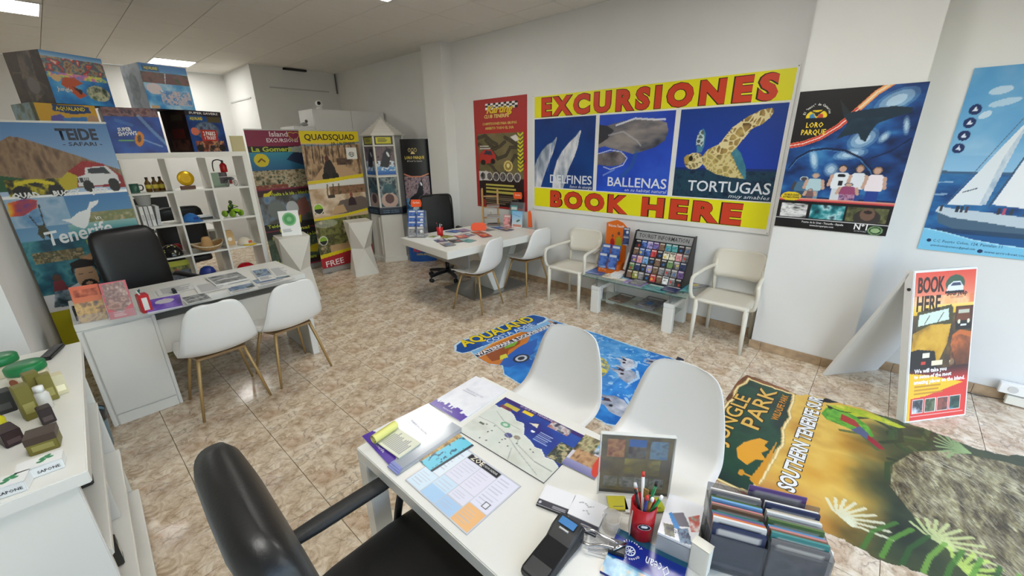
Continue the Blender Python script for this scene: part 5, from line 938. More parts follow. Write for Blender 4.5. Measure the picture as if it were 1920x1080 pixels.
for r_, row in enumerate(rows):
    z, y = .012+r_*.074, .012+r_*.040
    bx('tier_shelf', (.011, .599, y-.002, y+.04, z-.002, z), BK, t, .0005); bx('tier_lip', (.011, .599, y-.006, y-.004, z-.002, z+.014), mat((60, 58, 60), .3, alpha=.5), t, .0005)
    for k, cn in enumerate(row): leaf('leaflet', f'{cn} leaflet, {nd[k]} from the left in the {od[r_]} row of the tourist rack', cn, r_*9+k, .058, .086, (1.30+.016+k*.0645, 1.975+y+.002, .411+z+.0005), (-.28, 0, 0), 'leaflets in the tourist information rack')
# ---- orange dispenser
t = thing('leaflet_dispenser', 'orange Welcome Tenerife leaflet dispenser beside the black rack', 'dispenser', (.955, 2.02, .411), .06)
OR = mat((222, 108, 24), .4); bk = MB().prism([(0, 0), (.24, 0), (.24, .50), (.19, .545), (.12, .57), (0, .53)], -.006, 0, Matrix.Translation((0, .16, 0)) @ Matrix.Rotation(PI/2, 4, 'X')).build('back_card', OR, t)
bx('tray_body', (0, .24, .0, .155, 0, .11), OR, t, .003)
c = Cv(60, 60, (222, 108, 24)); c.p([(.2, 0), (.22, .4), (.32, .5), (.42, .4), (.46, 0)], (176, 36, 40)); c.e(.32, .58, .06, .07, (120, 80, 60)); c.p([(.5, 0), (.52, .5), (.66, .62), (.78, .5), (.84, 0)], (170, 166, 30)); c.e(.64, .72, .07, .08, (110, 70, 50)); pr(c, .22, .24, t, .01, .25, y=.159); tx(t, 'Welcome Tenerife', .115, .49, .03, (244, 230, 220), w=.19, bold=.02, y=.158)
for r_ in range(2):
    for k in range(2): leaf('leaflet', f'blue walking leaflet in the orange dispenser, {["front", "rear"][r_]} {["left", "right"][k]} pocket', 'blue', 2, .10, .17, (.962+k*.118, 2.012+r_*.06, .47+r_*.085), (-.12, 0, .06), 'blue leaflets in the orange dispenser')
for k in range(2): leaf('leaflet', ['grey-blue leaflet clipped high on the dispenser side, upper one', 'grey-blue leaflet clipped high on the dispenser side, lower one'][k], 'navy', 1+k, .07, .10, (1.20, 2.08, .83-k*.09), (-.1, 0, .1), 'leaflets clipped to the dispenser side')
tx(t, 'MC', .06, .03, .04, (240, 200, 170), y=-.002)
# ---- white paper stack and leaning roll
o = MB().box(0, .11, 0, .17, 0, .004).build('paper_stack', WHITE); o.location = (1.165, 1.93, .411); tag(o, 'stack of white cards on the glass table before the orange dispenser', 'cards')
for k in range(6): q = MB().box(0, .11, 0, .17, 0, .005).build('card', mat((232, 232, 230), .5), o); q.location = (.004*(k % 3)-.004, .003*(k % 2), .0042+k*.0062); q.rotation_euler = (0, 0, .03*(k % 3-1))
o = MB().box(-.03, .03, -.006, .006, 0, .20).build('white_card', mat((234, 234, 232), .5), bevel=.004); o.location = (1.235, 2.125, .455); o.rotation_euler = (-.12, .22, 0); tag(o, 'tall white card leaning between the orange dispenser and the rack', 'card')
# ---- papers on the coffee table
def mag(label, q, z, cn, seed, cat='magazine', group=None, t=.004, h=.0, pages=True):
    o, w, hh = flat('magazine' if cat == 'magazine' else cat.replace(' ', '_'), label, cat, q, z, t, mat(CN.get(cn, (200, 200, 200)), .4), group, dz=h)
    c = leafcv(cn, seed, 30, 40); pr(c, w, hh, o, rough=.3)
    if pages: MB().box(.002, w-.001, .0006, t-.0002, .001, hh-.002).build('pages', mat((226, 224, 216), .6), o)
    return o
G = 'papers on the glass coffee table'
mag('blue holiday magazine on the left corner of the glass table', [(1098, 511), (1130, 518), (1150, 500), (1122, 493)], .411, 'blue', 2, group=G)
mag('pink and cream magazine in the left half of the glass table', [(1134, 519), (1175, 530), (1192, 512), (1155, 503)], .411, 'cream', 5, group=G)
mag('purple brochure near the front edge of the glass table', [(1172, 530), (1205, 540), (1222, 524), (1192, 516)], .411, 'lilac', 1, group=G)
def news(label, q, z, h, lines=True, cat='newspaper'):
    o, w, hh = flat('newspaper', label, cat, q, z, .005, mat((206, 204, 190), .7), G, dz=h); c = Cv(40, 50, (204, 202, 190)); c.r(.05, .82, .95, .94, (70, 72, 70)); c.lines(.06, .06, .48, .42, 8, (120, 120, 116), 3); c.n((.52, .10, .95, .5), [(70, 76, 70), (140, 146, 136), (100, 100, 96)], 8, 4); c.lines(.06, .5, .94, .78, 4, (90, 92, 90), 5); pr(c, w, hh, o, rough=.7); MB().box(.004, w-.002, .001, .0045, -.003, hh-.002).build('pages', mat((190, 188, 176), .7), o); return o
news('folded grey newspaper on top of the glass table magazines', [(1188, 516), (1215, 525), (1232, 512), (1204, 506)], .411, .0065)
mag('red tourist magazine before the black rack on the glass table', [(1218, 532), (1255, 540), (1262, 526), (1228, 519)], .411, 'red', 3, group=G)
mag('green and white brochure at the front edge of the glass table', [(1205, 541), (1245, 552), (1256, 542), (1218, 532)], .411, 'teal', 2, group=G, h=.0045)
mag('pale green brochure pile at the right of the glass table', [(1252, 546), (1290, 549), (1300, 533), (1266, 530)], .411, 'teal', 3, group=G, h=.009)
mag('dark photo brochure on the right corner of the glass table', [(1300, 545), (1322, 533), (1312, 524), (1292, 533)], .411, 'grey', 4, group=G)
mag('teal map leaflet left of the newspaper on the glass table', [(1150, 517), (1180, 526), (1196, 516), (1168, 507)], .411, 'sky', 2, group=G, h=.0045)
mag('cream brochure behind the blue magazine on the glass table', [(1140, 506), (1165, 512), (1176, 505), (1152, 499)], .411, 'pink', 6, group=G, h=.0045)
mag('dark brochure between the red magazine and the green one', [(1240, 546), (1268, 553), (1276, 544), (1250, 537)], .411, 'navy', 5, group=G, h=.0135)
mag('grey folded leaflet on the purple brochure of the glass table', [(1180, 532), (1202, 538), (1212, 530), (1192, 524)], .411, 'grey', 2, group=G, h=.0095)
mag('dark magazine lying left on the glass under-shelf', [(1140, 562), (1165, 569), (1192, 557), (1165, 549)], .159, 'brown', 6, group='magazines on the glass under-shelf')
mag('fanned grey newspaper pile lying right on the glass under-shelf', [(1192, 575), (1225, 584), (1248, 566), (1215, 557)], .159, 'grey', 3, group='magazines on the glass under-shelf', t=.02)

# ---- pedestal desk
ZP = .7605; G = 'leaflets on the pedestal desk'
def tier(label, loc, rz, cns, header, n=4, cat='leaflet stand', hw=.11):
    t = thing('leaflet_stand', label, cat, loc, rz); ac = mat((200, 206, 212), .08, alpha=.12)
    for x in (-hw, hw-.004): MB().add([(x+a, y, z) for a in (0, .004) for y, z in ((0, 0), (.13, 0), (.13, .30), (.10, .30), (0, .05))], [(0, 1, 2, 3, 4), (9, 8, 7, 6, 5)]+[(i, (i+1) % 5, 5+(i+1) % 5, 5+i) for i in range(5)]).build('side_panel', ac, t)
    bx('back_panel', (-hw+.005, hw-.005, .126, .13, 0, .30), ac, t, .0005); bx('foot', (-hw+.005, hw-.005, 0, .125, 0, .004), ac, t, .0005)
    for k in range(n): bx('pocket', (-hw+.005, hw-.005, .008+k*.027, .010+k*.027, .01+k*.06, .05+k*.06), ac, t, .0003)
    if header:
        m = MB().prism([(-.055, 0), (.055, 0), (.065, .04), (.055, .085), (-.055, .085), (-.065, .04)], 0, .004, Matrix.Translation((0, .12, .345)) @ Matrix.Rotation(PI/2, 4, 'X')); hd = m.build('header_card', mat((236, 92, 40), .4), t); MB().box(-.003, .003, .122, .125, .28, .35).build('header_stem', ac, t); tx(t, 'Cardon', 0, .385, .022, (240, 220, 206), w=.08, bold=.02, y=.1155)
    return t
tier('clear leaflet stand with an orange tag at the left end of the pedestal desk', (-.80, .86, ZP), .7, None, True); ca, sa = math.cos(.7), math.sin(.7)
for r_ in range(4):
    for k in range(2):
        lx, ly = -.10+k*.10, .012+r_*.027; leaf('leaflet', f'blue leaflet in the {["lowest", "second", "third", "highest"][r_]} pocket, {["left", "right"][k]} side, of the orange-tagged stand', 'blue' if r_ else 'grey', k, .09, .12, (-.80+lx*ca-ly*sa, .86+lx*sa+ly*ca, ZP+.012+r_*.06), (-.2, 0, .7), 'blue leaflets in the orange-tagged stand')
def cup(label, loc, r, h, col, pens, lab=None, badge=False):
    t = thing('pen_cup', label, 'pen cup', loc); rr = r; MB().lathe([(r*.88, 0), (r, h), (r-.003, h), (r*.86-.003, .004), (.001, .004)], 24).build('cup', mat(col, .3), t, smooth=True)
    for k, (a, tl, pc) in enumerate(pens):
        d = Vector((math.cos(a)*tl, math.sin(a)*tl, 1)).normalized(); b = Vector((-math.cos(a)*r*.3, -math.sin(a)*r*.3, .006)); L = h*1.35+.012*(k % 3); p = MB().tube([b, b+d*L*.93], .0042, 8).build('pen', mat(pc, .35), t, smooth=True); MB().tube([b+d*L*.93, b+d*L], [.005, .004], 8).build('pen_cap', mat([(240, 240, 240), (30, 30, 30), (200, 60, 50)][k % 3], .35), p, smooth=True)
    return t
cup('red pen cup on the pedestal desk beside the scattered leaflets', (-.66, 1.10, ZP), .038, .105, (196, 24, 32), [(.5, .3, (190, 60, 60)), (2.2, .25, (220, 220, 220)), (4.4, .3, (60, 60, 70))])
o = MB().prism([(-.085, 0), (.085, 0), (.10, .03), (.092, .075), (.06, .10), (-.06, .10), (-.092, .075), (-.10, .03)], -.003, .003, Matrix.Rotation(PI/2, 4, 'X')).build('orange_card', mat((238, 86, 40), .4), bevel=.001); o.location = (-.52, 1.60, ZP+.004); o.rotation_euler = (-.25, 0, .75); tag(o, 'rounded orange card propped up on the pedestal desk', 'card'); MB().box(-.02, .02, .003, .05, 0, .003).build('card_foot', mat((220, 80, 40), .4), o)
q = [('olive', (838, 447)), ('navy', (820, 455)), ('blue', (855, 437)), ('grey', (835, 463)), ('red', (862, 448)), ('navy', (878, 444)), ('teal', (880, 455)), ('brown', (895, 440)), ('black', (850, 456)), ('purple', (868, 436)), ('grey', (915, 434)), ('blue', (935, 430)), ('navy', (950, 434)), ('brown', (925, 424)), ('red', (905, 446)), ('pink', (960, 428))]
seen = {}
for k, (cn, (a, b)) in enumerate(q):
    P = onz(a, b, ZP); an = va+.06+PI/2+random.Random(k).uniform(-.35, .35); seen[cn] = seen.get(cn, 0)+1
    where = ['by the red cup', 'at the near left corner', 'behind the red cup', 'on the left front edge', 'beside the orange card', 'before the orange card', 'on the front edge behind the chair back', 'left of the wooden rack', 'among the dark ones at the left', 'near the back edge', 'before the wooden rack', 'before the blue-sky stand', 'on the right front edge', 'at the foot of the wooden rack', 'near the front edge centre', 'under the blue-sky stand'][k]
    leaf('leaflet', f'{cn} leaflet {where} on the pedestal desk', cn, k, .125, .175, (P.x, P.y, ZP+.0017+.0019*(k % 5)), (-PI/2, 0, an), G)
o = MB().box(0, .10, 0, .15, 0, .03).build('card_box', WHITE, bevel=.002); o.location = (-.62, .86, ZP); o.rotation_euler = (0, 0, .3); tag(o, 'small white box of cards before the tagged leaflet stand', 'box'); leafp = pr(leafcv('green', 4), .08, .10, o, .01, .012); leafp.rotation_euler = (-PI/2, 0, 0); leafp.location = (0, .012, .0305)
t = thing('wooden_rack', 'plain wooden ladder rack with paper trays on the pedestal desk', 'rack', (-.63, 1.93, ZP), .75); WD = mat((178, 138, 84), .5, noise=.12, scale=30)
for x in (-.115, .085): MB().prism([(0, 0), (.022, 0), (.022, .47), (.018, .49), (.004, .49), (0, .47)], -.075, 0, Matrix.Translation((x, -.0, 0)) @ Matrix.Rotation(PI/2, 4, 'X')).build('upright', WD, t, bevel=.002)
for z in (.10, .24, .38): bx('shelf_slat', (-.092, .084, .005, .07, z, z+.012), WD, t, .001)
for k in range(3):
    o = MB().box(-.085, .078, -.05, .06, 0, .03).build('leaflet_pile', mat([(90, 84, 84), (160, 160, 158), (120, 90, 84)][k], .5)); o.location = (-.63, 1.93, ZP+.001+[0, .113, .253][k]); o.rotation_euler = (0, 0, .75); tag(o, ['dark pile of leaflets at the foot of the wooden rack', 'pale pile of leaflets on the lower slat of the wooden rack', 'brownish pile of leaflets on the middle slat of the wooden rack'][k], 'leaflets', 'leaflet piles in the wooden rack'); o.location.x += .0385*.73; o.location.y += .0385*.68
    for j in range(3): MB().box(-.083, .076, -.0515, -.05, .004+j*.009, .009+j*.009).build('leaflet_edge', mat([(200, 196, 190), (70, 70, 80), (180, 150, 120)][j], .5), o)
tier('second orange-tagged leaflet stand at the wall end of the pedestal desk', (-.36, 2.085, ZP), .25, None, True, n=2, hw=.10)
o = leaf('leaflet', 'blue-sky paragliding leaflet standing at the wall end of the pedestal desk', 'sky', 1, .15, .21, (-.36, 2.04, ZP), (-.12, 0, .25), 'tall leaflets at the wall end'); c = Cv(40, 56, (150, 196, 226)); c.g(0, 0, 1, 1, (226, 226, 222), (120, 180, 224)); c.s([(.1, .8), (.8, .65)], .02, (60, 110, 160)); c.e(.6, .42, .2, .06, (90, 110, 90), .4); c.r(.1, .06, .9, .2, (206, 120, 96), .8); pr(c, .15, .21, o, y=-.0016)
leaf('leaflet', 'pink leaflet standing left of the blue-sky one', 'pink', 2, .10, .15, (-.50, 2.03, ZP), (-.2, 0, .4), 'tall leaflets at the wall end'); leaf('leaflet', 'dark teal leaflet standing behind the blue-sky one', 'teal', 3, .10, .27, (-.43, 2.10, ZP), (-.03, 0, .3), 'tall leaflets at the wall end')
o = MB().prism([(0, 0), (.06, 0), (.05, .17), (.03, .22), (0, .20)], -.002, .002, Matrix.Rotation(PI/2, 4, 'X')).build('orange_card', mat((236, 100, 44), .4)); o.location = (-.19, 2.17, ZP); o.rotation_euler = (0, 0, .3); tag(o, 'tall orange card standing at the right end of the pedestal desk', 'card'); MB().box(0, .05, .002, .03, 0, .002).build('card_foot', mat((236, 100, 44), .4), o)

# ---- left desk
ZD = .7605
def standing(label, cn, seed, a, b, W_, H_, rz, lean=-.2, cat='brochure', cvx=None):
    P = onz(a, b, ZD); o = board('brochure', label, cat, W_, H_, .012, mat(CN[cn], .4), (P.x, P.y, ZD), (lean, 0, rz), 'brochures standing on the left desk'); pr(cvx or leafcv(cn, seed, 34, 60), W_, H_, o, rough=.3); MB().box(-.004, W_+.004, -.012, .02, 0, .05).build('acrylic_pocket', mat((206, 210, 214), .08, alpha=.25), o); return o
c = Cv(40, 66, (150, 110, 80)); c.g(0, .55, 1, 1, (222, 130, 90), (226, 110, 80)); c.n((0, 0, 1, .55), [(120, 110, 110), (196, 160, 110), (226, 190, 130), (150, 120, 100)], 12, 4); c.n((.1, .7, .9, .9), [(120, 40, 30), (226, 130, 90)], 10, 6, .8)
standing('orange sunset brochure in a clear pocket, left desk corner', 'orange', 1, 150, 607, .13, .23, PI/2-.2, cvx=c)
c = Cv(40, 66, (206, 90, 96)); c.n(c.pm([(.05, .3), (.1, .95), (.9, .97), (.95, .35), (.5, .15)]), [(150, 110, 96), (190, 150, 130), (130, 96, 90), (200, 170, 150)], 12, 9); c.lines(.2, .05, .8, .2, 3, (240, 210, 206), 4)
standing('pink and brown map brochure in a clear pocket on the left desk', 'pink', 2, 207, 600, .125, .235, PI/2-.12, cvx=c)
t = thing('pen_cup', 'square black pen cup at the far left corner of the left desk', 'pen cup', (-.48, -1.945, ZD))
MB().box(-.035, .035, -.035, .035, 0, .004).build('cup_floor', BLACK, t)
for b_ in ((-.035, .035, -.035, -.031, .0041, .085), (-.035, .035, .031, .035, .0041, .085), (-.035, -.031, -.0309, .0309, .0041, .085), (.031, .035, -.0309, .0309, .0041, .085)): MB().box(*b_).build('cup_wall', mat((40, 42, 40), .3), t)
for k in range(3): MB().tube([(-.01+.01*k, 0, .006), (-.02+.02*k, -.02+.02*k, .13)], .004, 6).build('pen', mat([(40, 60, 120), (30, 30, 30), (120, 120, 120)][k], .4), t)
o = MB().box(-.035, .035, -.028, .028, 0, .125).build('red_tin', mat((190, 20, 30), .35), bevel=.004); o.location = (-.305, -1.655, ZD); o.rotation_euler = (0, 0, .1); tag(o, 'red tin holder with a white label on the left desk', 'tin'); MB().box(.0352, .036, -.014, .014, .02, .105).build('tin_label', mat((226, 224, 220), .5), o)
for k in range(3): MB().tube([(-.01+.012*k, -.01, .12), (-.015+.02*k, -.012*k, .155)], .004, 6).build('pen', mat([(40, 60, 120), (30, 110, 60), (230, 230, 230)][k], .4), o)
o, w, h = flat('folder', 'shiny purple plastic folder on the left desk beside the red tin', 'folder', [(282, 588), (345, 574), (336, 556), (270, 566)], ZD, .012, mat((84, 44, 160), .25, coat=.4)); c = Cv(40, 30, (92, 50, 176)); c.n((0, 0, 1, 1), [(70, 36, 140), (110, 66, 196), (150, 120, 220)], 18, 4); c.e(.52, .62, .28, .2, (222, 214, 226)); pr(c, w-.004, h-.004, o, .002, .002, rough=.2); MB().box(.002, w-.002, .002, .011, -.004, 0).build('paper_edges', mat((214, 210, 226), .5), o)
G = 'papers on the left desk'
def paper(label, q, z, seed, kind=0, t=.0012, dz=0., cat='paper', group=G, name='paper_sheet', base=(228, 228, 224)):
    o, w, h = flat(name, label, cat, q, z, t, mat(base, .6), group, dz); c = Cv(36, 48, base)
    if kind == 0: c.lines(.1, .1, .9, .85, 12, (150, 150, 152), seed)
    if kind == 1: c.n((.05, .08, .95, .92), [(60, 64, 66), (120, 124, 124), (170, 172, 170), (90, 92, 96)], 9, seed); c.r(.2, .4, .8, .5, (230, 230, 230), .7)
    if kind == 2: c.n((.05, .35, .95, .95), [(70, 100, 140), (150, 170, 190), (60, 70, 66)], 10, seed); c.lines(.1, .06, .9, .3, 4, (130, 130, 134), seed)
    pr(c, w, h, o, rough=.5); return o
paper('white printed sheet behind the purple folder on the left desk', [(290, 560), (345, 548), (335, 536), (285, 546)], ZD, 1)
paper('long white leaflet at the left desk centre', [(298, 556), (370, 541), (362, 529), (292, 543)], ZD, 2, dz=.0015)
paper('white card with small black print nearest the left chair', [(350, 572), (398, 560), (384, 548), (340, 558)], ZD, 3, 1, dz=.0004)
paper('white sheet in the middle of the left desk', [(372, 553), (432, 540), (420, 524), (362, 535)], ZD, 4, 0, dz=.003)
paper('dark grey photo magazine in the middle of the left desk', [(404, 540), (465, 524), (448, 511), (388, 522)], ZD, 5, 1, .008, .0045, 'magazine')
paper('white brochure with a photo near the right chair on the left desk', [(432, 552), (486, 541), (474, 530), (424, 540)], ZD, 6, 2, dz=.0004)
paper('landscape photo leaflet at the right end of the left desk', [(482, 531), (512, 524), (505, 503), (478, 508)], ZD, 7, 2, dz=.006); paper('plain white leaflet at the right end of the left desk', [(514, 523), (545, 516), (535, 498), (505, 503)], ZD, 8, 0, dz=.006); paper('red-edged booklet under the leaflets at the left desk end', [(482, 540), (548, 522), (540, 512), (474, 527)], ZD, 9, 2, .004, .0, 'booklet')
o = MB().box(-.02, .02, -.012, .012, .0, .012).build('stapler', BLACK); o.location = (-.62, -1.45, ZD); tag(o, 'small black stapler at the back of the left desk', 'stapler'); MB().box(-.05, .02, -.010, .010, .0121, .03).build('stapler_arm', BLACK, o, bevel=.003)

# ---- front desk
ZF = .7405
G = 'folders on the front desk'
def folder(label, q, dz, seed):
    o, w, h = flat('folder', label, 'folder', q, ZF, .004, mat((230, 230, 234), .25), G, dz); c = Cv(60, 84, (230, 231, 236)); c.n((0, 0, 1, 1), [(222, 223, 230), (236, 236, 240), (226, 227, 234)], 30, seed); c.r(0, 0, 1, .12, (82, 50, 158))
    r = random.Random(seed); u = 0
    while u < 1: d = r.uniform(.02, .06); c.r(u, .11, u+d, .12+r.uniform(.0, .10)*(.4+.6*math.sin(u*3.1)), (82, 50, 158)); u += d
    c.lines(.2, .55, .8, .60, 1, (190, 192, 200), seed); pr(c, w, h, o, rough=.22); tx(o, 'TENERIFE EXCURSIONES', w*.5, h*.60, .010, (150, 150, 170), w=w*.55); tx(o, 'tenerife', w*.5, h*.045, .012, (226, 222, 240), w=w*.3); return o
folder('white folder with a purple skyline, farther of the two on the front desk', [(805, 758), (866, 793), (947, 733), (894, 706)], 0, 3)
f2 = folder('white folder with a purple skyline, nearer one under the yellow paper roll', [(671, 820), (735, 870), (864, 803), (805, 760)], .0, 5)
for k in range(3): o, w, h = flat('plastic_sleeve', ['lowest clear plastic sleeve under the nearer folder', 'middle clear plastic sleeve under the nearer folder', 'upper clear plastic sleeve under the nearer folder'][k], 'sleeve', [(722+k*4, 876-k*3), (745+k*2, 890-k*3), (868, 812-k*3), (850, 800-k*2)], ZF, .001, mat((190, 196, 204), .12, alpha=.55), 'clear plastic sleeves', .0042+k*.0014); MB().box(0, w, -.0012, -.0002, 0, .012).build('sleeve_edge', mat((120, 130, 190), .3), o)
paper('receipt pad with handwriting on the nearer folder', [(748, 866), (788, 836), (746, 806), (706, 832)], ZF, 11, 0, .004, .009, 'receipt pad', 'receipt pads', 'receipt_pad', (226, 226, 206))
P0, P1 = onz(700, 826, ZF+.03), onz(742, 797, ZF+.03); prof = []
m = MB(); d = (P1-P0); n = 26; ax = d.normalized(); e1 = Vector((0, 0, 1)); e2 = ax.cross(e1)
ring = [(e1*math.cos(a)+e2*math.sin(a))*(.0145+.002*a/(4*PI)) for a in [k*4*PI/n for k in range(n+1)]]
m.loft([[P0+p for p in ring], [P1+p for p in ring]], cap=False, closed=False); o = m.build('paper_roll', mat((226, 222, 130), .6), smooth=True); tag(o, 'curled yellow carbon sheet rolled up on the nearer folder', 'paper roll'); o.location.z = .0035
MB().tube([P0, P1], .009, 10).build('inner_turn', mat((206, 202, 110), .6), o)
# price list and teal sheet
o, w, h = flat('price_list', 'laminated weekly price list with an orange corner cell on the front desk', 'price list', [(744, 894), (885, 1002), (981, 902), (864, 846)], ZF, .0015, mat((206, 208, 214), .25), dz=.0)
c = Cv(100, 90, (200, 203, 212)); m_ = .03
for (u0, v0, u1, v1, col) in ((.02, .36, .25, .97, (226, 236, 244)), (.26, .45, .49, .86, (226, 226, 240)), (.50, .45, .73, .86, (228, 226, 240)), (.74, .36, .98, .97, (228, 228, 242)), (.02, .02, .25, .34, (214, 232, 244)), (.26, .02, .49, .43, (206, 226, 242)), (.50, .24, .73, .43, (226, 226, 240)), (.50, .02, .73, .22, (176, 206, 236)), (.74, .02, .98, .34, (240, 190, 134))): c.r(u0, v0, u1, v1, col); c.lines(u0+.02, v0+.04, u1-.02, v1-.04, max(2, int((v1-v0)*16)), (190, 192, 206), int(u0*90), .3, .6)
c.r(.26, .87, .73, .97, (54, 54, 58)); c.r(.26, .02, .49, .22, (176, 210, 240)); c.r(.86, .40, .93, .50, (60, 60, 64)); c.r(.87, .41, .92, .49, (232, 232, 240))
pr(c, w, h, o, rough=.15); tx(o, 'ZOE', w*.30, h*.885, .020, (226, 220, 200), 'L', bold=.02); tx(o, 'EXCURSION CALENDAR', w*.46, h*.905, .009, (220, 220, 220), 'L', w=w*.24)
o, w, h = flat('map_leaflet', 'turquoise sea-life leaflet under the price list on the front desk', 'leaflet', [(808, 887), (890, 836), (858, 814), (785, 860)], ZF, .001, mat((90, 190, 214), .4), dz=.0017); c = Cv(70, 34, (98, 196, 220)); c.r(0, .82, 1, 1, (190, 150, 80)); c.n((0, .74, 1, 1), [(150, 110, 60), (206, 170, 100), (110, 84, 50)], 8, 3); c.sp((0, .16, 1, .74), (30, 90, 120), .72, 5, 8); c.r(0, 0, 1, .13, (44, 42, 50)); pr(c, w, h, o, rough=.3)
# map
o, w, h = flat('island_map', 'large island map mat with a blue sea on the front desk', 'map', [(857, 808), (1020, 906), (1103, 822), (948, 746)], ZF, .003, mat((50, 52, 58), .4), dz=.0); c = Cv(150, 110, (206, 210, 200))
sea = [(0, .75), (.08, .74), (.12, .80), (.26, .74), (.34, .66), (.42, .68), (.47, .60), (.52, .50), (.62, .46), (.70, .40), (.76, .42), (.84, .34), (.92, .36), (1, .30), (1, 1), (0, 1)]
c.n((0, 0, 1, 1), [(200, 204, 192), (214, 217, 208), (206, 212, 202)], 30, 5); c.put(c.pm(sea), (40, 60, 140)); c.n(c.pm(sea), [(46, 44, 120), (36, 76, 160), (50, 96, 180)], 50, 8, .8); c.s(sea[:-2], .010, (230, 236, 236))
c.r(0, .93, 1, 1, (60, 40, 110)); c.r(.08, .82, .26, .90, (206, 186, 60), .9); c.r(.30, .86, .42, .93, (226, 196, 50)); c.n((.06, .76, .2, .83), [(90, 50, 80), (150, 80, 80)], 6, 5); c.p([(.46, .74), (.54, .80), (.56, .72)], (222, 214, 190)); c.e(.56, .63, .02, .02, (226, 230, 236)); c.lines(.62, .50, .82, .70, 6, (170, 190, 226), 4, .4); c.n((.84, .36, 1, .70), [(70, 90, 60), (196, 180, 140), (50, 60, 50), (130, 130, 130)], 9, 7); c.n((.62, .84, .84, .98), [(60, 56, 70), (206, 206, 210), (150, 90, 80)], 8, 9)
c.e(.30, .50, .055, .05, (110, 170, 130)); c.e(.30, .50, .03, .025, (200, 214, 204)); c.e(.42, .36, .04, .045, (90, 90, 140)); c.e(.50, .40, .035, .035, (150, 140, 124)); c.r(.08, .30, .14, .34, (90, 96, 84))
for pts in ([(.02, .4), (.2, .42), (.4, .36), (.6, .22), (.9, .05)], [(.5, .42), (.56, .3), (.8, .2), (.98, .2)], [(.1, .65), (.25, .55), (.45, .55)], [(.55, .2), (.62, .0)]): c.s(pts, .010, (160, 164, 158))
for k in range(14): r = random.Random(k); c.e(r.uniform(.05, .85), r.uniform(.05, .4), .008, .011, (60, 64, 70))
pr(c, w, h, o, rough=.3); tx(o, 'GUIDE TO TENERIFE', w*.42, h*.955, .009, (220, 210, 236), w=w*.4)
o, w, h = flat('photo_leaflet', 'animal photo leaflet under the right end of the island map', 'leaflet', [(1056, 864), (1122, 912), (1146, 836), (1098, 818)], ZF, .001, mat((200, 200, 206), .4), dz=.0031); c = Cv(50, 44, (206, 204, 214)); c.n((0, .45, .6, 1), [(70, 80, 50), (190, 180, 140), (120, 110, 80), (60, 60, 60)], 9, 3); c.n((.55, .6, 1, 1), [(90, 150, 206), (206, 216, 224), (60, 70, 80)], 9, 5); c.n((.1, .2, .9, .55), [(150, 110, 80), (196, 160, 120), (120, 84, 60)], 7, 8); c.g(0, 0, 1, .2, (110, 110, 160), (150, 150, 190)); c.e(.95, .45, .22, .4, (206, 60, 40)); pr(c, w, h, o, rough=.3)
# note pads
for k, q in enumerate(([(1005, 949), (1060, 968), (1082, 931), (1024, 914)], [(1056, 979), (1116, 1010), (1139, 953), (1081, 931)])):
    o, w, h = flat('note_pad', ['blank white note pad with a dark printed foot on the front desk', 'note pad with pencil writing and a dark printed foot on the front desk'][k], 'note pad', q, ZF, .009, mat((232, 232, 234), .6), 'note pads on the front desk'); c = Cv(36, 30, (233, 233, 236)); c.r(0, 0, 1, .26, (58, 58, 68)); c.e(.1, .14, .035, .06, (206, 206, 212)); c.lines(.5, .05, .95, .18, 2, (196, 196, 204), k, .4)
    if k: c.s([(.2, .75), (.35, .8), (.5, .72), (.62, .78)], .025, (150, 150, 160)); c.s([(.4, .55), (.5, .58), (.6, .5)], .025, (160, 160, 168))
    pr(c, w, h, o, rough=.6); MB().box(-.0005, w+.0005, .002, .008, -.001, h*.24).build('pad_binding', mat((50, 50, 58), .5), o)
# card terminal
A_, B_ = onz(1008, 1078, ZF), onz(1072, 998, ZF); d = B_-A_; an = math.atan2(d.y, d.x)-PI/2
t = thing('card_terminal', 'black handheld card payment terminal on the front desk', 'card terminal', (A_+d*.42), an); t.location.z = ZF
MB().loft([[Vector((x*w_, y, z)) for x, z in ((-1, z0), (1, z0), (1, z1-.006), (.88, z1), (-.88, z1), (-1, z1-.006))] for y, w_, z0, z1 in ((-.092, .034, .0, .020), (-.085, .038, 0, .024), (.02, .039, 0, .030), (.05, .041, 0, .045), (.085, .041, 0, .052), (.095, .037, .004, .046))]).build('housing', mat((30, 31, 34), .4), t, bevel=.003)
o = MB().box(-.033, .033, -.08, .045, 0, .0012).build('touch_screen', mat((24, 25, 30), .08, coat=.5), t); o.location = (0, .0, .0285); o.rotation_euler = (.075, 0, 0)
o = MB().box(-.024, .024, .0, .022, 0, .0012).build('printer_cover', mat((70, 130, 190), .3), t); o.location = (0, .058, .0515); o.rotation_euler = (.12, 0, 0); MB().box(-.014, .014, .047, .052, .0455, .049).build('paper_slot', mat((190, 190, 186), .4), t)
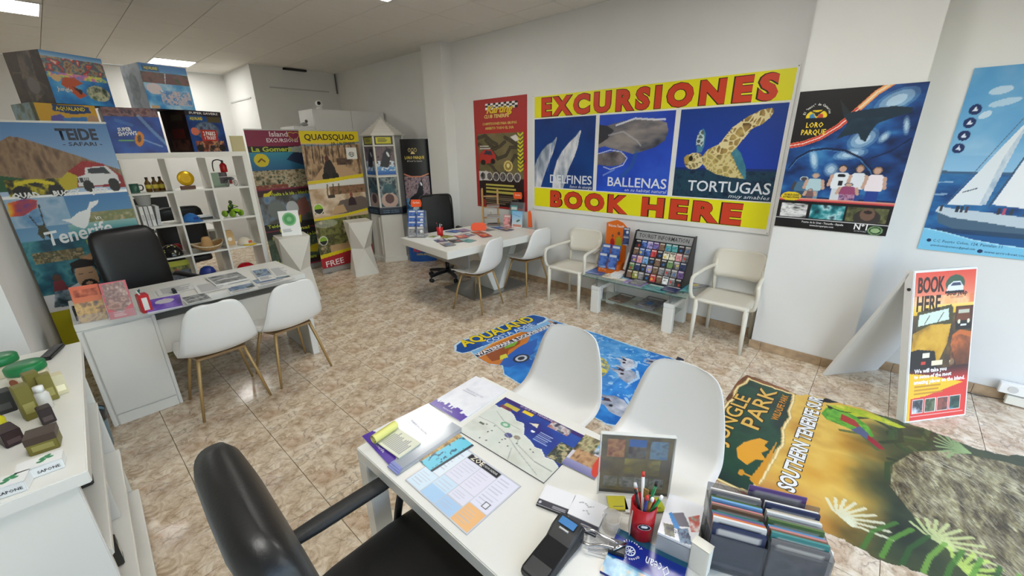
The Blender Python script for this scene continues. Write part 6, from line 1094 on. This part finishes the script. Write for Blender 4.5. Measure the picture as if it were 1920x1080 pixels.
# acrylic sign holder with print
a_, b_ = Vector((2.730, -.986, 0)), Vector((2.902, -.865, 0)); d = b_-a_; an = math.atan2(d.y, d.x); Wd = d.length
t = thing('sign_holder', 'clear acrylic sign holder with a dark photo flyer standing on the front desk', 'sign holder', (a_.x, a_.y, ZF), an); AC = mat((214, 216, 214), .06, alpha=.07)
bx('acrylic_pane', (0, Wd, 0, .003, .004, .225), AC, t, .0005); bx('acrylic_back', (0, Wd, .008, .011, .004, .225), AC, t, .0005); bx('acrylic_foot', (0, Wd, -.075, .011, 0, .0035), AC, t, .0005)
for b__ in ((-.002, .0005, -.001, .012, .0, .227), (Wd-.0005, Wd+.002, -.001, .012, .0, .227), (0, Wd, -.001, .012, .2255, .228)): bx('acrylic_edge', b__, mat((220, 222, 218), .2), t, .0003)
fo = MB().box(.003, Wd-.003, .0036, .0072, .008, .222).build('flyer', mat((96, 84, 60), .5), t); c = Cv(70, 74, (90, 78, 54)); c.n((0, 0, 1, 1), [(70, 56, 44), (120, 104, 70), (96, 84, 66)], 20, 4)
for k, pal in enumerate(([(150, 84, 50), (190, 140, 90), (120, 60, 44)], [(60, 56, 60), (110, 100, 90), (40, 90, 150)], [(70, 110, 150), (110, 140, 160), (60, 70, 80)])): c.n((.08+k*.3, .64, .33+k*.3, .93), pal, 10, k+5)
c.r(.38, .82, .63, .95, (40, 100, 170)); c.n((.35, .35, .85, .62), [(140, 130, 50), (110, 96, 60), (160, 150, 70)], 18, 7)
for k in range(4): c.n((.06+k*.22, .12, .26+k*.22, .30), [(60, 60, 60), (150, 150, 146), (90, 96, 80)], 7, k+2)
c.r(0, 0, 1, .06, (30, 28, 26)); p = pr(c, Wd-.008, .212, fo, .004, .009, y=.0034, name='flyer_print')
for k, (cn, x, y, r_) in enumerate((((206, 196, 60), .03, -.062, .1), ((226, 226, 224), .075, -.066, -.08), ((190, 196, 50), .14, -.06, .2))):
    o = MB().box(0, .055, 0, .05, 0, .004).build('note_block', mat(cn, .6)); M_ = Matrix.Rotation(an, 3, 'Z'); v = M_ @ Vector((x, y, 0)); o.location = (a_.x+v.x, a_.y+v.y, ZF+.0045); o.rotation_euler = (0, 0, an+r_); tag(o, ['yellow note block on the foot of the sign holder', 'white card on the foot of the sign holder', 'lime note block behind the red pen cup'][k], 'note block', 'notes at the sign holder'); MB().box(.012, .043, .01, .012, .0041, .0045).build('pencil_mark', mat((90, 90, 90), .6), o)
t = cup('red pen cup with coloured pens on the front desk', (2.893, -1.032, ZF), .034, .118, (176, 16, 28), [(.3, .34, (20, 130, 70)), (1.2, .3, (16, 120, 66)), (2.2, .3, (230, 230, 230)), (3.0, .28, (222, 120, 90)), (4.2, .26, (30, 30, 34)), (5.2, .3, (40, 50, 120)), (5.8, .25, (150, 110, 40))])
MB().prism([(-.006, 0), (.006, 0), (.007, .03), (-.007, .03)], -.0015, .0015, Matrix.Translation((0, .004, .13)) @ Matrix.Rotation(PI/2, 4, 'X')).build('ruler_tip', mat((150, 120, 60), .5), t)
c = Cv(24, 16, (230, 230, 230)); c.e(.5, .5, .44, .42, (20, 20, 22)); c.e(.5, .56, .25, .2, (230, 230, 230)); c.k = c.em(.5, .5, .5, .5); p = pr(c, .034, .020, t, -.017, .058, y=0, name='badge'); p.rotation_euler = (0, 0, .55); p.location = (.0185, -.0295, 0)
o = MB().box(-.0008, .0008, -.016, .016, .012, .10).build('cup_label', mat((206, 200, 190), .6), t); o.location = (-.028, -.0175, 0); o.rotation_euler = (0, .03, .55)
t = thing('glass_tumbler', 'small clear glass tumbler beside the red pen cup', 'glass', (2.822, -1.068, ZF)); MB().lathe([(.019, 0), (.026, .006), (.023, .035), (.027, .048), (.0245, .048), (.020, .035), (.018, .008), (.001, .008)], 20).build('tumbler', mat((224, 216, 206), .08, alpha=.35, spec=.6), t, smooth=True)
paper('white slip with tiny print under the note pads', [(1088, 1042), (1150, 1046), (1156, 1006), (1110, 1000)], ZF, 21, 0, .0006, .0, 'paper slip', 'paper slips')
# blue brochure with chrome punch on it
o, w, h = flat('brochure', 'dark blue ocean brochure lying at the bottom edge of the front desk', 'brochure', [(1297, 1060), (1166, 999), (1112, 1085), (1262, 1130)], ZF, .008, mat((16, 44, 130), .3)); c = Cv(80, 50, (14, 44, 140)); c.r(0, 0, 1, .16, (30, 84, 110)); c.r(0, .62, 1, 1, (40, 120, 170)); c.n((0, .66, 1, 1), [(30, 110, 160), (80, 160, 196), (206, 180, 150)], 12, 4); pr(c, w, h, o, rough=.2); tx(o, 'Ocean', w*.35, h*.30, .03, (236, 240, 246), w=.06)
tarc(o, 'Ocean Maker', w*.74, h*.36, .021, PI*.95, PI*.05, .007, (236, 240, 246)); tarc(o, 'efireneT', w*.74, h*.36, .027, -PI*.2, -PI*.8, .007, (236, 240, 246)); MB().tube([(w*.74+.013*math.cos(k*PI/10), -.0012, h*.36+.013*math.sin(k*PI/10)) for k in range(21)], .0014, 5).build('wheel_logo', mat((236, 240, 246), .4), o)
for k in range(4): MB().tube([(w*.74-.012*math.cos(k*PI/4), -.0012, h*.36-.012*math.sin(k*PI/4)), (w*.74+.012*math.cos(k*PI/4), -.0012, h*.36+.012*math.sin(k*PI/4))], .001, 4).build('wheel_spoke', mat((236, 240, 246), .4), o)
P = onz(1150, 1032, ZF); t = thing('hole_punch', 'chrome and black ticket punch lying on the blue brochure', 'punch', (P.x, P.y, ZF+.0085), .35)
bx('punch_plate', (-.012, .03, -.02, .02, 0, .012), mat((40, 40, 42), .35), t, .002)
for s_ in (-1, 1): MB().tube(cr([(.01, s_*.008, .010), (-.03, s_*.014, .012), (-.06, s_*.024, .011), (-.085, s_*.018, .009)], 4), .0045, 8).build('handle', CHROME, t, smooth=True)
MB().tube([(.0, -.018, .0155), (.03, .012, .0155)], .004, 8).build('jaw', CHROME, t, smooth=True)
# atlantico leaflets in a low acrylic tray
q = [(1325, 955), (1255, 933), (1231, 1003), (1298, 1033)]; o, w, h = flat('leaflet_tray', 'low clear acrylic tray holding white leaflets on the front desk', 'tray', q, ZF+.055, .004, mat((214, 218, 220), .08, alpha=.3)); o.location.z = ZF+.0585
MB().box(0, w, .0042, .058, 0, .003).build('tray_wall', mat((206, 210, 214), .1, alpha=.45), o); MB().box(0, w, .0042, .058, h-.003, h).build('tray_wall', mat((206, 210, 214), .1, alpha=.45), o); MB().box(0, w, .054, .058, .003, h-.003).build('tray_floor', mat((206, 210, 214), .1, alpha=.45), o)
o, w, h = flat('leaflet', 'white atlantico leaflet with photo tiles on the acrylic tray', 'leaflet', q, ZF+.055, .006, mat((232, 234, 238), .3), dz=.0045); c = Cv(56, 66, (232, 234, 240)); c.p([(.25, .40), (.62, .28), (.82, .52), (.50, .66)], (110, 106, 120)); c.p([(.45, .26), (.62, .24), (.86, .5), (.80, .56)], (50, 130, 200)); c.n(c.pm([(.1, .05), (.4, .0), (.55, .25), (.3, .35)]), [(40, 50, 76), (120, 150, 180), (60, 70, 96)], 8, 3); c.n(c.pm([(.55, .05), (.8, .02), (.92, .25), (.65, .3)]), [(80, 76, 66), (130, 130, 110)], 8, 4); c.n(c.pm([(.0, .38), (.2, .3), (.35, .6), (.08, .75)]), [(226, 220, 220), (190, 80, 70), (150, 170, 160)], 9, 8); c.a = c.a[::-1]; pr(c, w, h, o, rough=.2); tx(o, 'atlantico', w*.5, h*.80, .014, (60, 70, 110), w=w*.66)
P = onz(1312, 1062, ZF); o = MB().box(-.022, .022, -.014, .014, 0, .085).build('card_box', mat((226, 224, 214), .5), bevel=.002); o.location = (P.x, P.y-.01, ZF); o.rotation_euler = (0, 0, -.1); tag(o, 'small upright white box before the brochure holder', 'box'); MB().box(-.0225, .0225, -.0145, .0145, .0851, .087).build('box_lid', mat((230, 226, 212), .5), o)
# brochure holder, two pockets
t = thing('brochure_holder', 'smoky clear two-pocket brochure holder packed with leaflets on the front desk', 'brochure holder', (3.052, -1.008, ZF), .375); SM = mat((96, 100, 108), .08, alpha=.42)
bx('holder_back', (0, .256, .125, .13, 0, .155), SM, t, .001); bx('holder_floor', (.0, .256, 0, .1249, 0, .004), SM, t, .001)
for x in (0, .126, .252): bx('divider', (x, x+.004, .0, .1249, .0041, .130), SM, t, .001)
bx('front_pane', (.0045, .1255, -.004, -.0005, .0, .112), SM, t, .001); bx('front_pane', (.1305, .2515, -.004, -.0005, 0, .125), SM, t, .001)
M_ = Matrix.Rotation(.375, 3, 'Z'); k = 0; cl_ = ['navy', 'brown', 'white', 'purple', 'green', 'white', 'pink', 'cream', 'teal', 'grey', 'orange', 'sky']
for side in (0, 1):
    for j in range(11):
        y = .006+j*.0098; cn = cl_[(j*5+side*3) % 12]; hgt_ = .132+.004*((j*7) % 4)+(.010*(j > 6)); v = M_ @ Vector((.006+side*.126, y, 0))
        if j == 0: cn = 'navy' if side == 0 else 'grey'
        leaf('leaflet', f'{cn} brochure, {["front one", "second", "third", "fourth", "fifth", "sixth", "seventh", "eighth", "ninth", "tenth", "rearmost"][j]} in the {["left", "right"][side]} pocket of the smoky holder', cn, j, .116, hgt_, (3.052+v.x, -1.008+v.y, ZF+.0045), (-.012, 0, .375), 'brochures in the smoky holder', 'brochure', .006)
v = M_ @ Vector((.10, .137, 0)); leaf('leaflet', 'black and purple night-show flyer standing behind the smoky holder', 'purple', 3, .13, .165, (3.052+v.x, -1.008+v.y, ZF), (-.02, 0, .375), 'brochures in the smoky holder', 'brochure', .003)

# ---- product counter
ZK = .9455
def at(a, b): return onz(a, b, ZK)
def jar(label, a, b, r):
    P = at(a, b); t = thing('soap_jar', label, 'jar', (P.x, P.y, ZK), 0, 'green-lidded jars'); MB().lathe([(r*.95, 0), (r, .006), (r, .045), (r*.9, .05)], 28).build('jar_body', mat((214, 206, 176), .35), t, smooth=True); MB().lathe([(r*1.04, .0501), (r*1.05, .054), (r*1.05, .074), (r*.98, .078), (.001, .078)], 32).build('lid', mat((22, 122, 66), .35), t, smooth=True); MB().lathe([(.016, 0), (.016, .001)], 12, M=Matrix.Translation((r*.7, -r*.72, .025)) @ Matrix.Rotation(PI/4, 4, 'Z') @ Matrix.Rotation(PI/2, 4, 'X')).build('jar_seal', mat((150, 80, 50), .5), t)
jar('round jar with a green lid, nearer the counter edge', 60, 716, .052); jar('round jar with a green lid, at the left picture edge', 8, 702, .052)
def pbox(label, a, b, sx, sy, h, col, rz, top=None, kind=None):
    P = at(a, b); o = MB().box(-sx/2, sx/2, -sy/2, sy/2, 0, h).build('soap_box', mat(col, .5), bevel=.002); o.location = (P.x, P.y, ZK); o.rotation_euler = (0, 0, rz); tag(o, label, 'box', 'cosmetic boxes on the counter')
    if top: MB().box(-sx/2-.0005, sx/2+.0005, -sy/2-.0005, sy/2+.0005, h*.62, h+.001).build('sleeve', mat(top, .45), o)
    MB().box(sx/2, sx/2+.0006, -sy*.35, sy*.35, h*.2, h*.5).build('printed_label', mat(tuple(min(255, v+38) for v in col), .5), o); return o
OL = (116, 108, 44)
pbox('tall olive soap box beside the nearer green-lidded jar', 78, 752, .04, .035, .115, OL, .2); pbox('tall olive soap box right of the others near the counter edge', 98, 748, .035, .035, .10, (124, 116, 52), .1); pbox('front tall olive soap box on the counter', 62, 782, .04, .036, .12, OL, .25)
pbox('pale cream box behind the olive soap boxes', 118, 735, .045, .03, .075, (214, 206, 170), .1); pbox('wide olive soap box with a dark torn sleeve', 88, 838, .06, .062, .055, OL, -.1, (66, 52, 42)); pbox('small dark brown box beside the clear bottle', 92, 790, .04, .032, .055, (48, 36, 34), .15)
pbox('dark plum box lying left of the torn-sleeve box', 22, 828, .075, .04, .05, (46, 26, 28), .3); pbox('black carton behind the plum box at the left edge', 8, 772, .05, .06, .075, (40, 40, 38), .1, None)
P = at(88, 765); t = thing('cream_bottle', 'small clear bottle of white cream on the counter', 'bottle', (P.x, P.y, ZK)); MB().lathe([(.017, 0), (.019, .004), (.019, .055), (.012, .065)], 16).build('bottle_glass', mat((226, 224, 216), .1, alpha=.8), t, smooth=True); MB().lathe([(.013, .0651), (.013, .085), (.001, .086)], 14).build('bottle_cap', mat((236, 236, 232), .3), t, smooth=True)
P = at(3, 812); t = thing('cream_bottle', 'small yellow oil bottle at the left picture edge', 'bottle', (P.x, P.y, ZK)); MB().lathe([(.018, 0), (.02, .004), (.02, .05), (.010, .062)], 16).build('bottle_glass', mat((214, 206, 30), .1, alpha=.85), t, smooth=True); MB().lathe([(.011, .0621), (.011, .08), (.001, .081)], 14).build('bottle_cap', mat((236, 236, 232), .3), t, smooth=True)
for k, (a, b, rz, lb) in enumerate(((82, 882, PI/2-.08, 'white SAPONE soap carton with green leaves at the counter corner'), (14, 922, PI/2-.2, 'white soap carton with green leaves at the lower left edge'))):
    P = at(a, b); o = MB().box(-.043, .043, -.026, .026, 0, .03).build('soap_carton', mat((232, 233, 232), .45), bevel=.002); o.location = (P.x, P.y, ZK); o.rotation_euler = (0, 0, rz); tag(o, lb, 'box', 'white soap cartons')
    c = Cv(50, 30, (234, 235, 234)); [c.e(.62+.1*math.cos(j), .6+.2*math.sin(j*1.7), .09, .10, (40, 130, 80), j) for j in range(6)]; p = pr(c, .086, .052, o, name='leaf_print'); p.rotation_euler = (-PI/2, 0, 0); p.location = (-.043, -.026, .0306)
    tx(p, 'SOAP', .02, .036, .008, (40, 44, 44), y=-.0006); tx(p, 'ALOE VERA', .024, .024, .006, (60, 64, 64), y=-.0006); f = MB().box(-.040, .040, -.0266, -.0261, .004, .027).build('front_face', mat((228, 229, 228), .5), o); tx(o, 'SAPONE', .015, .010, .008, (40, 44, 44), bold=.02, y=-.0272)
P = at(105, 662); t = thing('remote_control', 'long black remote control at the far end of the counter', 'remote', (P.x, P.y-.01, ZK), 1.25); MB().box(-.02, .02, -.075, .075, 0, .016).build('remote_body', mat((28, 28, 28), .4), t, bevel=.004)
for k in range(5):
    for j in (-1, 1): MB().lathe([(.004, 0), (.0035, .002)], 8, c=(j*.009, -.05+k*.022, .0158)).build('button', mat((80, 80, 82), .5), t)
# bin behind the counter
t = thing('waste_bin', 'pale blue plastic waste bin between the counter and the left desk', 'bin', (-.16, -2.085, 0)); MB().lathe([(.065, 0), (.082, .25), (.086, .255), (.080, .255), (.062, .006), (.001, .006)], 24).build('bin_body', mat((120, 164, 190), .3), t, smooth=True); MB().lathe([(.084, .2), (.087, .262), (.086, .264), (.082, .24)], 24).build('bin_liner', mat((44, 46, 50), .3), t, smooth=True)

# ---- things in the cube shelf (columns from the right: 4, 3, 2 ...)
XS = -2.36
def inn(y, row, x=XS): return (x, y, ZS[row]+.0005)
t = thing('mug', 'green and brown printed mug on the top row of the cube shelf', 'mug', inn(-1.315, 4)); MB().lathe([(.034, 0), (.037, .004), (.038, .085), (.035, .085), (.033, .006), (.001, .006)], 24).build('mug_body', mat((58, 100, 84), .3, noise=.5, scale=20), t, smooth=True); MB().tube(cr([(.0, .036, .070), (0, .062, .066), (0, .068, .045), (0, .058, .022), (0, .036, .018)], 4), .0055, 8).build('handle', mat((30, 34, 32), .3), t, smooth=True)
for k in range(3):
    t = thing('spirit_bottle', f'small amber bottle with a yellow label, {["left", "middle", "right"][k]} one of three on the cube shelf', 'bottle', inn(-1.205+k*.052, 4, XS+(.02 if k == 1 else 0)), 0, 'three amber bottles'); MB().lathe([(.024, 0), (.026, .005), (.026, .085), (.012, .108), (.011, .125)], 18).build('bottle_glass', mat((96, 66, 20), .1, alpha=.95), t, smooth=True); MB().lathe([(.0125, .1251), (.0125, .142), (.001, .143)], 14).build('bottle_cap', mat((36, 30, 24), .4), t, smooth=True); MB().lathe([(.0265, .03), (.0265, .07)], 18).build('bottle_label', mat((200, 180, 60), .5), t, smooth=True)
t = thing('trophy', 'round gold plaque trophy on a wooden foot in the cube shelf', 'trophy', inn(-.885, 4), .1); MB().box(-.02, .02, -.065, .065, 0, .035).build('wooden_foot', mat((96, 56, 34), .4), t, bevel=.003); MB().lathe([(.001, -.006), (.07, -.006), (.076, 0), (.07, .006), (.001, .006)], 32, M=Matrix.Translation((0, 0, .110)) @ Matrix.Rotation(PI/2, 4, 'Y')).build('gold_disc', mat((222, 176, 22), .3, metal=.5), t, smooth=True); MB().lathe([(.048, .0061), (.05, .008), (.046, .008)], 28, M=Matrix.Translation((0, 0, .110)) @ Matrix.Rotation(PI/2, 4, 'Y')).build('relief_ring', mat((200, 156, 20), .35, metal=.5), t, smooth=True)
for j in range(3): MB().box(.0062, .009, -.02, .02, .09+j*.016, .097+j*.016).build('relief_mark', mat((190, 146, 20), .35, metal=.5), t)
o = MB().box(-.03, .03, -.10, .07, 0, .15).build('photo_box', mat((120, 140, 120), .5)); o.location = inn(-.56, 4, -2.45); tag(o, 'grey-green box with a dark photo in the top right cube', 'box'); c = Cv(30, 28, (130, 150, 128)); c.n((.55, .2, 1, 1), [(26, 24, 28), (60, 56, 60), (90, 60, 70)], 6, 3); p = pr(c, .17, .15, o); p.rotation_euler = (0, 0, PI/2); p.location = (.0302, -.10, 0); p.location.x = .031
t = thing('fire_extinguisher', 'small red fire extinguisher with a black hose in the top right cube', 'extinguisher', inn(-.50, 4, -2.45)); t.location.z += .151; MB().lathe([(.030, 0), (.034, .006), (.034, .075), (.02, .095), (.01, .10)], 18).build('cylinder', mat((190, 20, 28), .3), t, smooth=True); MB().lathe([(.012, .1001), (.012, .125), (.004, .13)], 10).build('valve', mat((60, 60, 62), .4), t, smooth=True); MB().tube(cr([(0, 0, .12), (0, -.04, .135), (0, -.085, .12), (0, -.10, .06), (0, -.098, .012)], 4), .006, 8).build('hose', BLACK, t, smooth=True)
t = thing('model_plane', 'little metal model aeroplane with spoked wheels in the top right cube', 'model plane', inn(-.50, 4, -2.30), .3); MB().lathe([(.002, -.07), (.016, -.03), (.018, .03), (.012, .06)], 12, M=Matrix.Translation((0, 0, .085)) @ Matrix.Rotation(PI/2, 4, 'Y')).build('fuselage', mat((120, 120, 130), .3, metal=.6), t, smooth=True); MB().box(-.02, .03, -.11, .11, .106, .110).build('wing', mat((190, 190, 186), .35, metal=.3), t); MB().box(-.005, .015, -.012, .012, .03, .07).build('strut', mat((150, 50, 50), .4), t)
for s_ in (-1, 1):
    w_ = MB().tube([(.01+.03*math.cos(k*PI/8), s_*.045, .034+.03*math.sin(k*PI/8)) for k in range(17)], .0035, 6).build('wheel', mat((130, 128, 122), .35, metal=.6), t, smooth=True); MB().tube([(.01, s_*.02, .06), (.01, s_*.045, .034)], .003, 6).build('axle', CHROME, t)
    for k in range(3): MB().tube([(.01-.028*math.cos(k*PI/3), s_*.045, .034-.028*math.sin(k*PI/3)), (.01+.028*math.cos(k*PI/3), s_*.045, .034+.028*math.sin(k*PI/3))], .0015, 4).build('spoke', CHROME, w_)
t = thing('storage_bin', 'white rimmed storage bin on folders in the cube shelf', 'bin', inn(-1.27, 3, -2.42)); t.location.z += .2; MB().lathe([(.05, 0), (.065, .085), (.072, .086), (.072, .098), (.062, .098), (.048, .005), (.001, .005)], 24).build('bin_body', mat((226, 226, 224), .4), t, smooth=True)
for k in range(4):
    o = MB().box(-.11, .11, -.0145, .0145, 0, .199 if k < 3 else .19).build('binder', mat([(222, 222, 218), (206, 206, 206), (228, 228, 224), (196, 198, 200)][k], .5)); o.location = inn(-1.325+k*.036, 3, -2.38); o.rotation_euler = (0, 0, 0) if k < 3 else (-.10, 0, 0); o.location.z += .002 if k == 3 else 0; tag(o, ['leftmost white binder in the cube shelf', 'second white binder from the left in the cube shelf', 'third white binder from the left in the cube shelf', 'grey binder leaning against the white ones in the cube shelf'][k], 'binder', 'binders in the cube shelf'); MB().box(.1101, .111, -.009, .009, .06, .12).build('spine_label', mat((190, 190, 188), .6), o)
def capm(label, y, row, col, front=None, x=-2.32, rz=.4, brim=None):
    t = thing('baseball_cap', label, 'cap', inn(y, row, x), rz); rows_ = [[Vector((.085*math.cos(a)*math.cos(b), .075*math.sin(a)*math.cos(b), .085*math.sin(b))) for a in [k*2*PI/24 for k in range(24)]] for b in [0, .25, .5, .8, 1.1, 1.35, 1.5]]; MB().loft(rows_).build('crown', mat(col, .7), t, smooth=True)
    n = 9; top = [Vector((.06+.0*k, -.07+.14*k/(n-1), .012-.0*k)) for k in range(n)]; m = MB(); a1 = [Vector((.045, -.068+.136*k/(n-1), .012)) for k in range(n)]; a2 = [Vector((.06+.085*math.sin(PI*k/(n-1))**.6, -.07+.14*k/(n-1), .004-.004*abs(k-4)/4)) for k in range(n)]
    m.loft([[*a1, *[p-Vector((0, 0, .003)) for p in reversed(a1)]], [*a2, *[p-Vector((0, 0, .003)) for p in reversed(a2)]]]); m.build('brim', mat(brim or col, .7), t, smooth=True); MB().lathe([(.006, .083), (.004, .09)], 8).build('button', mat(col, .7), t)
    if front: MB().box(.078, .082, -.022, .022, .02, .048).build('badge', mat(front, .6), t)
    return t
capm('blue baseball cap with a round badge in the cube shelf', -.94, 3, (40, 110, 180), (30, 60, 130)); yc = capm('white and yellow baseball cap in the cube shelf', -.50, 2, (222, 212, 190), (206, 90, 50), -2.30, .5, (226, 196, 30))
o = MB().box(-.09, .09, -.06, .06, 0, .025).build('paper_pile', mat((40, 40, 42), .5)); o.location = inn(-.80, 3, -2.42); tag(o, 'low dark pile with white papers behind the blue cap', 'papers'); MB().box(-.085, .085, -.055, .055, .0251, .034).build('paper', mat((226, 226, 226), .6), o)
# quad toy
t = thing('toy_quad', 'lime green toy quad bike with a rider in the cube shelf', 'toy', inn(-.545, 3, -2.32), .5); LG = mat((150, 196, 20), .4)
for sx in (-1, 1):
    for sy in (-1, 1): MB().lathe([(.012, -.014), (.032, -.014), (.036, -.008), (.036, .008), (.032, .014), (.012, .014)], 16, M=Matrix.Translation((sx*.052, sy*.055, .036)) @ Matrix.Rotation(PI/2, 4, 'X')).build('wheel', mat((120, 160, 30), .5), t, smooth=True)
MB().box(-.06, .05, -.03, .03, .035, .065).build('chassis', mat((34, 40, 30), .5), t, bevel=.006); MB().loft([[Vector((x, sy*w_, z+dz)) for sy, dz in ((-1, 0), (1, 0), (.7, .02), (-.7, .02))] for x, w_, z in ((.02, .035, .065), (.06, .03, .07), (.085, .02, .055))]).build('front_fairing', LG, t); MB().tube([(.04, -.05, .105), (.03, 0, .10), (.04, .05, .105)], .004, 6).build('handlebar', BLACK, t)
rd = MB().loft([[Vector((x+r*math.cos(a), r*1.2*math.sin(a), z)) for a in [k*PI/5 for k in range(10)]] for x, z, r in ((-.02, .065, .022), (-.018, .09, .024), (-.005, .12, .026), (-.002, .135, .016), (-.002, .14, .012))]).build('rider', mat((50, 76, 30), .5), t, smooth=True); MB().lathe([(.006, .14), (.018, .148), (.02, .162), (.012, .178), (.002, .181)], 12).build('rider_helmet', mat((60, 80, 34), .4), rd, smooth=True)
for s_ in (-1, 1): MB().tube([(-.004, s_*.026, .125), (.015, s_*.042, .115), (.036, s_*.044, .106)], .006, 6).build('rider_arm', LG, rd)
# helmets
def helmet(label, y, row, col, dots, x=-2.31, rz=.3):
    t = thing('bike_helmet', label, 'helmet', inn(y, row, x), rz); MB().loft([[Vector((.115*math.cos(a)*math.cos(b), .10*math.sin(a)*math.cos(b), .005+.115*math.sin(b))) for a in [k*2*PI/28 for k in range(28)]] for b in (-.03, .05, .3, .6, .9, 1.2, 1.45)]).build('helmet_shell', mat(col, .2), t, smooth=True); r = random.Random(5)
    for k in range(16):
        a, b = r.uniform(-1.2, 1.2), r.uniform(.15, 1.2); n_ = Vector((math.cos(a)*math.cos(b), math.sin(a)*math.cos(b), math.sin(b))); P = Vector((.1155*n_.x, .1005*n_.y, .005+.1155*n_.z)); MB().lathe([(.001, 0), (r.uniform(.004, .009), .0003), (.001, .001)], 8, M=Matrix.Translation(P) @ n_.to_track_quat('Z', 'Y').to_matrix().to_4x4()).build('helmet_spot', mat(dots, .4), t)
    MB().lathe([(.112, .0), (.117, .004), (.112, .010)], 28).build('rim', mat((20, 20, 20), .5), t, smooth=True).scale = (1, .88, 1); return t
helmet('black helmet with yellow flower spots in the cube shelf', -1.19, 2, (22, 22, 24), (206, 200, 110)); helmet('glossy red helmet with dark stripes in the lower right cube', -.545, 1, (186, 14, 30), (40, 20, 24))
o = MB().lathe([(.05, 0), (.07, .01), (.072, .04), (.05, .07), (.02, .085), (.001, .088)], 16).build('red_cloth', mat((150, 24, 30), .8, bump=.6, scale=30), smooth=True); o.location = inn(-1.13, 2, -2.50); tag(o, 'crumpled red cloth bundle behind the black helmet', 'cloth'); MB().lathe([(.03, .05), (.035, .06), (.02, .08)], 10, c=(.03, .03, .01)).build('fold', mat((160, 30, 36), .8), o, smooth=True)
# sombrero
t = thing('sombrero', 'straw sombrero with a braided white brim in the cube shelf', 'hat', inn(-.865, 2, -2.30), .2); ST = mat((186, 146, 94), .8, noise=.1, scale=40); rr = [(.001, .15), (.03, .15), (.042, .135), (.05, .09), (.060, .045), (.072, .03), (.105, .024), (.138, .036), (.155, .07)]
rings = [[Vector((r*math.cos(a)*(.80), r*math.sin(a), z+(.03*abs(math.sin(a))**3*(r/.155)**2 if r > .08 else 0)-(.02*(math.cos(a) > 0)*math.cos(a)*(r > .1)))) for a in [k*2*PI/32 for k in range(32)]] for r, z in rr]; MB().loft(rings, cap=False).build('straw_body', ST, t, smooth=True)
MB().tube([tuple(p) for p in rings[-1]]+[tuple(rings[-1][0])], .007, 6).build('brim_braid', mat((206, 190, 160), .8), t, smooth=True)
for k in range(0, 32, 2): p = rings[-1][k]; MB().lathe([(.001, -.004), (.005, 0), (.001, .004)], 6, M=Matrix.Translation(p+Vector((.006, 0, 0)))).build('bobble', mat((232, 228, 214), .7), t)
o = MB().prism([(-.045, 0), (.045, 0), (.045, .12), (.035, .17), (-.035, .17), (-.045, .12)], -.025, .025, Matrix.Rotation(PI/2, 4, 'Z') @ Matrix.Rotation(PI/2, 4, 'X')).build('paper_bag', mat((206, 170, 116), .7)); o.location = inn(-.635, 2, -2.40); o.location.y = -.622; tag(o, 'small kraft paper bag with a white sticker in the cube shelf', 'bag'); MB().lathe([(.022, 0), (.022, .0006)], 16, M=Matrix.Translation((.0255, 0, .07)) @ Matrix.Rotation(PI/2, 4, 'Y')).build('sticker', mat((232, 228, 216), .6), o)
o = MB().lathe([(.01, 0), (.05, .012), (.075, .05), (.078, .085), (.06, .13), (.03, .15), (.001, .155)], 24).build('ball', mat((36, 56, 140), .35), smooth=True); o.location = inn(-.92, 1, -2.33); tag(o, 'dark blue ball in a lower cube behind the desk papers', 'ball'); MB().lathe([(.0785, .078), (.079, .082), (.0785, .086)], 24).build('seam', mat((24, 40, 110), .5), o, smooth=True)
o = MB().prism([(-.10, -.03), (.10, -.03), (.14, .0), (.10, .03), (-.10, .03)], 0, .01, Matrix.Rotation(.5, 4, 'Z')).build('dark_tray', mat((50, 34, 26), .5)); o.location = inn(-.90, 2, -2.50); tag(o, 'flat dark wooden tray behind the sombrero', 'tray'); MB().tube([(-.1, 0, .012), (.1, .02, .012)], .004, 6).build('tray_rib', mat((40, 28, 22), .5), o)
for k, (cn, y) in enumerate((('olive', -1.16), ('grey', -1.265))):
    o = board('photo_book', ['yellow-green photo book standing in the lower cube', 'grey photo print standing in the lower cube beside the yellow-green book'][k], 'book', .19 if k == 0 else .12, .26, .02, mat(CN[cn], .5), (-2.34 if k == 0 else -2.33, y-.09, ZS[1]+.0005), (-.04, 0, PI/2), 'photo books in the cube shelf'); c = leafcv(cn, 7+k, 30, 40); c.r(0, .78, 1, 1, (206, 206, 60)); c.n((0, 0, 1, .6), [(40, 44, 50), (120, 124, 130), (70, 74, 80)], 8, 3); pr(c, .19 if k == 0 else .12, .26, o)
